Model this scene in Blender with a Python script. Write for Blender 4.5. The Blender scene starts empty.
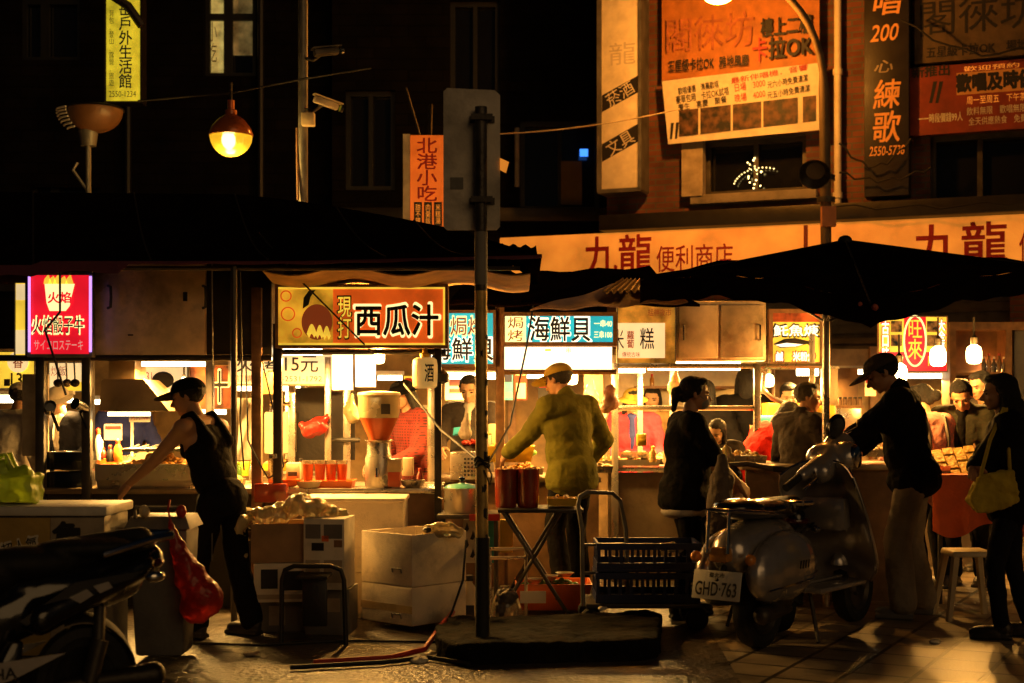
import bpy, math, random
from mathutils import Matrix, Vector
random.seed(11)
SC = bpy.context.scene; COL = SC.collection
PI = math.pi; R = math.radians
F = 1422.2; CZ = 1.4; HY = 404.0
def P(px, py, Y): return Vector(((px-512)/F*Y, Y, CZ-(py-HY)/F*Y))
def S(Y): return F/Y
def X(px, Y): return (px-512)/F*Y
def Z(py, Y): return CZ-(py-HY)/F*Y

# ------------------------------------------------------------------ materials
def mat(name, col, rough=.6, metal=0, var=.18, scale=7, bump=.12, bscale=40, emit=None, es=0, trans=0, coat=0, dirt=0, spec=.5, sss=0, crease=0, rvar=.12):
    m = bpy.data.materials.new(name); m.use_nodes = True
    nt = m.node_tree; N = nt.nodes; L = nt.links
    b = N['Principled BSDF']
    tc = N.new('ShaderNodeTexCoord')
    nz = N.new('ShaderNodeTexNoise'); nz.inputs['Scale'].default_value = scale; nz.inputs['Detail'].default_value = 6
    L.new(tc.outputs['Object'], nz.inputs['Vector'])
    mp = N.new('ShaderNodeMapRange'); mp.inputs['From Min'].default_value = .3; mp.inputs['From Max'].default_value = .7
    mp.inputs['To Min'].default_value = 1-var; mp.inputs['To Max'].default_value = 1+var*.6
    L.new(nz.outputs['Fac'], mp.inputs['Value'])
    mx = N.new('ShaderNodeMix'); mx.data_type = 'RGBA'; mx.blend_type = 'MULTIPLY'; mx.inputs['Factor'].default_value = 1
    mx.inputs[6].default_value = (*col, 1); L.new(mp.outputs['Result'], mx.inputs[7])
    out = mx.outputs[2]
    if dirt:
        n2 = N.new('ShaderNodeTexNoise'); n2.inputs['Scale'].default_value = 3.1; n2.inputs['Detail'].default_value = 9; n2.inputs['Roughness'].default_value = .7
        L.new(tc.outputs['Object'], n2.inputs['Vector'])
        r2 = N.new('ShaderNodeMapRange'); r2.inputs['From Min'].default_value = .5; r2.inputs['From Max'].default_value = .72; r2.inputs['To Max'].default_value = dirt
        L.new(n2.outputs['Fac'], r2.inputs['Value'])
        m2 = N.new('ShaderNodeMix'); m2.data_type = 'RGBA'; m2.inputs[7].default_value = (.05, .035, .02, 1)
        L.new(r2.outputs['Result'], m2.inputs['Factor']); L.new(out, m2.inputs[6]); out = m2.outputs[2]
    L.new(out, b.inputs['Base Color'])
    b.inputs['Roughness'].default_value = rough; b.inputs['Metallic'].default_value = metal
    b.inputs['Transmission Weight'].default_value = trans; b.inputs['Coat Weight'].default_value = coat
    b.inputs['Specular IOR Level'].default_value = spec
    if sss:
        b.inputs['Subsurface Weight'].default_value = sss; b.inputs['Subsurface Radius'].default_value = (.02, .008, .004)
    if rough > .05:
        rr = N.new('ShaderNodeMapRange'); rr.inputs['To Min'].default_value = max(.02, rough-rvar); rr.inputs['To Max'].default_value = min(1, rough+rvar)
        L.new(nz.outputs['Fac'], rr.inputs['Value']); L.new(rr.outputs['Result'], b.inputs['Roughness'])
    if emit:
        b.inputs['Emission Color'].default_value = (*emit, 1); b.inputs['Emission Strength'].default_value = es
        if var > .01:                                    # grime and uneven tube glow, put into the emission colour as noise
            m4 = N.new('ShaderNodeMix'); m4.data_type = 'RGBA'; m4.blend_type = 'MULTIPLY'; m4.inputs['Factor'].default_value = 1
            m4.inputs[6].default_value = (*emit, 1); L.new(mp.outputs['Result'], m4.inputs[7]); L.new(m4.outputs[2], b.inputs['Emission Color'])
    if bump:
        n3 = N.new('ShaderNodeTexNoise'); n3.inputs['Scale'].default_value = bscale; n3.inputs['Detail'].default_value = 4
        L.new(tc.outputs['Object'], n3.inputs['Vector'])
        bp = N.new('ShaderNodeBump'); bp.inputs['Strength'].default_value = bump; bp.inputs['Distance'].default_value = .02
        if crease:
            vo = N.new('ShaderNodeTexVoronoi'); vo.inputs['Scale'].default_value = crease; vo.feature = 'DISTANCE_TO_EDGE'
            wp = N.new('ShaderNodeMix'); wp.data_type = 'RGBA'; wp.inputs['Factor'].default_value = .25; L.new(tc.outputs['Object'], wp.inputs[6]); L.new(nz.outputs['Color'], wp.inputs[7]); L.new(wp.outputs[2], vo.inputs['Vector'])
            sm = N.new('ShaderNodeMath'); sm.operation = 'MULTIPLY_ADD'; sm.inputs[1].default_value = 2.5; L.new(vo.outputs['Distance'], sm.inputs[0]); L.new(n3.outputs['Fac'], sm.inputs[2]); L.new(sm.outputs[0], bp.inputs['Height'])
        else: L.new(n3.outputs['Fac'], bp.inputs['Height']); L.new(bp.outputs['Normal'], b.inputs['Normal'])
    return m
def brick_mat(name, c1, c2, cm, scale, bw=.5, rh=.25, rot=(PI/2, 0, 0), mortar=.012, rough=.85, bump=.5, spec=.4, off=.5):
    m = bpy.data.materials.new(name); m.use_nodes = True
    nt = m.node_tree; N = nt.nodes; L = nt.links; b = N['Principled BSDF']
    b.inputs['Specular IOR Level'].default_value = spec
    tc = N.new('ShaderNodeTexCoord'); mp = N.new('ShaderNodeMapping'); mp.inputs['Rotation'].default_value = rot
    L.new(tc.outputs['Object'], mp.inputs['Vector'])
    br = N.new('ShaderNodeTexBrick'); br.inputs['Scale'].default_value = scale; br.offset = off
    br.inputs['Color1'].default_value = (*c1, 1); br.inputs['Color2'].default_value = (*c2, 1); br.inputs['Mortar'].default_value = (*cm, 1)
    br.inputs['Brick Width'].default_value = bw; br.inputs['Row Height'].default_value = rh; br.inputs['Mortar Size'].default_value = mortar
    L.new(mp.outputs['Vector'], br.inputs['Vector'])
    nz = N.new('ShaderNodeTexNoise'); nz.inputs['Scale'].default_value = 2.3; nz.inputs['Detail'].default_value = 8
    L.new(tc.outputs['Object'], nz.inputs['Vector'])
    mr = N.new('ShaderNodeMapRange'); mr.inputs['From Min'].default_value = .3; mr.inputs['From Max'].default_value = .7; mr.inputs['To Min'].default_value = .45; mr.inputs['To Max'].default_value = 1.25
    L.new(nz.outputs['Fac'], mr.inputs['Value'])
    mx = N.new('ShaderNodeMix'); mx.data_type = 'RGBA'; mx.blend_type = 'MULTIPLY'; mx.inputs['Factor'].default_value = 1
    L.new(br.outputs['Color'], mx.inputs[6]); L.new(mr.outputs['Result'], mx.inputs[7]); L.new(mx.outputs[2], b.inputs['Base Color'])
    r2 = N.new('ShaderNodeMapRange'); r2.inputs['To Min'].default_value = rough-.25; r2.inputs['To Max'].default_value = min(1, rough+.1)
    L.new(nz.outputs['Fac'], r2.inputs['Value']); L.new(r2.outputs['Result'], b.inputs['Roughness'])
    n3 = N.new('ShaderNodeTexNoise'); n3.inputs['Scale'].default_value = 60; L.new(tc.outputs['Object'], n3.inputs['Vector'])
    ad = N.new('ShaderNodeMath'); ad.operation = 'MULTIPLY_ADD'; ad.inputs[1].default_value = .3
    L.new(n3.outputs['Fac'], ad.inputs[0])
    inv = N.new('ShaderNodeMath'); inv.operation = 'SUBTRACT'; inv.inputs[0].default_value = 1; L.new(br.outputs['Fac'], inv.inputs[1]); L.new(inv.outputs[0], ad.inputs[2])
    bp = N.new('ShaderNodeBump'); bp.inputs['Strength'].default_value = bump; bp.inputs['Distance'].default_value = .01
    L.new(ad.outputs[0], bp.inputs['Height']); L.new(bp.outputs['Normal'], b.inputs['Normal'])
    return m
def glow(name, col, s, var=.12):
    return mat(name, tuple(min(.8, c) for c in col), .4, var=var*2.2, scale=5, bump=0, emit=col, es=s)
M = {}
def plaid_mat(name, c1, c2, scale):
    m = mat(name, c1, .9, var=.1); N = m.node_tree.nodes; L = m.node_tree.links; b = N['Principled BSDF']
    tc = N.new('ShaderNodeTexCoord'); last = None
    for ax in ('BANDS',):
        for d in ('X', 'Z'):
            w = N.new('ShaderNodeTexWave'); w.bands_direction = d; w.inputs['Scale'].default_value = scale
            L.new(tc.outputs['Object'], w.inputs['Vector'])
            if last is None: last = w.outputs['Fac']
            else:
                a = N.new('ShaderNodeMath'); a.operation = 'MULTIPLY'; L.new(last, a.inputs[0]); L.new(w.outputs['Fac'], a.inputs[1]); last = a.outputs[0]
    r = N.new('ShaderNodeMix'); r.data_type = 'RGBA'; r.inputs[6].default_value = (*c1, 1); r.inputs[7].default_value = (*c2, 1)
    L.new(last, r.inputs['Factor']); L.new(r.outputs[2], b.inputs['Base Color'])
    return m

# ------------------------------------------------------------------ objects
def tag(o, label=None, cat=None, group=None, kind=None):
    if label: o['label'] = label
    if cat: o['category'] = cat
    if group: o['group'] = group
    if kind: o['kind'] = kind
    return o
BENCH = bpy.data.scenes.new('bench')
def evaluate(me, setup):
    """apply modifiers to a mesh on a bench scene of its own"""
    o = bpy.data.objects.new('tmp', me); BENCH.collection.objects.link(o); setup(o)
    vl = BENCH.view_layers[0]; vl.update(); m2 = bpy.data.meshes.new_from_object(o.evaluated_get(vl.depsgraph)); bpy.data.objects.remove(o); return m2
def thing(name, label, cat, loc=(0, 0, 0), group=None, rz=0):
    o = bpy.data.objects.new(name, None); COL.objects.link(o); o.empty_display_size = .1
    o.location = loc; o.rotation_euler = (0, 0, rz)
    tag(o, label, cat, group); return o
def wm(o):
    m = Matrix.LocRotScale(o.location, o.rotation_euler, o.scale)
    if o.parent: return wm(o.parent) @ o.matrix_parent_inverse @ m
    return m
def link(name, me, parent=None):
    o = bpy.data.objects.new(name, me); COL.objects.link(o)
    if parent is not None:
        o.parent = parent; o.matrix_parent_inverse = wm(parent).inverted()
    return o
def copy_tree(o, loc=None, label=None, rz=None, parent=None):
    c = o.copy(); COL.objects.link(c)
    if parent is not None: c.parent = parent
    for ch in list(o.children): copy_tree(ch, parent=c)
    if loc is not None: c.location = loc
    if rz is not None: c.rotation_euler.z = rz
    if label: c['label'] = label
    return c
class MB:
    def __init__(s, M=None): s.v = []; s.f = []; s.mi = []; s.M = M or Matrix()
    def add(s, vs, fs, mi=0, M=None):
        b = len(s.v); T = s.M @ M if M is not None else s.M
        s.v += [T @ Vector(v) for v in vs]
        for f in fs: s.f.append([b+i for i in f]); s.mi.append(mi)
        return s
    def box(s, x0, x1, y0, y1, z0, z1, mi=0, M=None):
        vs = [(x, y, z) for z in (z0, z1) for y in (y0, y1) for x in (x0, x1)]
        return s.add(vs, [(0, 2, 3, 1), (4, 5, 7, 6), (0, 1, 5, 4), (2, 6, 7, 3), (0, 4, 6, 2), (1, 3, 7, 5)], mi, M)
    def pbox(s, px0, py0, px1, py1, Y, d, mi=0):          # front face seen at a given depth, d metres deep
        a = P(px0, py1, Y); b = P(px1, py0, Y)
        return s.box(a.x, b.x, Y, Y+d, a.z, b.z, mi)
    def frustum(s, c, w0, d0, w1, d1, z0, z1, mi=0):
        vs = [(c[0]+sx*w/2, c[1]+sy*d/2, z) for w, d, z in ((w0, d0, z0), (w1, d1, z1)) for sy in (-1, 1) for sx in (-1, 1)]
        return s.add(vs, [(0, 2, 3, 1), (4, 5, 7, 6), (0, 1, 5, 4), (2, 6, 7, 3), (0, 4, 6, 2), (1, 3, 7, 5)], mi)
    def tub(s, c, w0, d0, w1, d1, z0, z1, t=.012, mi=0):  # open tapered tub
        def ring(w, d, z): return [(c[0]+sx*w/2, c[1]+sy*d/2, z) for sx, sy in ((-1, -1), (1, -1), (1, 1), (-1, 1))]
        vs = ring(w0, d0, z0)+ring(w1, d1, z1)+ring(w1-2*t, d1-2*t, z1)+ring(w0-2*t, d0-2*t, z0+t)
        fs = [(3, 2, 1, 0), (12, 13, 14, 15)]
        for k in range(3):
            for i in range(4):
                j = (i+1) % 4; fs.append((k*4+i, k*4+j, k*4+4+j, k*4+4+i))
        return s.add(vs, fs, mi)
    def tube(s, pts, r, n=8, mi=0, close=False):
        pts = [Vector(p) for p in pts]; rs = r if isinstance(r, (list, tuple)) else [r]*len(pts)
        vs = []; up = None
        for i, p in enumerate(pts):
            a = pts[max(0, i-1)]; b = pts[min(len(pts)-1, i+1)]
            if close: a = pts[i-1]; b = pts[(i+1) % len(pts)]
            t = (b-a).normalized()
            if up is None: up = Vector((0, 0, 1)) if abs(t.z) < .9 else Vector((0, 1, 0))
            x = t.cross(up)
            if x.length < 1e-4: x = t.cross(Vector((1, .3, .2)))
            x.normalize(); y = x.cross(t).normalized(); up = y
            for k in range(n):
                g = 2*PI*k/n; vs.append(p+(x*math.cos(g)+y*math.sin(g))*rs[i])
        fs = []; m = len(pts)
        for i in range(m if close else m-1):
            j = (i+1) % m
            for k in range(n): l = (k+1) % n; fs.append((i*n+k, i*n+l, j*n+l, j*n+k))
        if not close: fs += [tuple(range(n))[::-1], tuple((m-1)*n+k for k in range(n))]
        return s.add(vs, fs, mi)
    def lathe(s, prof, c=(0, 0, 0), n=20, mi=0, M=None, arc=None):
        vs = []; fs = []
        for r, z in prof:
            for k in range(n):
                g = 2*PI*k/n; vs.append((c[0]+r*math.cos(g), c[1]+r*math.sin(g), c[2]+z))
        for i in range(len(prof)-1):
            for k in range(n): l = (k+1) % n; fs.append((i*n+k, i*n+l, i*n+n+l, i*n+n+k))
        if prof[0][0] > 1e-5: fs.append(tuple(range(n))[::-1])
        if prof[-1][0] > 1e-5: fs.append(tuple((len(prof)-1)*n+k for k in range(n)))
        return s.add(vs, fs, mi, M)
    def ell(s, c, r, n=16, m=10, mi=0, Rm=None, z0=-1, z1=1):
        vs = []; fs = []; c = Vector(c); r = (r, r, r) if isinstance(r, (int, float)) else r
        a0 = math.asin(z0); a1 = math.asin(z1)
        for i in range(m+1):
            a = a0+(a1-a0)*i/m
            for k in range(n):
                g = 2*PI*k/n; q = Vector((r[0]*math.cos(a)*math.cos(g), r[1]*math.cos(a)*math.sin(g), r[2]*math.sin(a)))
                vs.append(c+(Rm @ q if Rm is not None else q))
        for i in range(m):
            for k in range(n): l = (k+1) % n; fs.append((i*n+k, i*n+l, i*n+n+l, i*n+n+k))
        fs += [tuple(range(n))[::-1], tuple(m*n+k for k in range(n))]
        return s.add(vs, fs, mi)
    def cone(s, a, b, ra, rb, n=12):                      # a tapered capsule
        a = Vector(a); b = Vector(b); d = b-a; L = d.length
        if L < 1e-5: return s.ell(a, ra)
        q = Vector((0, 0, 1)).rotation_difference(d.normalized()).to_matrix().to_4x4()
        pr = [(max(1e-6, ra*math.cos(t)), ra*math.sin(t)) for t in (-1.5707, -1.1, -.7, -.35)]+[(ra, 0), (rb, L)]+[(max(1e-6, rb*math.cos(t)), L+rb*math.sin(t)) for t in (.35, .7, 1.1, 1.5707)]
        return s.lathe(pr, n=n, M=Matrix.Translation(a) @ q)
    def prism(s, out, y0, y1, mi=0, M=None):              # outline in x,z extruded along y
        n = len(out); vs = [(x, y0, z) for x, z in out]+[(x, y1, z) for x, z in out]
        fs = [tuple(range(n)), tuple(range(2*n-1, n-1, -1))]+[(i, i+n, (i+1) % n+n, (i+1) % n) for i in range(n)]
        return s.add(vs, fs, mi, M)
    def grid(s, fn, nu, nv, th=None, mi=0):               # fn(u,v)->point ; th: thickness vector
        vs = [Vector(fn(i/nu, j/nv)) for j in range(nv+1) for i in range(nu+1)]
        w = nu+1; fs = [(j*w+i, j*w+i+1, j*w+w+i+1, j*w+w+i) for j in range(nv) for i in range(nu)]
        if th is not None:
            b = len(vs); th = Vector(th); vs += [v+th for v in vs]
            fs += [tuple(b+i for i in f[::-1]) for f in fs]
            edge = [i for i in range(w)]+[j*w+nu for j in range(1, nv+1)]+[nv*w+i for i in range(nu-1, -1, -1)]+[j*w for j in range(nv-1, 0, -1)]
            for a, c in zip(edge, edge[1:]+edge[:1]): fs.append((a, a+b, c+b, c))
        return s.add(vs, fs, mi)
    def mesh(s, name, mats, smooth=True, ang=40):
        me = bpy.data.meshes.new(name); me.from_pydata([tuple(v) for v in s.v], [], s.f)
        for m in (mats if isinstance(mats, (list, tuple)) else [mats]):
            if m is not None: me.materials.append(m)
        me.polygons.foreach_set('material_index', s.mi); me.update()
        import bmesh
        bm = bmesh.new(); bm.from_mesh(me); bmesh.ops.recalc_face_normals(bm, faces=bm.faces[:]); bm.to_mesh(me); bm.free()
        if smooth:
            me.polygons.foreach_set('use_smooth', [True]*len(me.polygons)); me.set_sharp_from_angle(angle=R(ang))
        return me
    def build(s, name, mats, parent=None, bevel=0, smooth=True, ang=40, solid=0):
        me = s.mesh(name, mats, smooth, ang)
        if bevel or solid:
            def setup(o):
                if solid: k = o.modifiers.new('t', 'SOLIDIFY'); k.thickness = solid
                if bevel:
                    k = o.modifiers.new('b', 'BEVEL'); k.width = bevel; k.segments = 2; k.limit_method = 'ANGLE'; k.angle_limit = R(50)
            m2 = evaluate(me, setup); bpy.data.meshes.remove(me); me = m2; me.name = name
            if smooth: me.polygons.foreach_set('use_smooth', [True]*len(me.polygons)); me.set_sharp_from_angle(angle=R(ang))
        return link(name, me, parent)
    def take(s, me, mi=0):
        b = len(s.v); s.v += [v.co.copy() for v in me.vertices]
        for p in me.polygons: s.f.append([b+i for i in p.vertices]); s.mi.append(mi)
        return s
TEX = {}
def clouds(size):
    if size not in TEX:
        t = bpy.data.textures.new('clouds', 'CLOUDS'); t.noise_scale = size; t.noise_depth = 3; TEX[size] = t
    return TEX[size]
def blob(mb, voxel, it=5, disp=0, dsize=.06, fac=.5):
    """Fuse overlapping shapes into one continuous skin."""
    me = mb.mesh('tmp', None, False)
    def setup(o):
        k = o.modifiers.new('r', 'REMESH'); k.mode = 'VOXEL'; k.voxel_size = voxel
        if it: k = o.modifiers.new('s', 'SMOOTH'); k.iterations = it; k.factor = fac
        if disp: k = o.modifiers.new('d', 'DISPLACE'); k.texture = clouds(dsize); k.strength = disp; k.mid_level = .5; k.texture_coords = 'LOCAL'
    m2 = evaluate(me, setup); bpy.data.meshes.remove(me)
    return m2
def skin(name, me, m, parent=None):
    me.name = name; me.materials.clear()
    for k in (m if isinstance(m, (list, tuple)) else [m]): me.materials.append(k)
    me.polygons.foreach_set('use_smooth', [True]*len(me.polygons))
    return link(name, me, parent)
def text(s, M, w, h, m, parent, name='lettering', off=0, ext=.001, vertical=False, shear=0, space=1):
    c = bpy.data.curves.new('t', 'FONT'); c.body = '\n'.join(s) if vertical else s
    c.align_x = 'CENTER'; c.extrude = 0; c.shear = shear; c.space_line = .95 if vertical else 1.1; c.space_character = space
    c.resolution_u = 3
    o = bpy.data.objects.new('t', c); BENCH.collection.objects.link(o)
    vl = BENCH.view_layers[0]; vl.update(); me = bpy.data.meshes.new_from_object(o.evaluated_get(vl.depsgraph))
    bpy.data.objects.remove(o); bpy.data.curves.remove(c)
    xs = [v.co.x for v in me.vertices]; ys = [v.co.y for v in me.vertices]
    cx = (min(xs)+max(xs))/2; cy = (min(ys)+max(ys))/2; dx = max(xs)-min(xs); dy = max(ys)-min(ys)
    if off > .004:                                        # bolder strokes: the same glyphs laid again slightly to each side
        base = [v.co.copy() for v in me.vertices]; fs = [tuple(p.vertices) for p in me.polygons]; vs = []; ff = []
        k = 8 if off > .022 else 4
        for i in range(k+1):
            a = 2*PI*(i+.5)/k; ox, oy = (off*math.cos(a), off*math.sin(a)) if i < k else (0, 0); n0 = len(vs)
            vs += [(v.x+ox, v.y+oy, i*.0001) for v in base]; ff += [tuple(n0+j for j in f) for f in fs]
        bpy.data.meshes.remove(me); me = bpy.data.meshes.new('t'); me.from_pydata(vs, [], ff)
    for v in me.vertices: v.co = M @ Vector(((v.co.x-cx)/dx*w, (v.co.y-cy)/dy*h, ext+v.co.z))
    me.materials.clear(); me.materials.append(m); me.name = name
    return link(name, me, parent)
FRONT = Matrix.Rotation(PI/2, 4, 'X')
def ptext(s, px0, py0, px1, py1, Y, m, parent, **k):
    c = P((px0+px1)/2, (py0+py1)/2, Y); w = (px1-px0)/F*Y; h = (py1-py0)/F*Y
    return text(s, Matrix.Translation(c) @ FRONT, w, h, m, parent, **k)
def lamp(name, loc, power, col, r=.05, kind='POINT', parent=None, **k):
    d = bpy.data.lights.new(name, kind); d.energy = power; d.color = col
    if kind in ('POINT', 'SPOT'): d.shadow_soft_size = r
    for a, b in k.items(): setattr(d, a, b)
    o = bpy.data.objects.new(name, d); COL.objects.link(o); o.location = loc
    if parent is not None: o.parent = parent; o.matrix_parent_inverse = wm(parent).inverted()
    return o
WARM = (1, .45, .08); TUBE = (1, .52, .12); SOD = (1, .33, .035)
def V(*a): return Vector(a)
# ------------------------------------------------------------------ palette
M['asphalt'] = mat('asphalt', (.12, .1, .08), .36, var=.85, scale=2.2, bump=.9, bscale=24, dirt=.85, rvar=.26)
M['paving'] = brick_mat('paving', (.34, .28, .2), (.25, .2, .15), (.05, .04, .03), 1, .32, .32, rot=(0, 0, R(28)), mortar=.014, rough=.45, off=0)
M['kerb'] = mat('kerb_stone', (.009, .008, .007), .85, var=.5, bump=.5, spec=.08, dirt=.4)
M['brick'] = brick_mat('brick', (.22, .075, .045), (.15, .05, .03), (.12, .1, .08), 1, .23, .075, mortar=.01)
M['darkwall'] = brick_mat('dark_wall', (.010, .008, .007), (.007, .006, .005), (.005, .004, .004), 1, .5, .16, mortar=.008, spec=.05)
M['concrete'] = mat('concrete', (.28, .24, .19), .85, dirt=.5, bump=.3)
M['black'] = mat('black_paint', (.012, .012, .012), .45)
M['blackfab'] = mat('black_fabric', (.008, .0045, .0035), .95, bump=.3, bscale=90, var=.4, spec=0)
M['lining'] = mat('tan_fabric', (.6, .36, .13), .85, bump=.2, var=.3)
M['steel'] = mat('brushed_steel', (.34, .25, .15), .36, .7, var=.35, scale=4, bump=.12, bscale=25, dirt=.45)
M['steelc'] = mat('clean_steel', (.62, .54, .42), .28, .75, var=.2, bump=.05)
M['chrome'] = mat('chrome', (.75, .72, .68), .12, 1, bump=0, var=.1)
M['dkmetal'] = mat('dark_metal', (.04, .035, .03), .45, .6, dirt=.4)
M['iron'] = mat('iron', (.09, .08, .07), .5, .7, var=.35, dirt=.4)
M['galv'] = mat('galvanised', (.22, .21, .19), .5, .55, var=.4, scale=5, dirt=.5)
M['white'] = mat('white_paint', (.72, .68, .6), .55, dirt=.25)
M['cream'] = mat('cream_plastic', (.68, .55, .33), .45, dirt=.2)
M['styro'] = mat('styrofoam', (.85, .74, .56), .9, var=.1, bump=.35, bscale=160, dirt=.5)
M['card'] = mat('cardboard', (.36, .22, .11), .85, var=.2, dirt=.3)
M['cardw'] = mat('white_carton', (.75, .68, .55), .75, var=.12, dirt=.4)
M['ink'] = mat('dark_ink', (.012, .01, .01), .6, var=.1, bump=0)
M['redink'] = mat('red_ink', (.42, .018, .012), .5, var=.1, bump=0)
M['paper'] = mat('paper', (.75, .7, .58), .8, var=.08)
M['wood'] = mat('wood', (.25, .13, .055), .6, var=.4, scale=14, dirt=.4)
M['brown'] = mat('brown_panel', (.2, .11, .05), .5, var=.4, dirt=.5)
M['red'] = mat('red_plastic', (.5, .035, .015), .35)
M['redbag'] = mat('red_bag', (.6, .03, .018), .34, bump=.35, bscale=7, trans=.5)
M['orange'] = mat('orange_plastic', (.88, .17, .02), .4)
M['orcloth'] = mat('orange_cloth', (.7, .12, .02), .7, bump=.25)
M['yellow'] = mat('yellow_plastic', (.7, .45, .03), .4)
M['blue'] = mat('navy_plastic', (.012, .02, .09), .5)
M['cyan'] = mat('cyan_wrap', (.05, .4, .6), .35)
M['green'] = mat('green_bag', (.66, .95, .04), .42, trans=.5, bump=.4, bscale=12, crease=8, emit=(.4, .75, .02), es=0)
M['glass'] = mat('window_glass', (.008, .008, .008), .08, bump=0, var=.05, spec=.7)
M['clear'] = mat('clear_plastic', (.85, .75, .55), .15, trans=.82, bump=.25, bscale=20, var=.05)
M['clearbag'] = mat('clear_bag', (.95, .76, .38), .16, trans=.5, sss=.15, bump=.8, bscale=16, var=.1, crease=14)
M['juice'] = mat('melon_juice', (.75, .12, .02), .3, trans=.2, var=.1)
M['jelly'] = mat('dark_red_juice', (.3, .035, .012), .2, trans=.2, var=.4, coat=.5)
M['food'] = mat('fried_food', (.62, .3, .06), .45, var=.55, scale=30, bump=.8, bscale=60)
M['food2'] = mat('golden_food', (.7, .42, .1), .4, var=.5, scale=40, bump=.8, bscale=50)
M['leaf'] = mat('green_veg', (.12, .3, .03), .5, var=.4, bump=.5)
M['rubber'] = mat('rubber', (.012, .012, .012), .7, bump=.2)
M['gloss'] = mat('gloss_black', (.008, .008, .009), .22, coat=.7, bump=.03, var=.2)
M['silver'] = mat('silver_paint', (.52, .48, .46), .24, .55, coat=.8, bump=.03, var=.25, scale=3, dirt=.4)
M['grey'] = mat('grey_plastic', (.16, .15, .14), .55, dirt=.4)
M['cable'] = mat('cable', (.01, .009, .008), .6, bump=0)
M['skin'] = mat('skin', (.5, .26, .14), .5, var=.12, bump=.06, sss=.12)
M['skin2'] = mat('pale_skin', (.6, .36, .21), .5, var=.1, bump=.05, sss=.12)
M['hair'] = mat('black_hair', (.005, .004, .003), .6, var=.4, scale=60, bump=.9, bscale=140)
M['hairg'] = mat('grey_hair', (.09, .07, .05), .6, var=.4, scale=60, bump=.9, bscale=140)
M['eye'] = mat('eye', (.015, .01, .008), .15, bump=0)
def cloth(n, c, **k): return mat(n, c, .9, bump=.5, bscale=26, var=.25, spec=.1, **k)
M['cblack'] = cloth('black_cloth', (.008, .007, .007)); M['cnavy'] = cloth('navy_cloth', (.012, .013, .022))
M['colive'] = cloth('mustard_jacket', (.135, .128, .02)); M['ccap'] = cloth('mustard_cap', (.4, .28, .05))
M['cgrey'] = cloth('grey_trousers', (.32, .28, .22)); M['ccoat'] = cloth('charcoal_coat', (.055, .045, .04))
M['cpink'] = cloth('pink_cloth', (.62, .3, .26)); M['cmag'] = cloth('crimson_vest', (.6, .035, .06))
M['cred'] = cloth('red_jacket', (.62, .02, .012)); M['cblue'] = cloth('blue_cloth', (.04, .05, .2))
M['cwhite'] = cloth('white_cloth', (.62, .55, .46)); M['cgreen'] = cloth('grey_green', (.04, .04, .028))
M['cbag'] = cloth('mustard_bag', (.55, .42, .05)); M['plaid'] = plaid_mat('red_plaid', (.22, .02, .01), (.01, .008, .008), 14)
M['mask'] = mat('face_mask', (.3, .27, .24), .8)
M['tube'] = glow('tube_glow', (1, .84, .5), 9, 0); M['bulb'] = glow('bulb_glow', (1, .78, .36), 14, 0)
M['sod'] = glow('sodium_glow', (1, .5, .07), 60, 0)
M['facewhite'] = glow('lit_white', (1, .86, .6), 1.5, .05)
M['facecyan'] = glow('lit_cyan', (.02, .42, .5), .85, .08)
M['facered'] = glow('lit_red', (.75, .008, .02), .9, .1)
M['faceyel'] = glow('lit_yellow', (1, .62, .05), .8, .15)
M['faceorange'] = glow('lit_orange', (.72, .1, .008), .62, .15)
M['facecream'] = glow('lit_cream', (.95, .68, .32), .75, .06)
M['outline'] = glow('lit_outline', (1, .86, .35), 1.1, 0)
M['violet'] = glow('violet_edge', (.6, .3, 1), 1.3, 0)
M['winlit'] = glow('lit_window', (.85, .62, .16), .38, .3)
M['signyel'] = glow('lit_sign_yellow', (.85, .66, .03), .55, .2)
M['signblue'] = mat('sign_blue', (.01, .03, .12), .5, bump=0)
M['inkglow'] = glow('lit_brown', (.28, .05, .01), .4, 0)
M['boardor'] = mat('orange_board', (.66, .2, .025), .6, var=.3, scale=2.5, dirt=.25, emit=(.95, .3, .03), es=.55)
M['boardw'] = mat('white_board', (.78, .7, .55), .6, var=.15, dirt=.25)
M['boardd'] = mat('weathered_board', (.42, .34, .24), .7, var=.3, dirt=.4)
M['redboard'] = mat('red_board', (.24, .032, .012), .6, var=.3, dirt=.2)
M['curtain'] = mat('curtain', (.2, .12, .06), .9)

# ------------------------------------------------------------------ camera, world, far light
cam = bpy.data.cameras.new('camera'); co = bpy.data.objects.new('camera', cam); COL.objects.link(co); SC.camera = co
co.location = (0, 0, CZ); co.rotation_euler = (PI/2, 0, 0); cam.lens = 50; cam.sensor_width = 36
cam.shift_y = (HY-341.5)/1024; cam.clip_end = 400; cam.clip_start = .05
cam.dof.use_dof = True; cam.dof.focus_distance = 9.9; cam.dof.aperture_fstop = 2.6
w = bpy.data.worlds.new('World'); SC.world = w; w.use_nodes = True
nt = w.node_tree; sk = nt.nodes.new('ShaderNodeTexSky'); sk.sky_type = 'NISHITA'; sk.sun_disc = False
sk.sun_elevation = R(20); sk.sun_rotation = R(153)
bg = nt.nodes['Background']; bg.inputs['Strength'].default_value = .0009
nt.links.new(sk.outputs['Color'], bg.inputs['Color'])
sd = bpy.data.lights.new('sun', 'SUN'); sd.energy = .17; sd.angle = R(35); sd.color = (1, .58, .22)
so = bpy.data.objects.new('sun', sd); COL.objects.link(so)
so.rotation_euler = Vector((-.42, .84, -.34)).to_track_quat('-Z', 'Y').to_euler()
SC.view_settings.view_transform = 'Standard'; SC.view_settings.look = 'None'; SC.view_settings.exposure = .2; SC.view_settings.gamma = 1
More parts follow.
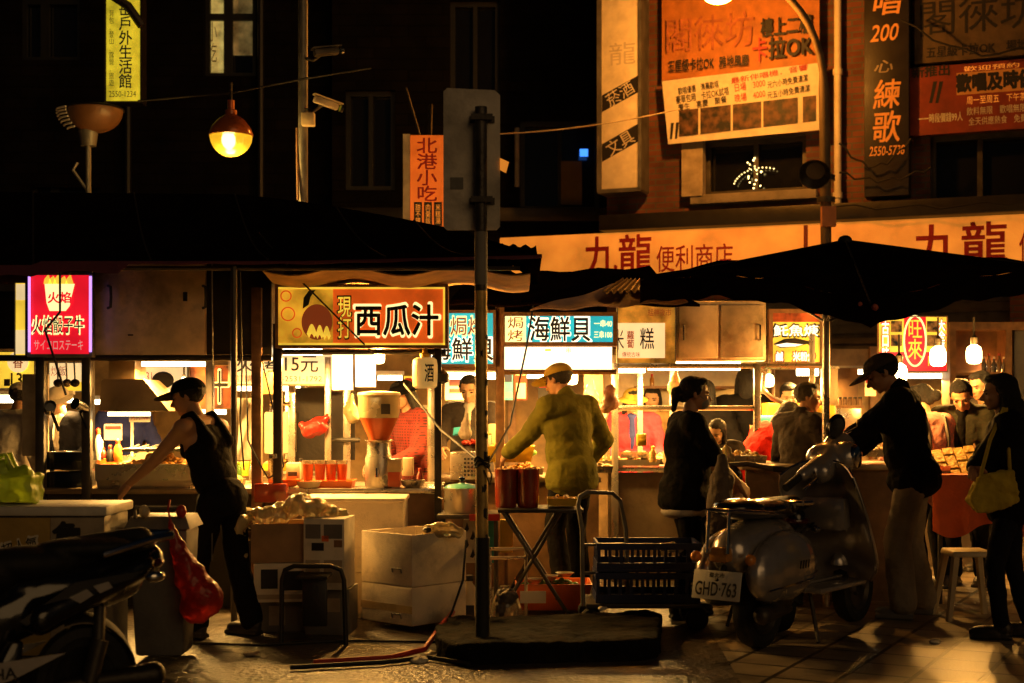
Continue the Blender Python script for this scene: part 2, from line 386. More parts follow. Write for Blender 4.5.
SC.cycles.use_denoising = True; SC.cycles.max_bounces = 6; SC.cycles.transparent_max_bounces = 8
SC.cycles.sample_clamp_indirect = 4; SC.cycles.caustics_reflective = False; SC.cycles.caustics_refractive = False

# ------------------------------------------------------------------ ground
g = MB(); g.grid(lambda u, v: (-60+120*u, -20+130*v, 0), 8, 8); tag(g.build('ground', M['asphalt']), kind='structure')
g = MB(); g.add([(1.15, 7.2, .004), (1.15, 4, .004), (9, 4, .004), (9, 17, .004), (1.6, 17, .004)], [(0, 1, 2, 3, 4)]); tag(g.build('pavement', M['paving']), kind='structure')
g = MB()
a = [(X(447, 7.75), 7.7), (X(462, 7.75), 7.62), (X(640, 7.8), 7.75), (X(660, 7.8), 7.85), (X(665, 8.6), 8.75), (X(650, 8.7), 8.85), (X(452, 8.5), 8.6), (X(436, 8.3), 8.3), (X(436, 7.8), 7.85)]
n = len(a); g.add([(x, y, z) for z in (-.03, .115) for x, y in a], [tuple(range(n))[::-1], tuple(range(n, 2*n))]+[(i, (i+1) % n, (i+1) % n+n, i+n) for i in range(n)])
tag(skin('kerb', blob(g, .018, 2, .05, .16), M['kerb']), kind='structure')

# ------------------------------------------------------------------ the right building (its front runs away to the left)
FO = Vector((-.16, 19, 0)); ft = Vector((.9313, -.3640, 0))
FM = Matrix(((ft.x, .3640, 0, FO.x), (ft.y, .9313, 0, FO.y), (0, 0, 1, 0), (0, 0, 0, 1)))
def fu(px):
    k = (px-512)/F; return (k*FO.y-FO.x)/(ft.x-k*ft.y)
def fY(px): return FO.y+fu(px)*ft.y
def fz(px, py): return CZ-(py-HY)/F*fY(px)
def frect(px0, py0, px1, py1):
    pm = (px0+px1)/2; return fu(px0), fu(px1), fz(pm, py1), fz(pm, py0)
def FB(): return MB(FM)
def ftext(s, px0, py0, px1, py1, d, m, parent, **k):
    u0, u1, z0, z1 = frect(px0, py0, px1, py1)
    T = FM @ Matrix.Translation(((u0+u1)/2, -d, (z0+z1)/2)) @ FRONT
    return text(s, T, abs(u1-u0), z1-z0, m, parent, **k)
def holes_wall(mb, u0, u1, z0, z1, holes, y0, y1):
    us = sorted({u0, u1, *[h[0] for h in holes], *[h[1] for h in holes]}); zs = sorted({z0, z1, *[h[2] for h in holes], *[h[3] for h in holes]})
    for a, b in zip(us, us[1:]):
        run = None
        for c, d in zip(zs, zs[1:]):
            inside = any(h[0] <= (a+b)/2 <= h[1] and h[2] <= (c+d)/2 <= h[3] for h in holes)
            if inside:
                if run: mb.box(a, b, y0, y1, *run); run = None
            else: run = (run[0], d) if run else (c, d)
        if run: mb.box(a, b, y0, y1, *run)
bl = thing('brick_building', 'brick building whose upper floor carries the karaoke signs above the long shop fascia', 'building', FO)
wins = [frect(704, 138, 806, 193), frect(930, 132, 1030, 204)]
shop = (fu(620), fu(1010), .0, 2.72)
b = FB(); holes_wall(b, fu(607), fu(1200), 0, 9, wins+[shop], 0, .3)
b.build('wall', M['brick'], bl, smooth=False)
b = FB(); b.box(fu(607)+.02, fu(1200), .3, 9, 0, 9); b.build('core', M['darkwall'], bl, smooth=False)
for i, h in enumerate(wins):
    f = FB()
    for a0, a1, c0, c1 in ((h[0], h[0]+.06, h[2], h[3]), (h[1]-.06, h[1], h[2], h[3]), (h[0]+.06, h[1]-.06, h[2], h[2]+.06), (h[0]+.06, h[1]-.06, h[3]-.06, h[3]), ((h[0]+h[1])/2-.03, (h[0]+h[1])/2+.03, h[2]+.06, h[3]-.06)):
        f.box(a0, a1, .1, .17, c0, c1)
    wf = f.build('window', M['iron'], bl)
    g = FB(); g.box(h[0]+.05, h[1]-.05, .19, .2, h[2]+.05, h[3]-.05); g.build('pane', M['glass'], wf)
    s = FB(); s.box(h[0]-.15, h[1]+.15, -.14, .1, h[2]-.12, h[2]-.002); s.build('sill', M['concrete'], wf, bevel=.015)
c0 = fu(704)
s = FB(); s.box(c0-.25, c0+.02, -.16, -.002, wins[0][2]-.02, wins[0][3]); s.build('curtain', M['boardd'], bl)
l = FB(); l.box(fu(607), fu(1200), -.35, -.003, fz(820, 224), fz(820, 208)); l.build('ledge', M['dkmetal'], bl, bevel=.01)
r = FB(); r.box(shop[0], shop[1], .12, .28, 0, 2.72)
for k in range(22): r.box(shop[0], shop[1], .1, .12, .1+k*.12, .17+k*.12)
r.build('shutter', M['iron'], bl)
d = FB(); uu = fu(839); d.tube([(uu, -.1, 3.6), (uu, -.1, 7.5)], .045, 10); d.tube([(uu, -.1, 3.9), (uu, -.1, 3.97)], .06, 10); d.tube([(uu, -.1, 5.4), (uu, -.1, 5.47)], .06, 10); d.build('drainpipe', M['boardw'], bl)
# fairy lights in the window
t = thing('string_light', 'string of tiny lit bulbs arched behind the dark upper window pane', 'light string', FM @ V(fu(740), -.02, fz(740, 190)))
q = FB(); pts = []
for k in range(14):
    a = .25+1.75*k/13; pts.append((fu(732)+.36*(1-math.cos(a)), .08, fz(740, 187)+.24*math.sin(a)))
q.tube(pts, .004, 5); q.build('wire', M['cable'], t)
q = FB()
for p in pts: q.ell(p, .008, 6, 4)
for k in range(16): q.ell((fu(753)+random.uniform(-.09, .09), .08, fz(740, 188)+.025*k), random.uniform(.007, .014), 6, 4)
q.build('bulb', glow('fairy_glow', (1, .72, .25), 5, 0), t); t.children[1]['kind'] = 'stuff'
# shop fascia
sg = thing('shop_fascia', 'long orange lit shop fascia with red characters running along the brick building', 'shop sign', FM @ V(fu(700), -.2, 3))
ul, ur = fu(508), fu(1200); zt = fz(820, 226); zb = fz(820, 283)
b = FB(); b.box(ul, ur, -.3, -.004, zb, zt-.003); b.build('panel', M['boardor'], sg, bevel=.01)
b = FB(); b.box(ul, ur, -.33, -.302, zb-.05, zb+.0); b.box(fu(808), fu(812), -.312, -.302, zb+.02, zt-.02); b.build('trim', M['redboard'], sg)
for s, x0, y0, x1, y1, o in (('九龍', 592, 238, 658, 277, .02), ('便利商店', 663, 247, 738, 273, .01), ('九龍', 917, 226, 1008, 268, .02), ('便利商店', 1020, 232, 1110, 262, .01)):
    ftext(s, x0, y0, x1, y1, .305, M['redink'], sg, off=o)
# upright white sign with two slanted black bars
sg = thing('upright_sign', 'tall white upright sign with two slanting black bars of white characters', 'sign', FM @ V(fu(628), -.5, 3.9))
h = frect(608, -30, 650, 193)
b = FB(); b.box(h[0], h[1], -.42, -.1, h[2], h[3]); b.build('panel', mat('upright_white', (.92, .82, .62), .5, var=.15, dirt=.2), sg, bevel=.01)
b = FB(); b.box(h[0]-.01, h[0]+.05, -.44, -.08, h[2]-.03, h[3]); b.box(h[1]-.03, h[1]+.01, -.44, -.08, h[2]-.03, h[3]); b.box(h[0], h[1], -.44, -.08, h[2]-.05, h[2]-.002); b.build('frame', M['galv'], sg)
for s, y0, y1 in (('菸酒', 84, 117), ('文具', 131, 166)):
    u0, u1 = h[0]+.055, h[1]-.035; za, zb2 = fz(630, y1), fz(630, y0); dz = (zb2-za)*.5
    b = FB(); b.add([(u0, -.424, za), (u1, -.424, za+dz), (u1, -.424, zb2), (u0, -.424, zb2-dz)], [(0, 1, 2, 3)]); bb = b.build('black_bar', M['ink'], sg)
    T = FM @ Matrix.Translation(((u0+u1)/2, -.428, (za+zb2)/2)) @ Matrix.Rotation(-.5, 4, 'Y') @ FRONT
    text(s, T, (u1-u0)*.8, (zb2-za)*.42, M['boardw'], bb)
ftext('龍', 619, 50, 645, 72, .424, mat('faded', (.66, .58, .45), .7), sg)
# karaoke signs
M['faded'] = mat('faded_paint', (.42, .13, .05), .7, var=.5)
kt = thing('karaoke_board', 'upper orange karaoke board with large characters directly below the glowing street lamp', 'sign', FM @ V(fu(740), -.25, 5.2))
h = frect(666, -40, 822, 76)
b = FB(); b.add([(h[0], -.2, fz(666, 84)), (h[1], -.2, fz(822, 68)), (h[1], -.2, h[3]), (h[0], -.2, h[3])], [(0, 1, 2, 3)]); b.build('panel', mat('faded_orange_board', (.5, .18, .035), .6, var=.25, dirt=.35), kt, solid=.05)
for s, x0, y0, x1, y1, m, o in (('閣徠坊', 672, 20, 758, 54, 'faded', .0), ('樓上二樓', 765, 22, 815, 40, 'ink', .03), ('卡', 757, 43, 771, 66, 'redink', .02), ('拉OK', 773, 41, 816, 62, 'ink', .03), ('五星級卡拉OK', 674, 63, 719, 75, 'ink', .02), ('雅地風廳', 724, 60, 753, 71, 'ink', .02)):
    ftext(s, x0, y0, x1, y1, .265, M[m], kt, off=o)
kt = thing('price_banner', 'slanting orange banner with karaoke prices and a row of dark photos', 'banner', FM @ V(fu(740), -.3, 4.8))
def slant(px, f): return 84+(68-84)*(px-668)/156+f*(146-84+ (px-668)/156*-2)
b = FB(); b.add([(fu(668), -.27, fz(668, 86)), (fu(824), -.27, fz(824, 68)), (fu(826), -.27, fz(826, 134)), (fu(674), -.27, fz(674, 148))], [(0, 3, 2, 1)]); b.build('panel', M['boardw'], kt, solid=.02)
for i, (x0, x1) in enumerate(((685, 704), (706, 736), (738, 766), (768, 802), (807, 820))):
    y0 = slant(x0, .53); y1 = slant(x0, .95); y2 = slant(x1, .53); y3 = slant(x1, .95)
    b = FB(); b.add([(fu(x0), -.298, fz(x0, y1)), (fu(x1), -.298, fz(x1, y3)), (fu(x1), -.298, fz(x1, y2)), (fu(x0), -.298, fz(x0, y0))], [(0, 1, 2, 3)])
    ph = b.build('photo', mat('photo', (.1, .045, .02), .6, var=1.6, scale=9, bump=0), kt)
b = FB()
for dx in (0, 5): b.add([(fu(676+dx), -.298, fz(680, 143)), (fu(678+dx), -.298, fz(680, 143)), (fu(680+dx), -.298, fz(680, 127)), (fu(677+dx), -.298, fz(680, 127))], [(0, 1, 2, 3)])
b.build('motif', M['ink'], kt)
for s, x0, x1, f, hh, m in (('歡唱優惠　清晨歡唱', 684, 724, .2, 7, 'ink'), ('豪華包廂　卡拉OK試唱', 682, 734, .33, 8, 'ink'), ('日場　3000', 740, 770, .25, 8, 'redink'), ('元六小時免費清潔', 772, 812, .25, 7, 'ink'), ('晚場　4000', 740, 770, .42, 8, 'redink'), ('元五小時免費清潔', 772, 814, .42, 7, 'ink'), ('慶生　喜慶　聚餐', 684, 732, .46, 7, 'ink'), ('最新伴唱機．音響', 736, 812, .1, 6, 'redink')):
    xm = (x0+x1)/2; y = slant(xm, f)
    u0, u1 = fu(x0), fu(x1); T = FM @ Matrix.Translation(((u0+u1)/2, -.298, fz(xm, y))) @ Matrix.Rotation(-.1, 4, 'Y') @ FRONT
    text(s, T, u1-u0, hh/F*fY(xm), M[m], kt, off=.01)
kt = thing('dim_board', 'dim weathered karaoke board high beside the black upright sign', 'sign', FM @ V(fu(980), -.25, 4.8))
h = frect(916, -30, 1080, 61); b = FB(); b.box(h[0], h[1], -.2, -.05, h[2], h[3]); b.build('panel', mat('shaded_grimy_board', (.1, .065, .035), .75, var=.4, dirt=.5), kt, bevel=.01)  # grime, plus shade away from the street lamp, put into the colour
ftext('閣徠坊', 922, 0, 1040, 36, .205, M['ink'], kt); ftext('五星級卡拉OK　場地寬敞', 928, 46, 1050, 57, .205, M['ink'], kt, off=.02)
kt = thing('red_banner', 'red karaoke banner with pale characters hung under the dim weathered board', 'banner', FM @ V(fu(980), -.25, 4.3))
h = frect(910, 66, 1080, 134); b = FB(); b.box(h[0], h[1], -.24, -.22, h[2], h[3]); b.build('panel', M['redboard'], kt)
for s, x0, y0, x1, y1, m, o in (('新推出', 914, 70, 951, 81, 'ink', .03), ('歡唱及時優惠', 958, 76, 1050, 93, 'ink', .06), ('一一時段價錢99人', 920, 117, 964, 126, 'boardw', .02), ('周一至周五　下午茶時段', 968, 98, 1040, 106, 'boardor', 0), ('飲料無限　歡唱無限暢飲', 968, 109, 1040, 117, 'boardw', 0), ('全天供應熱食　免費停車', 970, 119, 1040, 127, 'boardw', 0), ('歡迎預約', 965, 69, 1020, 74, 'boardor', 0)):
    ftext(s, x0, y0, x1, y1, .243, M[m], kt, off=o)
b = FB(); b.add([(fu(958), -.2425, fz(990, 97)), (fu(1060), -.2425, fz(990, 97)), (fu(1060), -.2425, fz(990, 75)), (fu(958), -.2425, fz(990, 75))], [(0, 1, 2, 3)]); b.build('title_strip', mat('amber', (.6, .3, .1), .6), kt)
b = FB()
for k, (x, y) in enumerate(((933, 97), (939, 97))): b.add([(fu(x-2), -.2426, fz(x, y+10)), (fu(x+1), -.2426, fz(x, y+10)), (fu(x+6), -.2426, fz(x, y-11)), (fu(x+2), -.2426, fz(x, y-11))], [(0, 1, 2, 3)])
b.build('motif', M['ink'], kt)
kt = thing('black_upright_sign', 'black upright sign with amber hand painted characters and telephone number', 'sign', FM @ V(fu(890), -.35, 4))
h = frect(868, -30, 912, 200); b = FB(); b.box(h[0], h[1], -.36, -.05, h[2], h[3]); b.build('panel', mat('black_panel', (.02, .014, .01), .5), kt, bevel=.01)
am = mat('amber_paint', (.9, .42, .12), .6)
for s, x0, y0, x1, y1, sh in (('唱', 877, -2, 905, 22, .15), ('200', 874, 32, 902, 48, .25), ('心', 878, 67, 896, 79, .2), ('練', 877, 86, 904, 114, .1), ('歌', 877, 117, 904, 147, .1), ('2550-5738', 873, 151, 908, 160, .2)):
    ftext(s, x0, y0, x1, y1, .363, am if s != '心' else M['boardd'], kt, off=.015, shear=sh)
for zz, sag_, uu0, uu1 in ((5.9, .5, fu(905), fu(1100)), (4.15, .12, fu(845), fu(935)), (3.75, .06, fu(840), fu(1100)), (4.5, .3, fu(845), fu(915))):
    b = FB(); b.tube([(uu0+(uu1-uu0)*k/12, -.47, zz-sag_*math.sin(PI*k/12)+.03*math.sin(k*2.1)) for k in range(13)], .012, 5); tag(b.build('cable', M['cable']), {5.9: 'black wire drooping across the dim weathered board', 4.15: 'black wire tangled behind the foot of the black upright sign', 3.75: 'long black wire along the ledge above the shop fascia', 4.5: 'black wire drooping from drainpipe to black upright sign'}[zz], 'cable')

# ------------------------------------------------------------------ left and middle buildings
YB = 21.0
bl = thing('dark_tower', 'dark building with a lit upper window behind the yellow upright sign', 'building', P(130, 404, YB))
wl = [(X(204, YB), X(256, YB), Z(76, YB), Z(-30, YB)), (X(20, YB), X(80, YB), Z(60, YB), Z(-30, YB)), (X(30, YB), X(100, YB), 2.9, 4.6)]
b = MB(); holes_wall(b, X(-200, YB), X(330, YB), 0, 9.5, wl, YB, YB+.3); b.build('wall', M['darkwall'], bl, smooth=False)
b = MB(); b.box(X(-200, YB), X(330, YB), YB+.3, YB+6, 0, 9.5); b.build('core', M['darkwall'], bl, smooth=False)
for i, h in enumerate(wl):
    f = MB()
    for a0, a1, c0, c1 in ((h[0], h[0]+.07, h[2], h[3]), (h[1]-.07, h[1], h[2], h[3]), (h[0]+.07, h[1]-.07, h[2], h[2]+.07), (h[0]+.07, h[1]-.07, h[2]+.85, h[2]+.95), (h[0]+.27, h[0]+.4, h[2]+.07, h[2]+.85), (h[0]+.27, h[0]+.4, h[2]+.95, h[3])): f.box(a0, a1, YB+.1, YB+.16, c0, c1)
    wf = f.build('window', M['black'], bl)
    g = MB(); g.box(h[0]+.05, h[1]-.05, YB+.2, YB+.21, h[2]+.05, h[3]); g.build('pane', M['glass'], wf)
    if i == 0:
        g = MB(); g.box(h[0]+.07, h[0]+.27, YB+.17, YB+.195, h[2]+.07, h[3]); g.build('lit_pane', M['winlit'], wf)
        g = MB(); g.box(h[0]+.4, h[1]-.07, YB+.17, YB+.195, h[2]+.35, h[3]); g.build('dim_pane', glow('dim_window', (.5, .36, .12), .12, .4), wf)
        ptext('小吃', 208, 22, 217, 62, YB+.16, M['boardd'], wf, vertical=True)
for px in (130, 262):
    d = MB(); d.tube([(X(px, YB), YB-.1, 0), (X(px, YB), YB-.1, 8.5)], .05, 8); d.build('drainpipe', M['black'], bl)
c = MB(); c.box(X(-200, YB), X(330, YB), YB-.18, YB-.003, 3.05, 3.25); c.build('ledge', M['dkmetal'], bl)
YM = 20.6
bl = thing('shaded_shophouse', 'unlit shophouse with tall dark windows between the grey pole and white upright sign', 'building', P(470, 404, YM))
wl = [(X(345, YM), X(395, YM), Z(190, YM), Z(90, YM)), (X(520, YM), X(600, YM), Z(210, YM), Z(120, YM)), (X(450, YM), X(500, YM), Z(120, YM), Z(0, YM))]
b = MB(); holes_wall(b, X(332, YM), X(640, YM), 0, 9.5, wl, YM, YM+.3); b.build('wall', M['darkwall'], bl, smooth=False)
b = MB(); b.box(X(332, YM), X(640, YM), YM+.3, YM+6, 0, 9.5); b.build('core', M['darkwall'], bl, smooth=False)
for h in wl:
    f = MB()
    for a0, a1, c0, c1 in ((h[0], h[0]+.07, h[2], h[3]), (h[1]-.07, h[1], h[2], h[3]), (h[0]+.07, h[1]-.07, h[2], h[2]+.07), (h[0]+.07, h[1]-.07, h[3]-.07, h[3]), ((h[0]+h[1])/2-.03, (h[0]+h[1])/2+.03, h[2]+.07, h[3]-.07)): f.box(a0, a1, YM+.1, YM+.16, c0, c1)
    wf = f.build('window', M['black'], bl); g = MB(); g.box(h[0]+.05, h[1]-.05, YM+.2, YM+.21, h[2]+.05, h[3]-.05); g.build('pane', M['glass'], wf)
c = MB(); c.pbox(561, 161, 582, 205, YM+.05, .04); c.build('curtain', M['curtain'], bl)
c = MB(); c.box(X(332, YM), X(640, YM), YM-.3, YM-.003, Z(224, YM), Z(210, YM)); c.build('ledge', M['dkmetal'], bl, bevel=.02)
c = MB(); c.pbox(580, 149, 588, 156, YM+.02, .04); tag(c.build('blue_lamp', glow('blue_glow', (.05, .25, 1), 1.6, 0)), 'tiny blue lit lamp in the dark shophouse window', 'lamp')
c = MB(); c.tube([P(517, 128, YM-.2), P(517, 187, YM-.2)], .035, 8); c.build('conduit', M['boardd'], bl)
# ---- hanging upright signs of the left side
Yv = 16.0
sg = thing('yellow_upright_sign', 'lit yellow upright sign with blue characters hanging high on the dark tower', 'sign', P(122, 101, Yv))
b = MB(); b.pbox(106, -40, 140, 101, Yv, .18); b.build('panel', M['signyel'], sg, bevel=.01)
b = MB(); b.pbox(104, -40, 106, 103, Yv-.01, .2); b.pbox(140, -40, 142, 103, Yv-.01, .2); b.pbox(106, 101, 140, 103, Yv-.01, .2); b.build('frame', M['dkmetal'], sg)
ptext('岳戶外生活館', 119, 2, 132, 88, Yv-.003, M['signblue'], sg, vertical=True, off=.02)
ptext('背包．登山．露營．旅遊', 109, 10, 114, 86, Yv-.003, M['signblue'], sg, vertical=True)
ptext('2550-1234', 109, 91, 136, 97, Yv-.003, M['signblue'], sg)
b = MB(); b.tube([P(104, -10, Yv-.3), P(128, 6, Yv-.3), P(142, 26, Yv-.25)], .05, 8); b.build('bracket', M['dkmetal'], sg)
b = MB(); b.tube([P(130, -45, Yv), P(112, -45, Yv+4.8)], .03, 6); b.build('arm', M['dkmetal'], sg)
Yo = 14.5
sg = thing('snack_sign', 'orange upright snack sign with dark characters left of the grey sign back', 'sign', P(425, 225, Yo))
b = MB(); b.pbox(410, 135, 446, 226, Yo, .16); b.build('panel', mat('snack_orange', (.85, .2, .03), .5, emit=(.8, .13, .01), es=.42), sg, bevel=.01)
b = MB(); b.pbox(403, 134, 410, 227, Yo-.01, .18); b.build('frame', M['boardd'], sg)
ptext('北港小吃', 417, 138, 437, 201, Yo-.003, M['redink'], sg, vertical=True, off=.02)
for k in range(3):
    b = MB(); b.pbox(414+k*10, 202, 422+k*10, 226, Yo-.005, .003); p = b.build('price_tag', M['ink'], sg)
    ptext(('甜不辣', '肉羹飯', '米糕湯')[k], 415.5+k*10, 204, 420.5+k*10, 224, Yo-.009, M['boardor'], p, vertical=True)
b = MB(); b.tube([P(420, 136, Yo+.05), P(406, 88, Yo+.05)], .012, 6); b.tube([P(430, 136, Yo+.1), P(431, 105, Yo+.4)], .02, 6); b.build('arm', M['dkmetal'], sg)
b = MB(); b.tube([P(425, 227, Yo+.08), V(X(425, Yo), Yo+.08, 0)], .035, 8); b.build('post', M['dkmetal'], sg)
# ------------------------------------------------------------------ street furniture high up
Ys = 15.6
sl = thing('street_lamp', 'tall street lamp with curved arm and glowing orange sodium head before the brick building', 'street lamp', V(X(826, Ys), Ys, 0))
b = MB()
pts = [P(826, 240, Ys), P(825, 150, Ys), P(824, 90, Ys)]
for k in range(1, 11):
    a = PI/2*k/10; pts.append(P(824-82*(1-math.cos(a)), 90-112*math.sin(a), Ys))
pts.append(P(728, -20, Ys))
b.tube([V(X(826, Ys), Ys, 0), *pts], [.06]*4+[.042]*11, 12); b.build('pole', mat('lamp_pole', (.16, .11, .06), .6, .3, dirt=.4), sl)
b = MB(); b.ell(P(720, -10, Ys), (.24, .13, .09), 16, 8); b.build('lamp_head', M['galv'], sl)
b = MB(); b.ell(P(718, -5, Ys), (.17, .1, .1), 14, 8, z1=.2); b.build('lens', M['sod'], sl)
for y in (178, 200): b = MB(); b.tube([P(826, y, Ys)+V(0, 0, -.03), P(826, y, Ys)+V(0, 0, .03)], .1, 12); b.build('clamp', M['iron'], sl)
b = MB(); b.box(X(819, Ys), X(833, Ys), Ys-.16, Ys-.08, Z(228, Ys), Z(208, Ys)); b.build('junction_box', mat('box_orange', (.5, .2, .08), .6, dirt=.4), sl)
lamp('sodium_light', P(718, 9, Ys)+V(0, .0, -.05), 270, SOD, .1, parent=sl)
sp = thing('loudspeaker', 'dark round loudspeaker bowl fixed to the curved street lamp pole', 'loudspeaker', P(815, 170, Ys))
b = MB(Matrix.Translation(P(816, 168, Ys-.12)) @ Matrix.Rotation(R(125), 4, 'X') @ Matrix.Rotation(R(-15), 4, 'Y')); b.lathe([(.001, 0), (.06, .01), (.1, .06), (.17, .16), (.175, .17), (.165, .168), (.1, .08), (.001, .07)], n=20); b.build('bowl', M['dkmetal'], sp)
b = MB(); b.tube([P(816, 168, Ys-.1), P(826, 170, Ys)], .018, 6); b.build('bracket', M['iron'], sp)

Yg = 12.0
hl = thing('hanging_lamp', 'round glowing lamp with orange dome hanging from the cable above the dark awning', 'lamp', P(231, 157, Yg))
c = P(231, 136, Yg)
b = MB(); b.lathe([(.185, 0), (.188, .012), (.165, .07), (.115, .135), (.07, .165), (.05, .18), (.05, .215), (.03, .225), (.03, .3)], c=c, n=28); b.build('dome', mat('dome_amber', (.5, .12, .02), .3, .2, coat=.5, dirt=.2), hl)
b = MB(); b.ell(c, (.178, .178, .175), 28, 12, z1=-.02); b.build('glass_bowl', mat('bowl_glass', (.8, .6, .1), .2, trans=.5, emit=(1, .6, .03), es=.28, bump=.05), hl)
b = MB(); b.ell(c+V(0, -.09, -.05), (.05, .05, .07), 14, 10); b.build('bulb', glow('lamp_bulb', (1, .9, .55), 10, 0), hl)
b = MB(); b.tube([c+V(0, 0, .3), c+V(0, 0, .45)], .012, 8); b.build('hanger', M['cable'], hl)
lamp('globe_light', c+V(0, -.05, -.3), 40, (1, .55, .12), .1, parent=hl)
def cable(label, pts, r=.008, m='cable', sag=0, name='cable'):
    out = []
    for a, b in zip(pts, pts[1:]):
        for k in range(8):
            f = k/8; p = a.lerp(b, f); p.z -= sag*4*f*(1-f); out.append(p)
    out.append(pts[-1]); b = MB(); b.tube(out, r, 6); return tag(b.build(name, M[m]), label, 'cable')
cable('thin overhead cable that carries the round glowing lamp to the grey pole', [P(138, 101, 12.02), P(231, 93, 12.02), P(303, 79, 12.02), P(371, 68, 12.02)], .009, 'cable')
cable('orange lit overhead wire crossing the upright white sign to the price banner', [P(500, 134, 16.6), P(680, 109, 16.6)], .008, 'boardd', .05)
Yp = 12.2
po = thing('utility_pole', 'grey utility pole carrying two security cameras above the dark awning', 'pole', V(X(303, Yp), Yp, 0))
b = MB(); b.tube([V(X(303, Yp), Yp, 0), V(X(303, Yp), Yp, 5.2)], .042, 12); b.build('shaft', M['galv'], po)
b = MB(); b.tube([P(297, 128, Yp), P(298, 200, Yp-.06)], .012, 8); b.build('conduit', M['wood'], po)
b = MB(); b.pbox(301, 112, 314, 125, Yp-.14, .09); b.build('junction_box', M['cream'], po, bevel=.008)
for y, rot, lab in ((52, 12, 'dark security camera on the grey pole above its brighter twin'), (103, -16, 'beige security camera tilted down on the grey pole')):
    cm = thing('security_camera', lab, 'camera', P(318, y, Yp), group='security cameras on the pole')
    T = Matrix.Translation(P(326, y, Yp-.12)) @ Matrix.Rotation(R(-rot), 4, 'Y') @ Matrix.Rotation(R(25), 4, 'Z')
    b = MB(T); b.box(-.11, .11, -.035, .035, -.03, .03); b.build('housing', M['boardd'] if y > 80 else M['iron'], cm, bevel=.015)
    b = MB(T); b.box(-.12, .14, -.042, .042, .032, .042); b.build('hood', M['cream'] if y > 80 else M['iron'], cm)
    b = MB(T); b.tube([(.13, 0, 0), (.155, 0, 0)], .034, 14); b.build('lens', M['gloss'], cm)
    b = MB(); b.tube([P(303, y+6, Yp), P(314, y+8, Yp-.1), P(322, y+2, Yp-.12)], .014, 8); b.build('bracket', M['iron'], cm)
# old street lamp, unlit, with louvred edge
Yw = 13.0
ol = thing('bowl_lamp', 'unlit brown bowl lamp with pale louvres on a thin post left of the glowing one', 'lamp', P(84, 190, Yw))
c = P(95, 110, Yw)
b = MB(); b.ell(c, (.25, .25, .21), 28, 10, z1=0); b.build('bowl', mat('bowl_brown', (.16, .075, .03), .4, dirt=.3), ol)
b = MB()
for k in range(7):
    z = -.01-.028*k; rr = .3*math.sqrt(max(.02, 1-(z/.26)**2)); pts = []
    for q in range(9): a = PI+.15+.75*q/8; pts.append(c+V(rr*1.25*math.cos(a)+.03, rr*math.sin(a)*.9, z))
    b.tube(pts, .009, 6)
b.build('louvre', M['white'], ol)
b = MB(); b.tube([c+V(-.06, 0, -.19), c+V(-.06, 0, -.33)], [.09, .07], 12); b.tube([c+V(-.06, 0, -.3), V(c.x-.06, c.y, 0)], .025, 8); b.tube([c+V(-.06, 0, -.75), c+V(-.2, 0, -.55), c+V(-.16, 0, -.48)], .015, 6); b.build('post', M['galv'], ol)
b = MB(); b.ell(c, (.27, .27, .05), 24, 6, z0=0); b.build('lid', M['dkmetal'], ol)

# ------------------------------------------------------------------ awnings and umbrellas
aw = thing('awning_tent', 'long black awning tent with drooping right tip over the left stalls', 'awning', P(235, 258, 9.2))
def ridge(u):
    px = -90+560*u
    if px < 230: z = Z(196-.01*(230-px), 9.7)
    else:
        f = (px-230)/240; z = Z(196+38*f**1.35, 9.7)
    return px, z
def slope(u, v):
    # folds in the cloth between the ribs
    pxr, zr = ridge(u); pf = -110+652*u; yf = 266 if pf < 40 else 262+(0 if pf < 300 else -6*((pf-300)/240)); f = P(pf, yf, 9.05)
    r = V(X(pxr, 9.7), 9.7, zr); p = f.lerp(r, v); p.z -= .07*math.sin(PI*v)*(1+.35*math.sin(u*24)); return p
def slopeb(u, v):
    pxr, zr = ridge(u); pf = -110+652*u; f = V(X(pf, 9.05)*1.01, 10.5, Z(262, 9.05)-.02)
    r = V(X(pxr, 9.7), 9.7, zr); p = r.lerp(f, v); p.z -= .06*math.sin(PI*v); return p
b = MB(); b.grid(slope, 40, 8, (0, 0, .012)); b.grid(slopeb, 40, 8, (0, 0, .012))
b.add([slope(1, 0), slopeb(1, 1), slope(1, 1)], [(0, 1, 2)]); b.build('cover', M['blackfab'], aw)
def val(u, v):
    p = slope(u, 0); return V(p.x, p.y-.01, p.z+.005-(.07 if p.x < X(125, 9) else .02)*(1-v)*1.0*(1+.15*math.sin(u*60)))
for u_ in (.22, .4, .58, .76, .9):
    b = MB(); b.tube([slope(u_, k/12)+V(0, -.004, .016) for k in range(13)], .007, 6); b.build('seam', mat('awning_seam', (.022, .014, .01), .8), aw)
b = MB(); b.grid(val, 60, 2, (0, .006, 0)); b.build('valance', mat('violet_lit_fabric', (.1, .02, .05), .8, bump=.3), aw)  # purple tint of the sign's light put into the fabric colour
b = MB(); b.grid(lambda u, v: V(X(268+262*u, 9.4), 9.2+1.25*v, Z(263, 9.05)-.04-.05*math.sin(PI*v)-.03*math.sin(u*15)), 30, 4, (0, 0, .008)); b.build('lining', M['lining'], aw)
b = MB()
for px in (234,): b.tube([V(X(px, 9.1), 9.1, 0), V(X(px, 9.1), 9.1, 2.28)], .021, 8)
b.tube([V(X(-100, 9.1), 9.12, 2.27), V(X(520, 9.1), 9.12, 2.27)], .016, 6); b.build('frame', M['iron'], aw)

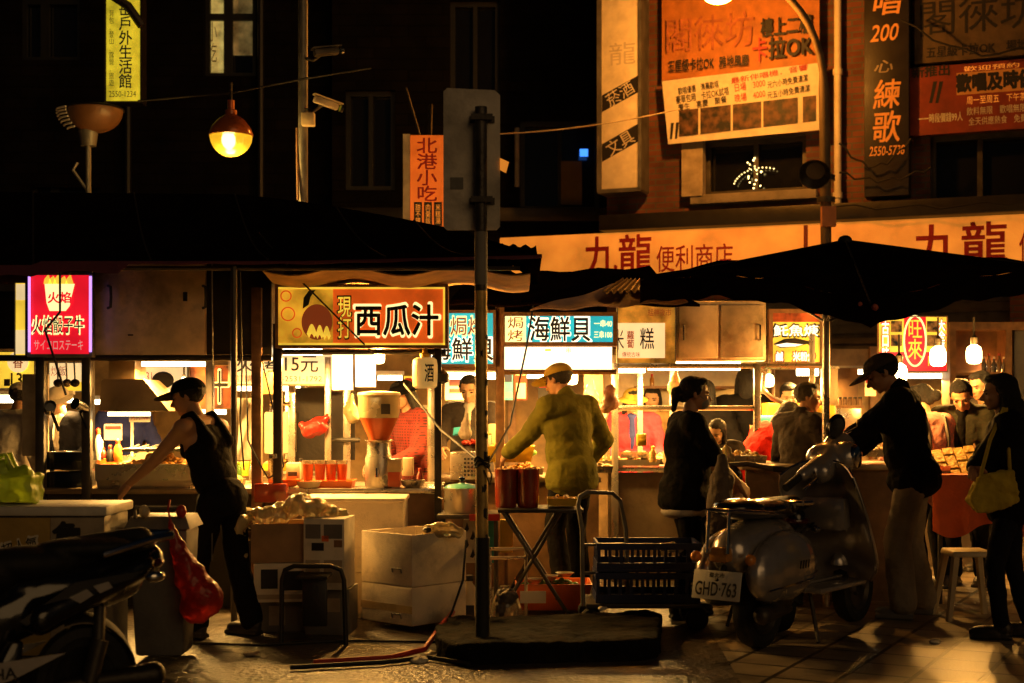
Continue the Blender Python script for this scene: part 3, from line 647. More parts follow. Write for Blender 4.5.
um = thing('market_umbrella', 'huge black market umbrella spreading over the right stalls and man in cap', 'umbrella', V(X(825, 9.8), 9.8, 0))
A = P(845, 241, 9.7); Nn = P(870, 304, 8.75); Lc = P(640, 281, 9.6); Rc = P(1110, 276, 9.5); Bc = P(838, 268, 11.2)
def sect(p, q):
    def fn(u, v):
        e = p.lerp(q, u); e.z += .10*math.sin(PI*u); r = A.lerp(e, v); r.z += .0*math.sin(PI*v)-.06*math.sin(PI*v)*math.sin(PI*u)+.01*math.sin(u*22)*v; return r
    return fn
b = MB()
for p, q in ((Lc, Nn), (Nn, Rc), (Rc, Bc), (Bc, Lc)): b.grid(sect(p, q), 14, 10, (0, 0, .01))
b.build('canopy', M['blackfab'], um)
for p in (Nn, Lc, Rc):
    b = MB(); b.tube([A.lerp(p, k/10)+V(0, -.012, .004) for k in range(11)], .007, 6); b.build('seam', mat('seam_tape', (.02, .012, .01), .8), um)
b = MB()
for p, q in ((Lc, Nn), (Nn, Rc)):
    def vl_(u, v, p=p, q=q):
        e = sect(p, q)(u, 1); return V(e.x, e.y-.004, e.z-.15*v*(1-.9*abs(u if p is Nn else 1-u)**0 *(1-(u if p is Lc else 1-u))**0*(.0))+.01*math.sin(u*40)*v)
    b.grid(vl_, 30, 3, (0, .006, 0))
b.build('valance', M['blackfab'], um)
b = MB(); b.tube([V(X(826, 9.8), 9.8, 0), V(X(826, 9.8), 9.8, A.z-.02)], .026, 12); b.build('pole', M['steelc'], um)
for p in (Nn, Lc, Rc, Bc):
    b = MB(); h = V(X(826, 9.8), 9.8, A.z-.05); e = h.lerp(p, .96); e.z -= .025; b.tube([h, h.lerp(p, .5)+V(0, 0, -.005), e], .011, 6); b.tube([h+V(0, 0, -.5), h.lerp(p, .5)+V(0, 0, -.01)], .009, 6); b.build('rib', M['iron'], um)
b = MB(); b.ell(Nn+V(.03, 0, -.02), .022, 8, 6); b.ell(Nn+V(-.06, 0, .0), .014, 8, 6); b.build('end_cap', mat('cap_pink', (.6, .15, .1), .4), um)
b = MB(); b.ell(A+V(0, 0, .0), (.05, .05, .04), 12, 8); b.build('finial', M['rubber'], um)

def tarp(name, label, corners, m, n=14, sag=.05, cat='awning'):
    a, b_, c, d = corners
    def fn(u, v):
        p = a.lerp(b_, u).lerp(d.lerp(c, u), v); p.z += -sag*math.sin(PI*u)*math.sin(PI*v)+.012*math.sin(u*19+v*7); return p
    b = MB(); b.grid(fn, n, n, (0, 0, .01)); return tag(b.build(name, m), label, cat)
tarp('tarpaulin', 'dark sagging tarpaulin stretched between the awning tip and umbrella', [P(448, 306, 10.4), P(690, 306, 10.3), P(650, 268, 11.6), P(470, 276, 11.6)], M['blackfab'], sag=.08)
b = MB(); pk = P(632, 270, 11.0)
for p, q in ((P(520, 300, 10.6), P(700, 304, 10.4)),): b.add([p, q, pk, p+V(0, 0, -.02), q+V(0, 0, -.02), pk+V(0, .05, 0)], [(0, 1, 2), (3, 5, 4), (0, 3, 4, 1), (1, 4, 5, 2), (2, 5, 3, 0)])
tag(b.build('peaked_awning', M['blackfab']), 'small black peaked awning under the red lettered fascia', 'awning')
tarp('pale_tarpaulin', 'pale pinkish tarpaulin sloping above the seafood stall sign', [P(530, 311, 9.95), P(688, 303, 9.95), P(650, 286, 10.3), P(612, 286, 10.3)], mat('pink_tarp', (.78, .5, .38), .7, bump=.3, dirt=.3), sag=.03)
b = MB()
def corr(u, v): p = P(602, 293, 9.9).lerp(P(678, 291, 9.9), u).lerp(P(622, 280, 10.3).lerp(P(668, 281, 10.3), u), v); p.z += .012*math.sin(u*70); return p
b.grid(corr, 90, 3, (0, 0, .006)); tag(b.build('corrugated_roof', mat('rust_sheet', (.4, .26, .1), .5, .5, dirt=.4)), 'small corrugated roof sheet above the seafood stall', 'roof sheet')
tarp('dark_flap', 'dark awning flap hanging at the tip of the long tent', [P(498, 268, 9.9), P(540, 264, 9.9), P(536, 248, 10.1), P(500, 246, 10.1)], M['blackfab'], sag=.02)
# ------------------------------------------------------------------ stalls
def frame_posts(st, pxs, Y, top, m, w=.03, name='post'):
    for px in pxs:
        b = MB(); b.box(X(px, Y)-w, X(px, Y)+w, Y-w, Y+w, 0, top); b.build(name, m, st, bevel=.004)
def rails(st, segs, m, r=.016, name='rail'):
    for a, b_ in segs:
        b = MB(); b.tube([a, b_], r, 8); b.build(name, m, st)
def signbox(name, label, px0, py0, px1, py1, Y, d, fm, face, cat='sign', fw=3, group=None):
    sg = thing(name, label, cat, P((px0+px1)/2, py1, Y+d/2), group=group)
    b = MB(); b.pbox(px0, py0, px1, py1, Y+.012, d); b.build('case', fm, sg, bevel=.006)
    b = MB()
    for a in ((px0, py0, px1, py0+fw), (px0, py1-fw, px1, py1), (px0, py0+fw, px0+fw, py1-fw), (px1-fw, py0+fw, px1, py1-fw)): b.pbox(*a, Y-.02, .03)
    b.build('frame', fm, sg)
    b = MB(); b.pbox(px0+fw, py0+fw, px1-fw, py1-fw, Y-.004, .012); b.build('face', face, sg)
    return sg
def patch(sg, px0, py0, px1, py1, Y, m, name='panel', dy=.003):
    b = MB(); b.pbox(px0, py0, px1, py1, Y-.004-dy, .002); return b.build(name, m, sg)
def otext(s, px0, py0, px1, py1, Y, m, mo, sg, off=.05, fo=.01, **k):
    e = (px1-px0)*.012+.8
    ptext(s, px0-e, py0-e, px1+e, py1+e, Y-.009, mo, sg, name='outline', off=fo+.026, **k); ptext(s, px0, py0, px1, py1, Y-.012, m, sg, off=fo, **k)
def tube_lamp(label, px0, px1, py, Y, power, h=5, group='fluorescent tubes under the stall roofs'):
    t = thing('tube_lamp', label, 'lamp', P((px0+px1)/2, py, Y), group=group)
    r = h/2/S(Y)
    b = MB(); b.tube([P(px0, py, Y), P(px1, py, Y)], r, 10); b.build('tube', M['tube'], t)
    b = MB(); z = Z(py, Y)+r+.004; b.box(X(px0-2, Y), X(px1+2, Y), Y-.03, Y+.03, z, z+.03); b.build('fitting', M['white'], t)
    L = X(px1, Y)-X(px0, Y)
    a = lamp('tube_light', P((px0+px1)/2, py, Y)+V(0, -.03, -r-.02), power*3.0, TUBE, kind='AREA', parent=t, shape='RECTANGLE', size=L, size_y=.08)
    a.data.spread = R(180); return t
def bulb(label, px, py, Y, power, h=18, socket=True, group='bare bulbs over the stalls'):
    t = thing('light_bulb', label, 'lamp', P(px, py+h/2, Y), group=group); r = h*.36/S(Y); c = P(px, py, Y)
    b = MB(); b.lathe([(.001, -r*1.2), (r*.6, -r*1.14), (r*.92, -r*.9), (r, -r*.4), (r, r*.5), (r*.85, r*1.0), (r*.45, r*1.3), (r*.36, r*1.4)], c=c, n=18); b.build('globe', M['bulb'], t)
    b = MB(); b.lathe([(r*.42, r*1.38), (r*.5, r*1.6), (r*.5, r*2.3), (r*.2, r*2.6), (.008, r*2.7), (.008, r*5)], c=c, n=12); b.build('socket', M['dkmetal'], t)
    lamp('bulb_light', c+V(0, -r*1.5, -r*.3), power*3.4, WARM, r*.6, parent=t); return t

# ---- stall A : far left grill
M['steelcab'] = mat('sheen_patch_steel', (.8, .62, .42), .3, .1, var=.7, scale=2.4, bump=.15, bscale=20, dirt=.6)  # soft reflections put into the colour as broad noise patches, besides the dirt
YA = 9.8
st = thing('grill_stall', 'left steel grill stall with big steel roof cabinet and range hood', 'stall', V(X(150, YA), YA, 0))
frame_posts(st, (41, 87), YA, 1.78, M['iron']); frame_posts(st, (41, 90, 210), YA+1.0, 1.78, M['iron'])
frame_posts(st, (257,), YA, 2.2, M['wood'], .034)
rails(st, [(P(-40, 358, YA), P(272, 358, YA)), (P(-40, 358, YA+1), P(250, 358, YA+1))], M['dkmetal'], .022)
b = MB(); b.pbox(94, 262, 205, 355, YA-.03, .55); rc = b.build('roof_cabinet', M['steelcab'], st, bevel=.012)
for px in (108, 203):
    b = MB(); b.tube([P(px, 286, YA-.03), P(px+2.5, 287, YA-.07), P(px+3, 297, YA-.08), P(px+2.5, 307, YA-.07), P(px, 308, YA-.03)], .01, 8); b.build('handle', M['iron'], rc)
b = MB(); b.pbox(183, 292, 187, 301, YA-.045, .015); b.tube([P(128, 335, YA-.035), P(133, 335, YA-.035)], .006, 6); b.build('latch', M['dkmetal'], rc)
b = MB(); b.pbox(206, 262, 272, 355, YA+.02, .5); b.build('dark_cabinet', M['dkmetal'], st, bevel=.01)
b = MB(); x0, x1 = X(95, YA), X(158, YA)
b.add([(x0, YA+.1, Z(411, YA)), (x1+.05, YA+.1, Z(411, YA)), (x1-.14, YA+.16, Z(379, YA)), (x0, YA+.16, Z(379, YA)), (x0, YA+.8, Z(411, YA)), (x1+.05, YA+.8, Z(411, YA)), (x1-.14, YA+.6, Z(379, YA)), (x0, YA+.6, Z(379, YA))], [(0, 1, 2, 3), (4, 7, 6, 5), (0, 3, 7, 4), (1, 5, 6, 2), (3, 2, 6, 7)])
b.build('range_hood', M['steel'], st, solid=.008)
b = MB(); b.pbox(109, 357, 135, 379, YA+.25, .3); b.build('hood_duct', M['steel'], st)
b = MB(); b.box(X(-30, YA), X(262, YA), YA-.02, YA+1.0, .78, .82); b.build('countertop', M['steel'], st, bevel=.008)
b = MB(); b.box(X(-30, YA), X(262, YA), YA+.03, YA+.06, .0, .78); b.build('front_panel', M['dkmetal'], st)
b = MB(); b.pbox(22, 374, 48, 456, YA+.12, .03); b.build('side_panel', M['boardd'], st, bevel=.006)
b = MB(); b.pbox(44, 452, 84, 470, YA+.05, .4); b.pbox(46, 472, 84, 500, YA+.05, .5); b.build('fryer', M['gloss'], st, bevel=.01)
# griddle
gr = thing('griddle', 'wide steel griddle loaded with grilling food where the man in tank top leans', 'griddle', P(145, 490, YA))
b = MB(); b.tub((X(145, YA), YA+.3), .66, .55, .7, .6, Z(492, YA), Z(468, YA), .02); b.build('pan', M['steelc'], gr, bevel=.004)
b = MB(); b.box(X(96, YA), X(194, YA), YA-.02, YA+.0, Z(480, YA), Z(464, YA)); b.build('front_plate', M['steelc'], gr)
def heap(c, rx, ry, h, n, r, seed, m, name, parent, flat=.7):
    rnd = random.Random(seed); b = MB()
    for k in range(n):
        a = rnd.uniform(0, 2*PI); q = math.sqrt(rnd.random()); x, y = rx*q*math.cos(a), ry*q*math.sin(a)
        s = r*rnd.uniform(.7, 1.3)
        b.ell((c[0]+x, c[1]+y, c[2]+h*(1-q*q)*rnd.random()+s*flat*.6), (s, s*rnd.uniform(.7, 1), s*flat), 8, 6, Rm=Matrix.Rotation(rnd.uniform(0, 3), 3, 'Z'))
    return tag(b.build(name, m, parent), kind='stuff')
heap((X(150, YA), YA+.3, Z(469, YA)), .26, .2, .07, 60, .035, 3, M['food'], 'grilled_food', gr)
b = MB(); b.box(X(120, YA), X(180, YA), YA+.05, YA+.5, Z(452, YA), Z(449, YA)); [b.tube([V(X(120+10*k, YA), YA+.05, Z(451, YA)), V(X(120+10*k, YA), YA+.5, Z(447, YA))], .006, 6) for k in range(7)]; b.build('splash_rack', M['steelc'], gr)
# fire beef sign
sg = signbox('beef_sign', 'lit crimson sign with a bowl picture and outlined characters at the far left', 27, 272, 92, 357, YA-.12, .12, M['galv'], M['facered'])
Yq = YA-.12
otext('火焰骰子牛', 33, 317, 83, 333, Yq, M['ink'], M['outline'], sg, off=.03)
ptext('サイコロステーキ', 34, 340, 83, 350, Yq-.01, mat('sign_pink', (.8, .45, .35), .5, emit=(.9, .5, .4), es=.5), sg)
b = MB(); q = [(45, 284), (75, 284), (72, 296), (70, 306), (66, 311), (50, 311), (47, 303)]
b.prism([(P(x, y, Yq).x, P(x, y, Yq).z) for x, y in q[::-1]], Yq-.009, Yq-.007); b.build('bowl_picture', M['outline'], sg)
ptext('火焰', 48, 292, 71, 303, Yq-.014, M['facered'], sg, off=.03)
b = MB()
for k, x in enumerate((48, 53, 58, 64, 70)): b.prism([(X(x-4, Yq), Z(284, Yq)), (X(x+4, Yq), Z(284, Yq)), (X(x+2, Yq), Z(278, Yq)), (X(x+1, Yq), Z(274+k % 2*2, Yq)), (X(x-3, Yq), Z(279, Yq))], Yq-.010, Yq-.008)
b.build('flame_picture', M['faceyel'], sg)
b = MB(); b.pbox(89, 276, 91.5, 352, Yq-.03, .012); b.pbox(28, 276, 30, 352, Yq-.03, .012); b.build('edge_tube', M['violet'], sg)
ws = signbox('yellow_side_sign', 'narrow yellow and white sign edge beside the crimson beef sign', 14, 282, 26, 356, YA-.05, .05, M['galv'], M['faceyel'], fw=1)
patch(ws, 15, 330, 25, 354, YA-.05, M['facecream']); patch(ws, 16, 284, 25, 300, YA-.05, M['facecream'])
# things under the left stall roof
mb_ = signbox('yellow_menu', 'yellow lit menu board with a round emblem and number thirteen', -8, 351, 35, 389, 11.4, .04, M['galv'], M['faceyel'], cat='menu board', fw=1)
ptext('13', 11, 373, 22, 386, 11.39, M['ink'], mb_, off=.02); patch(mb_, 4, 379, 10, 386, 11.4, M['ink'], 'black_square')
b = MB(Matrix.Translation(P(18, 362, 11.388)) @ FRONT); b.lathe([(.085, 0), (.085, .003), (.001, .003)], n=24); b.build('emblem', M['facecream'], mb_)
ptext('香', 13, 356, 23, 368, 11.38, M['inkglow'], mb_, off=.02)
mb_ = signbox('pale_menu', 'pale lit menu board between the two left stall posts', 48, 362, 84, 392, 11.6, .04, M['galv'], M['facecream'], cat='menu board', fw=1)
patch(mb_, 60, 382, 83, 391, 11.6, M['faceyel'], 'yellow_stripe'); ptext('炒飯', 51, 366, 66, 376, 11.59, M['inkglow'], mb_)
mb_ = signbox('phone_menu', 'cream lit board with a telephone number behind the man in tank top', 136, 366, 188, 400, 11.6, .04, M['galv'], M['facecream'], cat='menu board', fw=1)
ptext('2531-4', 138, 372, 160, 381, 11.59, M['inkglow'], mb_); b = MB(); b.ell(P(163, 380, 11.58), (.09, .004, .07), 16, 8); b.build('emblem', M['ink'], mb_)
mb_ = signbox('red_food_sign', 'red and green food sign with one large dark character under the left stall roof', 189, 365, 233, 409, 11.2, .04, M['wood'], mat('food_print', (.35, .1, .04), .5, var=1.2, scale=5, bump=0, emit=(.4, .06, .01), es=.35), cat='sign', fw=1)
otext('十', 211, 371, 228, 402, 11.2, M['ink'], M['outline'], mb_, off=.03, fo=.02)
tube_lamp('long fluorescent tube glowing under the big steel roof cabinet', 142, 205, 364, YA+.3, 26, 5)
tube_lamp('fluorescent tube under the range hood above the griddle', 108, 150, 414, YA+.35, 22, 4)
tube_lamp('fluorescent tube behind the cream panel at the far left edge', -5, 72, 399, 11.5, 14, 8)
tube_lamp('fluorescent tube behind the price board of the roast stall', 232, 300, 388, 11.4, 14, 6)
bulb('small round bulb glowing beside the cap of the man in tank top', 184, 381, 11.1, 7, 8)
pn = thing('price_card', 'small white price card on a thin white stand behind the griddle', 'card', P(139, 440, 10.6))
b = MB(); b.pbox(129, 411, 150, 422, 10.6, .01); b.build('card', M['paper'], pn); ptext('烤肉100', 131, 413, 148, 420, 10.595, M['redink'], pn)
b = MB(); b.tube([P(132, 422, 10.61), P(132, 470, 10.61)], .012, 6); b.build('stand', M['white'], pn)
# spotlights clipped on posts
for px, py, lab in ((50, 407, 'black clip spotlight on the first dark stall post'), (78, 405, 'black clip spotlight on the second dark stall post')):
    t = thing('spotlight', lab, 'lamp', P(px, py, YA-.05), group='clip spotlights of the left stall')
    T = Matrix.Translation(P(px, py, YA-.08)) @ Matrix.Rotation(R(70), 4, 'X') @ Matrix.Rotation(R(-25 if px > 60 else 20), 4, 'Y')
    b = MB(T); b.lathe([(.02, -.09), (.035, -.08), (.038, 0), (.04, .03), (.035, .03), (.03, .0), (.001, .0)], n=16); b.build('head', M['gloss'], t)
    b = MB(); b.tube([P(px, py, YA-.06), P(px+5, py+14, YA-.02), P(px+9, py+24, YA-.02)], .012, 6); b.build('arm', M['gloss'], t)
for k, (px, py, h, c) in enumerate(((103, 448, 10, 'red'), (110, 446, 16, 'black'), (118, 440, 22, 'orange'), (98, 430, 30, 'white'))):
    t = thing('sauce_bottle', ('small red capped jar beside the fryer', 'black pepper jar with red lid near the griddle', 'orange squeeze bottle standing behind the griddle', 'tall white bottle at the post of the left stall')[k], 'bottle', P(px, py+h, YA+.35), group='bottles at the left griddle')
    r = .022+.004*k; hh = h/S(YA+.35); c0 = P(px, py+h, YA+.35)
    b = MB(); b.lathe([(r, 0), (r*1.05, hh*.1), (r*1.05, hh*.6), (r*.5, hh*.8), (r*.45, hh*.85)], c=c0, n=14); b.build('body', M[c], t)
    b = MB(); b.lathe([(r*.55, hh*.85), (r*.55, hh*1.0), (r*.1, hh*1.08)], c=c0, n=12); b.build('cap', M['red'], t)
ck = thing('cup_stack', 'stack of clear plastic boxes behind the griddle', 'boxes', P(132, 462, 10.5))
for k in range(3):
    b = MB(); b.tub((X(126+9*k, 10.5), 10.5), .075, .075, .085, .085, .84, .98+.03*k, .004); b.build('box', M['clear'], ck)

# ---- roast stall (15元) between post and juice stall
YB_ = 10.6
mb_ = signbox('roast_price_board', 'cream price board with black characters and a telephone number left of the juice sign', 228, 353, 334, 386, YB_, .1, M['steel'], M['facecream'], cat='menu board', fw=2)
ptext('火烤', 236, 358, 276, 372, YB_-.01, M['ink'], mb_, off=.01); ptext('15元', 285, 356, 318, 372, YB_-.01, M['ink'], mb_, off=.01); ptext('訂購專線 02-2531-1792', 236, 375, 322, 382, YB_-.01, M['inkglow'], mb_)
st = thing('roast_stall', 'narrow steel roast stall with hanging paper and red bag beside the juice stall', 'stall', V(X(290, YB_), YB_, 0))
frame_posts(st, (328,), YB_, 1.75, M['steelc'], .022); frame_posts(st, (288,), YB_+.9, 1.75, M['steelc'], .02)
b = MB(); b.box(X(262, YB_), X(335, YB_), YB_, YB_+.8, .82, .86); b.build('countertop', M['steel'], st)
b = MB(); b.box(X(262, YB_), X(335, YB_), YB_+.03, YB_+.06, 0, .82); b.build('front_panel', M['brown'], st)
b = MB(); b.pbox(292, 388, 328, 462, YB_+.5, .02); b.build('back_panel', M['dkmetal'], st)
b = MB(); b.pbox(264, 412, 291, 454, YB_+.2, .3); mc = b.build('machine', M['cream'], st, bevel=.015)
b = MB(); b.tube([P(276, 412, YB_+.3), P(276, 400, YB_+.3)], .05, 12); b.tube([P(270, 404, YB_+.15), P(290, 404, YB_+.15)], .015, 8); b.build('crank', M['chrome'], mc)
b = MB(); b.tube([P(277, 454, YB_+.15), P(277, 478, YB_+.15)], .045, 12); b.build('spout', M['steelc'], mc)
for lab, px, py, h in (('sheet of wrapping paper hung on the post beside the price board', 264, 372, 22), ('long kraft paper bag hung on the brown post', 247, 398, 62)):
    b = MB()
    ww = 12 if h < 40 else 11
    def pf(u, v): return P(px-ww+2*ww*u+2*math.sin(v*3), py+h*v, 9.95)+V(0, .02*math.sin(u*5+v*4), 0)
    b.grid(pf, 8, 10, (0, .012, 0)); tag(b.build('paper_bag', M['paper'] if h > 40 else M['lining']), lab, 'paper bag', 'paper hung on the brown post')
def bag(name, label, pts, Y, m, depth=.1, cat='bag', seed=1, parent=None):
    """a full, tied bag: pts = (px, py, radius px)"""
    b = MB()
    for i, (x, y, r) in enumerate(pts):
        rr = r/S(Y); b.ell(P(x, y, Y), (rr, rr*.75, rr), 12, 8)
    for (x, y, r), (x2, y2, r2) in zip(pts, pts[1:]): b.cone(P(x, y, Y), P(x2, y2, Y), r/S(Y)*.9, r2/S(Y)*.9)
    return tag(skin(name, blob(b, .008, 4, .02, .05), m, parent), label, cat)
bag('red_hanging_bag', 'red bag bulging from the steel post of the roast stall', [(327, 417, 3), (318, 426, 10), (309, 430, 9), (302, 425, 4)], YB_-.06, M['redbag'])
# fruit jars on the roast counter etc.
jr = thing('tea_jar', 'clear jar of dark red tea standing left of the juice counter', 'jar', P(272, 505, 9.75))
c0 = P(272, 502, 9.75)
b = MB(); b.box(c0.x-.11, c0.x+.11, 9.68, 9.85, c0.z, c0.z+.13); b.build('tea', M['jelly'], jr, bevel=.01)
b = MB(); b.tube([c0+V(.02, .02, .13), c0+V(.02, .02, .3)], .05, 16); b.build('neck', M['clear'], jr)
b = MB(); b.tube([c0+V(.02, .02, .3), c0+V(.02, .02, .33)], .054, 16); b.build('lid', M['steelc'], jr)

# ---- juice stall
YJ = 9.85
st = thing('juice_stall', 'melon juice stall with brown front panel and steel counter in the middle left', 'stall', V(X(375, YJ), YJ, 0))
frame_posts(st, (278,), YJ-.1, 1.95, M['dkmetal'], .03); frame_posts(st, (438,), YJ-.1, 1.95, M['dkmetal'], .024); frame_posts(st, (292, 347, 432), YJ+.95, 1.75, M['steelc'], .026)
rails(st, [(P(278, 352, YJ-.08), P(446, 352, YJ-.08)), (P(278, 350, YJ+.9), P(440, 350, YJ+.9)), (P(330, 440, YJ+.9), P(360, 440, YJ+.9))], M['dkmetal'], .018)
b = MB(); b.box(X(268, YJ), X(440, YJ), YJ-.05, YJ+.8, Z(493, YJ), Z(488, YJ)); b.build('countertop', M['steelc'], st, bevel=.005)
b = MB(); b.box(X(272, YJ), X(438, YJ), YJ, YJ+.03, 0, Z(494, YJ)); b.build('front_panel', M['brown'], st)
b = MB(); b.pbox(330, 392, 355, 460, YJ+1.0, .02); b.build('back_panel', M['dkmetal'], st)
YJS = YJ-.2
sg = signbox('juice_sign', 'big orange brown lit sign with a melon picture for watermelon juice', 275, 284, 448, 348, YJS, .16, M['wood'], M['faceorange'], fw=3)
patch(sg, 278, 288, 333, 344, YJS, mat('melon_print', (.7, .4, .06), .5, var=.9, scale=4.5, bump=0, emit=(.75, .36, .02), es=.55), 'melon_picture')
b = MB(Matrix.Translation(P(317, 322, YJS-.010)) @ FRONT @ Matrix.Diagonal((1, 1.15, 1, 1))); b.lathe([(.105, 0), (.105, .002), (.001, .002)], n=32); b.build('melon_ball', M['inkglow'], sg)
for k, (cx_, cy_, w_) in enumerate(((312, 330, 5), (320, 331, 4), (327, 332, 4))):
    up = [(cx_-w_+2*w_*i/8, cy_-10*math.sin(PI*i/8)+4) for i in range(9)]; dn = [(cx_-w_*.5+w_*i/8, cy_-4*math.sin(PI*i/8)+8) for i in range(8, -1, -1)]
    b = MB(); b.prism([(X(x, YJS), Z(y, YJS)) for x, y in up+dn], YJS-.016-.001*k, YJS-.014-.001*k); b.build('melon_slice', M['faceyel'], sg)
b = MB(); b.prism([(X(x, YJS), Z(y, YJS)) for x, y in ((303, 309), (304, 298), (309, 291), (316, 290), (311, 297), (309, 305))], YJS-.018, YJS-.016); b.build('leaf_picture', mat('leaf_print', (.02, .04, .01), .5), sg)
for x_, y_, r_ in ((286, 296, .035), (288, 314, .045), (297, 333, .03)):
    b = MB(); b.tube([P(x_, y_, YJS-.009)+V(r_*math.cos(q), 0, r_*math.sin(q)) for q in [2*PI*k/20 for k in range(20)]], .005, 5, close=True); b.build('ring_picture', M['faceorange'], sg)
for a in ((278, 287, 445, 289), (443, 289, 445, 345), (278, 343, 445, 345)): patch(sg, *a, YJS, M['faceyel'], 'border', .006)
otext('現打', 338, 297, 351, 338, YJS, M['faceyel'], M['ink'], sg, off=.02, vertical=True)
otext('西瓜汁', 356, 305, 438, 335, YJS, M['ink'], M['outline'], sg, off=.055, fo=.025)
tube_lamp('bright fluorescent tube under the left end of the watermelon sign', 275, 322, 352, YJ+.05, 20, 7)
tube_lamp('thin fluorescent tube behind the juice dispenser', 378, 402, 378, YJ+.9, 8, 5)
bulb('squat bulb glowing right under the middle of the watermelon sign', 379, 357, YJ+.05, 26, 16)
for i, (x0, x1, y1, lab) in enumerate(((332, 353, 390, 'white plastic sheet lit from behind, left of its neighbour under the juice sign'), (355, 376, 387, 'white plastic sheet lit from behind, nearest the squat bulb'))):
    b = MB(); b.grid(lambda u, v: P(x0+(x1-x0)*u, 352+(y1-352)*v, YJ+.2)+V(0, .015*math.sin(u*4+v*2), 0), 6, 8, (0, .004, 0))
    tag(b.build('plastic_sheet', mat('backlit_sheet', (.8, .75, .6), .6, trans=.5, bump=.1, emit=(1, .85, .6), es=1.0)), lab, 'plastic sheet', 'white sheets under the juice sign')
ln = thing('paper_lantern', 'cream lantern with a dark painted character hanging beside the stall post', 'lantern', P(425, 388, YJ-.1))
T = Matrix.Translation(P(425, 373, YJ-.12)); r = .088
b = MB(T); b.lathe([(r*.75, -.105), (r*.95, -.09), (r, -.03), (r, .05), (r*.93, .09), (r*.7, .105)], n=20); b.build('shade', mat('lantern_shade', (.75, .55, .25), .6, emit=(.9, .5, .12), es=.3, bump=.1), ln)
b = MB(T); b.lathe([(r*.4, .105), (r*.4, .13), (.02, .14), (.008, .2)], n=14); b.build('cap', M['yellow'], ln)
text('酒', Matrix.Translation(P(430, 373, YJ-.12)+V(0, -.088, 0)) @ FRONT, .06, .12, M['ink'], ln, off=.02)
b = MB(); b.lathe([(.001, -.05), (.04, -.03), (.042, .02), (.001, .05)], c=P(449, 377, YJ-.1)-V(.04, 0, 0), n=10); tag(b.build('dark_weight', M['iron']), 'small dark diamond shaped weight hanging between lantern and seafood sign', 'weight')
# juice dispenser
dp = thing('juice_dispenser', 'tall juice dispenser with clear hopper half full of orange juice', 'dispenser', P(379, 488, YJ+.05))
c = P(379, 488, YJ+.05); k = 1/S(YJ+.05)
b = MB(); b.lathe([(19.3*k, 70.2*k), (21*k, 76*k), (21*k, 90*k), (22*k, 93*k), (20.5*k, 93*k), (.001, 92.5*k)], c=c, n=28); b.build('hopper', mat('hopper', (.85, .66, .34), .25, trans=.35, bump=.1, coat=.4), dp)
b = MB(); b.lathe([(.001, 48*k), (10*k, 48*k), (10.5*k, 50*k), (19.2*k, 70*k), (.001, 70.1*k)], c=c, n=24); b.build('juice', M['juice'], dp)
b = MB(); b.lathe([(22*k, 93*k), (21*k, 95.5*k), (8*k, 97*k), (.001, 97*k)], c=c, n=24); b.build('lid', M['cream'], dp)
b = MB(); b.lathe([(13*k, 0), (14*k, 2*k), (14*k, 30*k), (12*k, 34*k), (12*k, 46*k), (15*k, 48*k), (.001, 48*k)], c=c, n=24); b.build('base', M['steelc'], dp)
b = MB(); b.box(c.x+4*k, c.x+13*k, c.y-.15, c.y-.146, c.z+74*k, c.z+84*k); b.build('sticker', M['iron'], dp)
b = MB(); b.tube([c+V(0, -14*k, 20*k), c+V(0, -22*k, 20*k), c+V(0, -22*k, 12*k)], .012, 8); b.build('tap', M['chrome'], dp)
tk = thing('juice_tank', 'clear square tank of pale and orange juice below the tall hopper', 'tank', P(388, 487, YJ))
b = MB(); b.pbox(374, 472, 400, 487, YJ-.02, .16); b.build('juice', M['juice'], tk, bevel=.006)
b = MB(); b.pbox(373, 459, 401, 472, YJ-.022, .165); b.build('tank_top', mat('tank_pale', (.8, .6, .3), .3, trans=.3), tk, bevel=.006)
def cup(label, px, py, Y, h, r, juice, group, name='juice_cup', mcup='clear'):
    c = P(px, py, Y); t = thing(name, label, 'cup', c, group=group)
    b = MB(); b.lathe([(r*.75, 0), (r, h), (r*1.04, h), (r*.96, h*.995), (r*.7, .006), (.001, .006)], c=c, n=16); b.build('cup', M[mcup], t)
    b = MB(); b.lathe([(.001, .008), (r*.785, .008), (r*.985, h*.82), (.001, h*.82)], c=c, n=14); b.build('juice', M[juice], t); return t
for i, px in enumerate((322, 334, 345, 356)):
    cup(('first', 'second', 'third', 'fourth')[i]+' of the tall orange juice cups counted from the roast stall', px-14, 484-3, YJ+.1+.02*i, .145, .04, 'juice', 'orange juice cups on the juice counter')
tr = thing('juice_tray', 'shallow orange tray under the row of juice cups', 'tray', P(328, 489, YJ+.0)); 
b = MB(); b.tub((X(326, YJ), YJ+.12), .34, .22, .37, .25, Z(489, YJ), Z(481, YJ), .01); b.build('tray', M['orange'], tr)
for i, (px, py, w, m, lab) in enumerate(((287, 487, 14, 'orange', 'orange plastic bowl at the left end of the juice counter'), (309, 489, 13, 'cream', 'cream oval bowl beside the orange bowl on the juice counter'), (413, 488, 13, 'steelc', 'steel bowl tipped on the right end of the juice counter'))):
    b = MB(); k = w/S(YJ); b.lathe([(k*.5, 0), (k*.85, .02), (k, .055), (k*.95, .055), (k*.8, .025), (.001, .012)], c=P(px, py, YJ+.02), n=20); tag(b.build('bowl', M[m]), lab, 'bowl', 'bowls on the juice counter')
bx = thing('napkin_box', 'small cream box with a dark label beside the clear jar', 'box', P(292, 480, YJ+.1))
b = MB(); b.pbox(286, 463, 299, 480, YJ+.1, .12); b.build('box', M['cream'], bx, bevel=.006); b = MB(); b.pbox(288, 472, 297, 476, YJ+.097, .003); b.build('label_patch', M['ink'], bx)
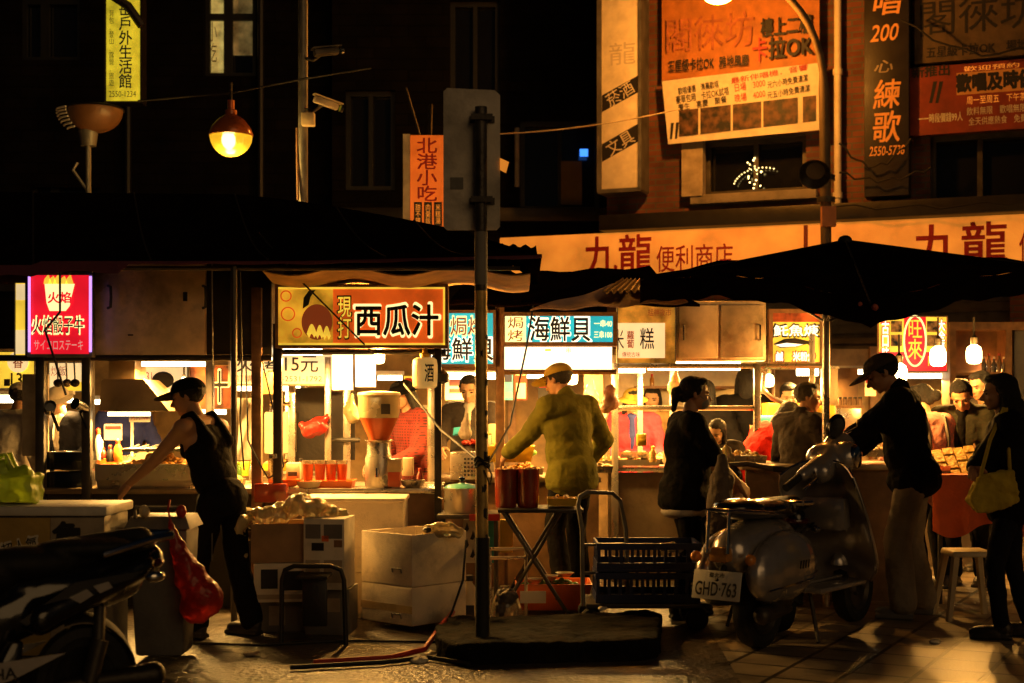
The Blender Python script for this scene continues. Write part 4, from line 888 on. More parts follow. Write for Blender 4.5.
b = MB(); b.pbox(402, 458, 413, 476, YJ+.3, .1); tag(b.build('cream_carton', M['cream'], bevel=.006), 'cream carton right of the juice tank', 'carton')
pt = thing('poster', 'cream poster with red heading on the back wall behind the plaid shirt', 'poster', P(432, 430, 11.6), group=None)
b = MB(); b.pbox(409, 405, 433, 432, 11.6, .01); b.build('sheet', M['paper'], pt); b = MB(); b.pbox(410, 424, 433, 431, 11.595, .004); b.build('red_band', M['red'], pt); ptext('西瓜汁', 411, 409, 431, 417, 11.594, M['redink'], pt)
b = MB(); b.pbox(418, 436, 433, 452, 11.6, .01); tag(b.build('notice', M['paper']), 'small pink notice under the cream poster behind the juice stall', 'notice')

# ---- seafood stall 1 (behind the pole)
Y1 = 11.0
st = thing('grilled_seafood_stall', 'seafood stall behind the foreground pole with a serving counter and steel grill', 'stall', V(X(470, Y1), Y1, 0))
frame_posts(st, (500, 432), Y1-.1, 2.15, M['wood'], .034)
b = MB(); b.box(X(430, Y1), X(600, Y1), Y1-.15, Y1+.7, .80, .84); b.build('countertop', M['steel'], st, bevel=.006)
b = MB(); b.box(X(432, Y1), X(598, Y1), Y1-.1, Y1-.07, 0, .80); b.build('front_panel', M['brown'], st)
rails(st, [(P(432, 368, Y1-.1), P(502, 368, Y1-.1)), (P(502, 372, Y1-.1), P(616, 372, Y1-.1))], M['wood'], .02)
sg = signbox('seafood_sign', 'cyan lit seafood sign half hidden by the foreground pole', 428, 310, 496, 367, Y1-.15, .12, M['wood'], M['facecyan'], fw=3)
otext('炭焗烤', 433, 317, 484, 335, Y1-.15, M['inkglow'], M['outline'], sg, off=.04, fo=.01); otext('海鮮貝', 431, 338, 493, 360, Y1-.15, M['ink'], M['facewhite'], sg, off=.045, fo=.02)
sg = signbox('seafood_sign', 'wide cyan lit seafood sign above the man in mustard jacket', 501, 312, 617, 346, Y1-.15, .12, M['wood'], M['facecyan'], fw=4)
patch(sg, 505, 316, 526, 342, Y1-.15, M['outline'], 'side_panel'); otext('焗', 508, 317, 523, 328, Y1-.15, M['inkglow'], M['outline'], sg, off=.02, fo=.01); otext('烤', 508, 330, 523, 341, Y1-.15, M['inkglow'], M['outline'], sg, off=.02, fo=.01)
otext('海鮮貝', 530, 317, 590, 341, Y1-.15, M['ink'], M['facewhite'], sg, off=.035, fo=.02)
ptext('一串40', 594, 320, 612, 327, Y1-.16, M['outline'], sg, off=.02); ptext('三串100', 594, 331, 612, 338, Y1-.16, M['outline'], sg, off=.02)
lb = thing('light_box', 'broad white light box glowing right under the wide cyan sign', 'light box', P(558, 372, Y1))
b = MB(); b.pbox(502, 347, 612, 371, Y1+.0, .05); b.build('face', glow('lightbox_glow', (1, .84, .52), 1.9, .05), lb)
b = MB(); b.pbox(500, 371.3, 614, 373.5, Y1-.02, .09); b.build('frame', M['wood'], lb)
a = lamp('box_light', P(558, 360, Y1)+V(0, -.03, -.1), 90, TUBE, kind='AREA', parent=lb, shape='RECTANGLE', size=.85, size_y=.18); a.rotation_euler = (R(35), 0, 0)
ptext('一', 545, 349, 551, 351, Y1-.003, M['faceyel'], lb); ptext('串', 566, 348, 571, 353, Y1-.003, M['faceyel'], lb)
tube_lamp('fluorescent tube low behind the head of the vendor woman', 446, 500, 376, 12.6, 16, 7)
bulb('bright bulb half hidden by the mustard cap', 572, 378, 11.7, 30, 16)
def poster(label, px0, py0, px1, py1, Y, m, bands, cat='poster', group=None):
    t = thing('poster', label, cat, P((px0+px1)/2, py1, Y), group=group)
    b = MB(); b.pbox(px0, py0, px1, py1, Y, .008); b.build('sheet', m, t)
    for k, (a0, b0, a1, b1, mm) in enumerate(bands):
        b = MB(); b.pbox(px0+(px1-px0)*a0, py0+(py1-py0)*b0, px0+(px1-px0)*a1, py0+(py1-py0)*b1, Y-.004, .002); b.build('printed_panel', M[mm], t)
    return t
poster('blue poster hung behind the stall beside the red one', 503, 370, 513, 400, 11.9, M['cyan'], [(.1, .1, .9, .4, 'blue'), (.1, .75, .9, .92, 'paper')])
poster('red and white poster between blue poster and mustard cap', 514, 369, 527, 400, 11.9, M['redboard'], [(.15, .45, .9, .95, 'paper'), (.1, .08, .9, .2, 'paper')])
poster('steel grey poster behind the right shoulder of the mustard jacket', 584, 369, 603, 402, 11.9, M['steel'], [])
poster('white notice with dark emblem left of the vendor woman', 445, 372, 466, 400, 12.9, M['facecream'], [(.2, .15, .75, .5, 'inkglow'), (.2, .6, .75, .75, 'inkglow')])
b = MB(); b.pbox(450, 452, 478, 480, Y1-.3, .25); gb = b.build('grill_box', M['steelc'], bevel=.01); tag(gb, 'perforated steel grill box on the counter left of the pole', 'grill box')
b = MB()
for i in range(4):
    for j in range(5): b.pbox(464+i*3.5, 458+j*4, 466+i*3.5, 460+j*4, Y1-.303, .002)
b.build('perforation', M['ink'], gb)
pk = thing('food_pack', 'blue and dark pack with red skewers lying before the vendor woman', 'pack', P(463, 450, Y1+.1))
b = MB(); b.add([P(450, 450, Y1+.02), P(478, 452, Y1), P(474, 426, Y1+.25), P(452, 428, Y1+.25)], [(0, 1, 2, 3)]); b.build('tray', M['iron'], pk, solid=.02)
heap(P(470, 445, Y1+.05), .07, .05, .03, 14, .022, 5, M['red'], 'skewered_meat', pk)
b = MB(); b.add([P(453, 436, Y1+.06), P(472, 434, Y1+.05), P(470, 427, Y1+.2), P(454, 429, Y1+.2)], [(0, 1, 2, 3)]); b.build('wrap', M['cyan'], pk, solid=.012)
bag('white_bag', 'small white plastic bag hanging before the vendor woman', [(467, 414, 2), (466, 424, 5), (465, 433, 7)], Y1-.1, M['cwhite'])
b = MB(); b.tub((X(505, Y1), Y1+.1), .4, .3, .46, .36, Z(462, Y1), Z(446, Y1), .012); yt = b.build('food_tub', M['yellow']); tag(yt, 'yellow food tub under the left hand of the man in mustard jacket', 'tub')
heap(P(515, 455, Y1+.1), .17, .1, .05, 30, .03, 8, M['leaf'], 'vegetables', yt)
heap(P(500, 452, Y1+.1), .1, .1, .05, 20, .03, 9, M['food2'], 'dumplings', yt)
for lab, px in (('cream paper carton standing left of the wooden stall post', 495), ('yellow paper bag standing right of the grill box', 488)):
    b = MB(); b.pbox(px-7, 424 if px > 490 else 432, px+5, 458, Y1+.15, .08); tag(b.build('paper_carton', M['cream'] if px > 490 else M['yellow'], bevel=.01), lab, 'carton')

# ---- rice cake stall
Y2 = 11.5
st = thing('rice_cake_stall', 'stall of steel roof cabinets and rails right of the seafood stall', 'stall', V(X(690, Y2), Y2, 0))
frame_posts(st, (615, 757), Y2-.3, 1.72, M['steelc'], .026); frame_posts(st, (640, 672, 812), Y2+.7, 2.0, M['steelc'], .022)
rails(st, [(P(604, 408, Y2-.3), P(757, 408, Y2-.3)), (P(616, 366, Y2-.3), P(830, 366, Y2-.3))], M['steelc'], .02)
b = MB(); b.pbox(676, 301, 766, 361, Y2, .6); rc = b.build('roof_cabinet', M['steelcab'], st, bevel=.01)
for x0, x1, hx in ((679, 718, 684), (721, 764, 760)):
    b = MB(); b.pbox(x0, 305, x1, 358, Y2-.016, .014); d_ = b.build('cabinet_door', M['steelcab'], rc, bevel=.006)
    b = MB(); b.tube([P(hx, 325, Y2-.016), P(hx, 325, Y2-.045), P(hx, 340, Y2-.045), P(hx, 340, Y2-.016)], .008, 6); b.build('handle', M['chrome'], d_)
b = MB(); b.box(X(604, Y2), X(770, Y2), Y2-.3, Y2+.5, Z(470, Y2), Z(466, Y2)); b.build('countertop', M['steelc'], st)
b = MB(); b.box(X(606, Y2), X(640, Y2), Y2-.25, Y2-.2, 0, Z(471, Y2)); b.box(X(640, Y2), X(770, Y2), Y2-.25, Y2-.2, 0, Z(471, Y2)); b.build('front_panel', M['steel'], st)
sg = signbox('rice_cake_sign', 'white lit rice cake sign in a gold patterned frame below the corrugated roof', 617, 303, 676, 364, Y2-.05, .1, M['galv'], mat('gold_print', (.7, .4, .08), .5, var=.9, scale=7, bump=0, emit=(.6, .28, .03), es=.3), fw=1)
patch(sg, 618, 323, 665, 358, Y2-.05, M['facecream'], 'white_panel'); ptext('米', 612, 329, 624, 350, Y2-.065, M['ink'], sg); ptext('糕', 640, 328, 654, 349, Y2-.065, M['ink'], sg, off=.01); ptext('蘿蔔', 627, 331, 634, 348, Y2-.065, M['inkglow'], sg, vertical=True, off=.02); ptext('傳統古味', 622, 352, 640, 357, Y2-.065, M['inkglow'], sg); ptext('艋舺夜市', 648, 309, 671, 316, Y2-.062, M['inkglow'], sg)
tube_lamp('wide fluorescent tube over the shelf of bottles in the rice cake stall', 648, 740, 366, Y2+.3, 34, 9)
tube_lamp('short fluorescent tube left of the rice cake cabinet', 618, 645, 370, Y2+.2, 12, 6)
sh = thing('bottle_shelf', 'narrow wall shelf behind the rice cake stall that holds sauce bottles', 'shelf', P(690, 390, 13.0))
b = MB(); b.pbox(636, 386, 740, 388.5, 13.0, .2); b.build('board', M['wood'], sh); b = MB(); b.pbox(600, 355, 775, 470, 13.3, .03); b.build('back_board', M['cream'], sh)
b = MB(); b.pbox(602, 340, 604, 470, 13.2, .1); b.pbox(772, 340, 774, 470, 13.2, .1); b.build('upright', M['wood'], sh)
lb0 = None
for k in range(16):
    px = 652+5.5*k
    if k % 4 == 3: px += 1.5
    if lb0 is None:
        c0 = P(px, 386, 13.08); lb0 = thing('shelf_bottle', 'small sauce bottle in the row on the shelf behind the rice cake stall', 'bottle', c0, group='sauce bottles on the shelf')
        b = MB(); b.lathe([(.02, 0), (.021, .06), (.01, .085), (.009, .09)], c=c0, n=10); b.build('body', mat('sauce', (.5, .22, .04), .2, trans=.3, var=.4), lb0)
        b = MB(); b.lathe([(.011, .09), (.011, .11), (.001, .112)], c=c0, n=8); b.build('cap', M['red'], lb0)
    else: copy_tree(lb0, P(px, 386, 13.08))
bulb('bare bulb on a bent steel arm right of the rice cake stall', 769, 381, Y2+.1, 22, 14)
b = MB(); b.tube([P(757, 366, Y2-.28), P(764, 372, Y2-.2), P(763, 390, Y2-.2), P(772, 398, Y2-.2), P(786, 404, Y2-.15), P(790, 410, Y2-.15)], .02, 8); b.build('lamp_arm', M['steelc'], st)
b = MB(); b.pbox(768, 403, 812, 415, Y2+.2, .3); cr = b.build('yellow_crate', M['yellow'], bevel=.01); tag(cr, 'bright yellow crate stacked on a cyan pack beside the rice cake stall', 'crate')
b = MB(); b.pbox(759, 415.5, 787, 425, Y2+.1, .3); tag(b.build('cyan_pack', M['cyan'], bevel=.02), 'cyan plastic pack with white print under the yellow crate', 'pack')
b = MB(); b.pbox(760, 426, 815, 430, Y2, .5); b.box(X(762, Y2), X(766, Y2), Y2+.05, Y2+.1, 0, Z(430, Y2)); b.box(X(808, Y2), X(813, Y2), Y2+.05, Y2+.1, 0, Z(430, Y2)); tag(b.build('wooden_rack', M['wood']), 'low wooden rack carrying the yellow crate and cyan pack', 'rack')
b = MB(); b.pbox(806, 405, 836, 440, Y2+.35, .3); tag(b.build('yellow_bin', M['yellow'], bevel=.02), 'yellow bin behind the grey haired man', 'bin')
bag('meat_bag', 'pinkish plastic bag of meat hanging on the seafood stall post', [(612, 385, 2), (610, 392, 7), (611, 402, 9), (606, 408, 6)], Y1-.2, mat('meat_bag', (.6, .3, .2), .3, bump=.4, trans=.2))
def tray(label, px, py, Y, w, d, fm, seed, group, cat='food tray', n=40, m='steelc', r=.028):
    c = P(px, py, Y); t = thing('food_tray', label, cat, c, group=group)
    b = MB(); b.tub((c.x, c.y), w*.94, d*.94, w, d, c.z, c.z+.05, .006); b.build('tray', M[m], t)
    heap((c.x, c.y, c.z+.02), w*.42, d*.42, .05, n, r, seed, M[fm], 'food', t); return t
tray('steel tray of fried food at the right hand of the mustard jacket', 604, 466, 11.35, .3, .34, 'food2', 20, 'food trays on the middle counters')
tray('steel tray of golden food before the lady in crimson vest', 637, 465, 11.35, .34, .34, 'food', 21, 'food trays on the middle counters')
tray('small food tray half hidden behind the woman with face mask', 665, 464, 11.4, .22, .3, 'food2', 22, 'food trays on the middle counters')
for k, (px, lab) in enumerate(((627, 'clear lidded box of food before the lady in crimson vest, nearer the stall post'), (642, 'clear lidded box of food before the lady in crimson vest, nearer the masked woman'))):
    c = P(px, 458, 11.25); t = thing('food_box', lab, 'food box', c, group='clear food boxes on the counter')
    b = MB(); b.tub((c.x, c.y), .11, .1, .12, .11, c.z, c.z+.05, .004); b.build('box', M['clear'], t); b = MB(); b.ell((c.x, c.y, c.z+.03), (.045, .04, .028), 10, 6); b.build('food', M['food'], t)

# ---- fish noodle stall and right hand stalls
Y3 = 12.4
sg = signbox('fish_sign', 'yellow lit sign with a dark fish picture above the grey haired man', 769, 309, 824, 366, Y3, .1, M['wood'], M['faceyel'], fw=4)
patch(sg, 773, 313, 820, 322, Y3, mat('red_print', (.5, .1, .02), .5, var=1, emit=(.5, .06, .01), es=.4, bump=0), 'red_strip')
otext('魠魚焿', 774, 325, 818, 336, Y3, M['facewhite'], M['ink'], sg, off=.02, fo=.02)
b = MB(); b.prism([(X(x, Y3), Z(y, Y3)) for x, y in ((773, 344), (784, 339), (795, 338), (808, 341), (814, 336), (813, 348), (807, 344), (795, 347), (780, 348))], Y3-.012, Y3-.01); b.build('fish_picture', M['ink'], sg)
b = MB(); b.prism([(X(x, Y3), Z(y, Y3)) for x, y in ((775, 345), (786, 343), (797, 344), (803, 344.5), (795, 346.5), (781, 347))], Y3-.016, Y3-.014); b.build('fish_belly', M['facewhite'], sg)
for s, x0, x1 in (('鹹', 776, 783), ('米粉炒', 793, 815)): otext(s, x0, 352, x1, 361, Y3, M['facewhite'], M['inkglow'], sg, off=.05, fo=.03)
st = thing('noodle_stall', 'noodle stall with cream upright panels behind the umbrella pole', 'stall', V(X(830, Y3), Y3, 0))
b = MB(); b.pbox(822, 368, 838, 425, Y3+.1, .06); b.build('upright_panel', M['cream'], st, bevel=.005)
b = MB(); b.pbox(838, 368, 858, 404, Y3+.3, .05); b.build('side_panel', M['brown'], st)
b = MB(); b.pbox(764, 366, 840, 368.5, Y3, .5); b.build('shelf', M['steelc'], st)
b = MB(); b.box(X(765, Y3), X(985, Y3), Y3-.2, Y3+.4, .8, .84); b.build('countertop', M['steelc'], st); b = MB(); b.box(X(765, Y3), X(985, Y3), Y3-.15, Y3-.12, 0, .8); b.build('front_panel', M['steel'], st)
b = MB(); b.pbox(836, 408, 862, 440, Y3-.1, .3); b.build('steel_box', M['steelc'], st, bevel=.01)
tube_lamp('short bright fluorescent tube under the fish sign', 797, 818, 372, Y3+.2, 14, 8)
for k in range(5):
    c0 = P(840+5*k, 405, Y3); t = thing('spice_jar', 'small dark spice jar in the row behind the umbrella pole', 'jar', c0, group='spice jars behind the umbrella pole')
    b = MB(); b.lathe([(.018, 0), (.02, .045), (.014, .055)], c=c0, n=10); b.build('jar', M['brown'], t); b = MB(); b.lathe([(.016, .055), (.016, .07), (.001, .071)], c=c0, n=10); b.build('lid', M['ink'], t)
b = MB(); b.pbox(836, 405.5, 864, 408, Y3-.08, .2); tag(b.build('spice_shelf', M['wood']), 'wooden board under the row of dark spice jars', 'shelf')
Y4 = 12.2
sg = signbox('snack_banner', 'red and yellow banner with a red oval hung behind the man in black cap', 878, 316, 948, 372, Y4, .02, M['wood'], M['faceyel'], cat='banner', fw=1)
patch(sg, 879, 352, 947, 371, Y4, M['facered'], 'red_strip'); patch(sg, 904, 317, 926, 371, Y4, M['facered'], 'red_column', .004)
b = MB(); b.tube([P(915+11*math.cos(2*PI*k/32), 341+25*math.sin(2*PI*k/32), Y4-.012) for k in range(32)], .008, 6, close=True); b.build('oval', M['outline'], sg)
ptext('旺來', 908, 320, 922, 359, Y4-.013, M['faceyel'], sg, vertical=True, off=.01); otext('古口味', 882, 321, 889, 360, Y4, M['facewhite'], M['facered'], sg, off=.03, fo=.03, vertical=True); otext('大全集', 938, 320, 945, 352, Y4, M['facewhite'], M['facered'], sg, off=.03, fo=.03, vertical=True)
for k, (x, y) in enumerate(((891, 321), (891, 335), (927, 321), (927, 335))):
    b = MB(); b.pbox(x, y, x+11, y+11, Y4-.009, .002); b.build('food_photo', mat('food_photo', (.3, .15, .05), .6, var=1.5, scale=16, bump=0, emit=(.3, .12, .02), es=.25), sg)
ptext('17', 928, 356, 936, 366, Y4-.012, M['faceyel'], sg)
bulb('bright bulb hanging just behind the shoulder of the man in black cap', 899, 374, 10.6, 22, 22)
bulb('broad glowing bulb before the right edge of the red banner', 938, 357, 11.6, 18, 22)
bulb('tall glowing bulb right of the red banner, apart from the others', 974, 355, 11.3, 26, 21)
bulb('small glowing bulb low beside the cream panel of the noodle stall', 772, 452, 13.6, 1, 8) if False else None
sf = thing('back_shelf', 'lit wooden shelf of bottles at the far right behind the bulbs', 'shelf', P(995, 380, 13.0))
b = MB(); b.pbox(950, 322, 1050, 330, 13, .3); b.pbox(950, 330, 956, 440, 13, .25); b.pbox(1006, 330, 1012, 440, 13, .25); b.build('frame', M['wood'], sf)
b = MB(); b.pbox(956, 372, 1006, 375, 13, .25); b.build('board', M['wood'], sf); b = MB(); b.pbox(956, 330, 1006, 440, 13.27, .02); b.build('back_board', M['brown'], sf)
b = MB(); b.pbox(1014, 330, 1060, 470, 13.1, .05); b.build('side_board', M['grey'], sf)
for k in range(5):
    c0 = P(984+5*k, 372, 13.05); t = thing('sauce_jug', 'dark sauce bottle in the row on the far right lit shelf', 'bottle', c0, group='bottles on the far right shelf')
    h = .12+.03*(k % 2); b = MB(); b.lathe([(.022, 0), (.023, h*.6), (.009, h*.85), (.009, h)], c=c0, n=10); b.build('body', M['brown' if k % 2 else 'iron'], t); b = MB(); b.lathe([(.012, h), (.012, h+.02), (.001, h+.021)], c=c0, n=8); b.build('cap', M['red' if k % 2 else 'white'], t)
tube_lamp('dim tube lamp under the far right shelf board', 985, 1006, 366, 13.15, 8, 3)
# right hand table and goods
Y5 = 9.9
tb = thing('snack_table', 'snack table under a bright orange cloth at the right', 'table', P(962, 610, Y5))
x0, x1 = X(935, Y5), X(1040, Y5); zt = Z(476, Y5)
b = MB(); b.box(x0, x1, Y5, Y5+.7, zt-.03, zt); b.build('tabletop', M['wood'], tb)
for x in (x0+.05, x1-.05):
    for y in (Y5+.05, Y5+.65): b = MB(); b.tube([(x, y, 0), (x, y, zt-.03)], .018, 8); b.build('leg', M['iron'], tb)
def drape(u, v):
    x = x0-.02+(x1-x0+.04)*u; zz = zt-.0-v*(.38+.05*math.sin(u*9)); return V(x, Y5-.02-.015*math.sin(u*26)*v, zz)
b = MB(); b.grid(drape, 40, 8, (0, .008, 0)); b.box(x0-.02, x1+.02, Y5-.02, Y5+.72, zt+.002, zt+.01); b.build('skirt', M['orcloth'], tb)
tb['label'] = 'wooden snack table with an orange cloth skirt behind the yellow shoulder bag'
gd = thing('display_tray', 'tilted wooden display tray of wrapped golden snacks on the orange table', 'tray', P(958, 474, Y5+.3))
T = Matrix.Translation(P(958, 468, Y5+.25)) @ Matrix.Rotation(R(38), 4, 'X') @ Matrix.Rotation(R(-8), 4, 'Y')
b = MB(T); b.box(-.16, .16, -.2, .2, -.02, 0); b.box(-.165, -.155, -.2, .2, 0, .04); b.box(.155, .165, -.2, .2, 0, .04); b.build('board', M['wood'], gd)
b = MB(T)
for i in range(4):
    for j in range(5): b.box(-.145+.075*i, -.08+.075*i, -.18+.075*j, -.115+.075*j, .0, .03+.008*((i+j) % 2))
b.build('snack', M['food2'], gd); gd.children[1]['kind'] = 'stuff'
tray('steel tray of fried snacks on the orange table, left of the display tray', 925, 472, Y5+.3, .28, .3, 'food2', 31, 'snack trays on the right')
b = MB(); b.tub((X(990, 9.95), 10.0), .13, .1, .15, .12, Z(470, 9.95), Z(458, 9.95), .006); tag(b.build('green_bowl', mat('lime', (.25, .7, .05), .4)), 'small lime green bowl beside the display tray', 'bowl')
tray('steel tray of golden snacks under the arm of the man in black cap', 868, 456, 10.2, .38, .34, 'food2', 33, 'snack trays on the right', n=60)
tray('steel tray of fried food beside the elbow of the grey haired man', 846, 452, 10.5, .3, .3, 'food', 34, 'snack trays on the right')
st = thing('fried_stall', 'low dark stall counter behind the silver scooter', 'stall', V(X(860, 10.3), 10.3, 0))
b = MB(); b.box(X(740, 10.1), X(906, 10.1), 10.0, 10.8, Z(464, 10.1)-.04, Z(464, 10.1)-.004); b.build('countertop', M['steel'], st, bevel=.005)
b = MB(); b.box(X(745, 10.1), X(900, 10.1), 10.05, 10.1, 0, Z(464, 10.1)-.04); b.build('front_panel', M['brown'], st)
sk = thing('bottle_pair', 'clear sauce bottle standing on the dark counter beside the man in black cap', 'bottle', P(873, 460, 10.15)); c0 = P(873, 459, 10.15)
b = MB(); b.lathe([(.03, 0), (.032, .1), (.015, .14), (.013, .16)], c=c0, n=14); b.build('body', M['clear'], sk); b = MB(); b.lathe([(.016, .16), (.016, .18), (.001, .182)], c=c0, n=10); b.build('cap', M['orange'], sk); sk.name = 'sauce_bottle'
b = MB(); b.tub((X(844, 10.4), 10.4), .2, .2, .26, .26, Z(430, 10.4)-.12, Z(430, 10.4), .01); tag(b.build('red_basin', M['red'], bevel=.01), 'red plastic basin between the round mirror and grey haired man', 'basin')
so_ = thing('plastic_stool', 'white plastic stool with splayed legs under the orange table skirt', 'stool', V(X(967, 9.3), 9.3, 0))
c0 = V(X(967, 9.3), 9.3, 0)
b = MB(); b.frustum((c0.x, c0.y), .28, .28, .26, .26, .41, .45); b.build('seat', M['cream'], so_, bevel=.012)
for sx in (-1, 1):
    for sy in (-1, 1):
        b = MB(); b.tube([(c0.x+sx*.11, c0.y+sy*.11, .41), (c0.x+sx*.17, c0.y+sy*.17, 0)], [.028, .022], 6); b.build('leg', M['cream'], so_)

def jarset(items):
    for px, py, Y, h, r, m, mc, lab, g in items:
        c0 = P(px, py, Y); hh = h/S(Y); rr = r/S(Y); t = thing('condiment_bottle', lab, 'bottle', c0, group=g)
        b = MB(); b.lathe([(rr, 0), (rr*1.04, hh*.08), (rr*1.02, hh*.58), (rr*.5, hh*.78), (rr*.45, hh*.86)], c=c0, n=14); b.build('body', M[m], t)
        b = MB(); b.lathe([(rr*.55, hh*.86), (rr*.55, hh*.98), (rr*.2, hh)], c=c0, n=12); b.build('cap', M[mc], t)
G1 = 'condiment bottles on the stall counters'
jarset([(238, 478, 10.5, 16, 4, 'leaf', 'green', 'green topped bottle standing behind the thin awning post', G1), (239, 490, 10.3, 12, 4, 'cyan', 'blue', 'short blue capped bottle behind the thin awning post', G1),
 (253, 480, 10.6, 20, 4, 'clear', 'cream', 'clear bottle with cream cap beside the brown post', G1), (301, 480, 10.2, 22, 3.5, 'brown', 'ink', 'slim brown sauce bottle behind the napkin box', G1),
 (420, 486, 10.1, 18, 3.5, 'jelly', 'red', 'dark red sauce bottle behind the tipped steel bowl', G1), (607, 460, 11.2, 18, 3, 'clear', 'orange', 'clear sauce bottle beside the seafood stall post', G1),
 (653, 462, 11.1, 16, 3.5, 'food2', 'yellow', 'golden jar beside the sleeve of the masked woman', G1), (858, 458, 10.3, 20, 4, 'clear', 'steelc', 'clear glass jar with steel lid left of the orange capped bottle', G1), (885, 456, 10.6, 18, 4, 'food', 'red', 'brown jar with red lid under the sleeve of the man in black cap', G1)])
def stack(label, px, py, Y, r, n, m, g):
    c0 = P(px, py, Y); rr = r/S(Y); t = thing('bowl_stack', label, 'bowls', c0, group=g)
    for k in range(n):
        b = MB(); b.lathe([(rr*.55, .018*k), (rr, .018*k+.045), (rr*.96, .018*k+.045), (rr*.5, .018*k+.008)], c=c0, n=18); b.build('bowl', M[m], t)
stack('stack of white paper bowls on the seafood counter beside the wooden post', 486, 452, 11.15, 6, 6, 'white', 'bowl stacks on the counters')
stack('stack of cream bowls on the counter behind the masked woman', 668, 466, 11.2, 6, 5, 'cream', 'bowl stacks on the counters')
stack('stack of pale bowls on the left counter beside the man in tank top', 226, 470, 10.4, 7, 5, 'cream', 'bowl stacks on the counters')
stack('stack of orange bowls on the dark counter beside the umbrella pole', 838, 462, 10.4, 7, 4, 'orange', 'bowl stacks on the counters')
for px, py, Y, lab in ((676, 372, 11.4, 'clear plastic bag of goods hung from the tube rail left of the masked head'), (592, 380, 11.3, 'clear plastic bag hung behind the mustard shoulder'), (352, 395, 10.7, 'clear plastic bag hung on the post behind the juice dispenser')):
    bag('hung_bag', lab, [(px, py, 2), (px-1, py+8, 5), (px-1, py+16, 8), (px+1, py+22, 7)], Y, M['clearbag'])['group'] = 'clear bags hung in the stalls'
for k, (px, m, lab) in enumerate(((57, 'dkmetal', 'black iron ladle hanging between the two dark posts'), (66, 'steelc', 'steel ladle hanging between the two dark posts'), (74, 'dkmetal', 'black strainer hanging right of the steel ladle'))):
    t = thing('ladle', lab, 'ladle', P(px, 380, 10.4), group='ladles hung under the left roof'); 
    b = MB(); b.tube([P(px, 360, 10.4), P(px+1, 380, 10.38)], .006, 6); b.build('handle', M[m], t)
    b = MB(); b.ell(P(px+1, 383, 10.37), (.035, .02, .03), 12, 8); b.build('scoop', M[m], t)
b = MB(); b.grid(lambda u, v: P(598+10*u+1.5*math.sin(v*6), 404+26*v, 11.15)+V(0, .02*math.sin(u*6), 0), 8, 8, (0, .01, 0)); tag(b.build('rag', M['cpink']), 'pinkish rag hung over the rail beside the seafood post', 'rag')
for k, (px0, py0, px1, py1, Y, m, lab) in enumerate(((104, 424, 122, 440, 12.8, 'paper', 'small paper notice in the back of the grill stall, nearest the fryer'), (404, 376, 416, 396, 12.9, 'faceyel', 'lit yellow notice behind the paper lantern'), (538, 380, 548, 402, 12.6, 'dkmetal', 'dark board behind the brim of the mustard cap'), (683, 396, 694, 412, 13.1, 'paper', 'paper notice on the wooden back board of the bottle shelf'), (865, 376, 876, 396, 13.6, 'cream', 'cream notice behind the visor of the man in black cap'))):
    t = thing('notice', lab, 'notice', P(px0, py1, Y), group='notices at the back of the stalls')
    b = MB(); b.pbox(px0, py0, px1, py1, Y, .01); b.build('sheet', M[m], t); b = MB(); b.pbox(px0+1, py0+2, px1-1, py0+(py1-py0)*.35, Y-.003, .002); b.build('printed_panel', M['redink'], t)

tray('steel tray heaped with pale noodles behind the griddle', 146, 462, 10.75, .34, .26, 'noodle', 61, 'trays in the left stall', n=70, r=.02) if not M.update(noodle=mat('noodles', (.75, .6, .3), .5, var=.3, bump=.9, bscale=70)) else None
tray('orange tray of grilled skewers beside the red jar on the left stall', 108, 465, 10.7, .2, .24, 'food', 62, 'trays in the left stall', n=30, m='orange')
tray('steel tray of golden buns behind the man in tank top', 222, 486, 10.2, .3, .26, 'food2', 63, 'trays in the left stall', n=22, r=.04)
tray('yellow tray of stacked buns on the roast stall counter', 280, 470, 10.9, .26, .2, 'food2', 64, 'trays in the left stall', n=24, m='yellow')
tray('wide steel tray of golden food before the grey haired man', 822, 458, 10.55, .3, .3, 'food2', 65, 'trays on the right counter')
tray('orange tray of fried slices in front of the bowing man', 950, 470, 10.5, .3, .24, 'food', 66, 'trays on the right counter', m='orange')
tray('steel tray of fried food between masked woman and child', 708, 462, 10.6, .3, .3, 'food', 67, 'trays on the right counter')
tray('steel tray of golden slices under the red jacket', 745, 462, 10.55, .28, .3, 'food2', 68, 'trays on the right counter')
tray('long steel tray of browned food at the left hand of the mustard jacket', 524, 474, 10.95, .3, .24, 'food', 69, 'food trays on the middle counters')
tray('steel tray of shellfish right of the wooden post on the seafood counter', 590, 472, 10.9, .34, .26, 'food2', 70, 'food trays on the middle counters')
for px, py, w_, h_, m, lab in ((206, 484, 14, 16, 'cream', 'cream food carton behind the elbow of the man in tank top'), (218, 468, 10, 12, 'orange', 'small orange carton stacked behind the tank top'), (244, 476, 9, 14, 'yellow', 'yellow carton behind the thin awning post'), (856, 440, 12, 12, 'paper', 'white paper box behind the fried food tray'), (878, 436, 10, 14, 'orange', 'orange packet standing behind the golden snack tray'), (642, 446, 9, 12, 'yellow', 'yellow packet behind the clear food boxes')):
    b = MB(); b.pbox(px-w_/2, py-h_, px+w_/2, py, 10.95, .1); b.box(X(px-w_/2+1, 10.95), X(px+w_/2-1, 10.95), 10.945, 10.9485, Z(py-3, 10.95), Z(py-h_*.6, 10.95)); tag(b.build('food_carton', M[m], bevel=.004), lab, 'carton', 'small cartons on the counters')
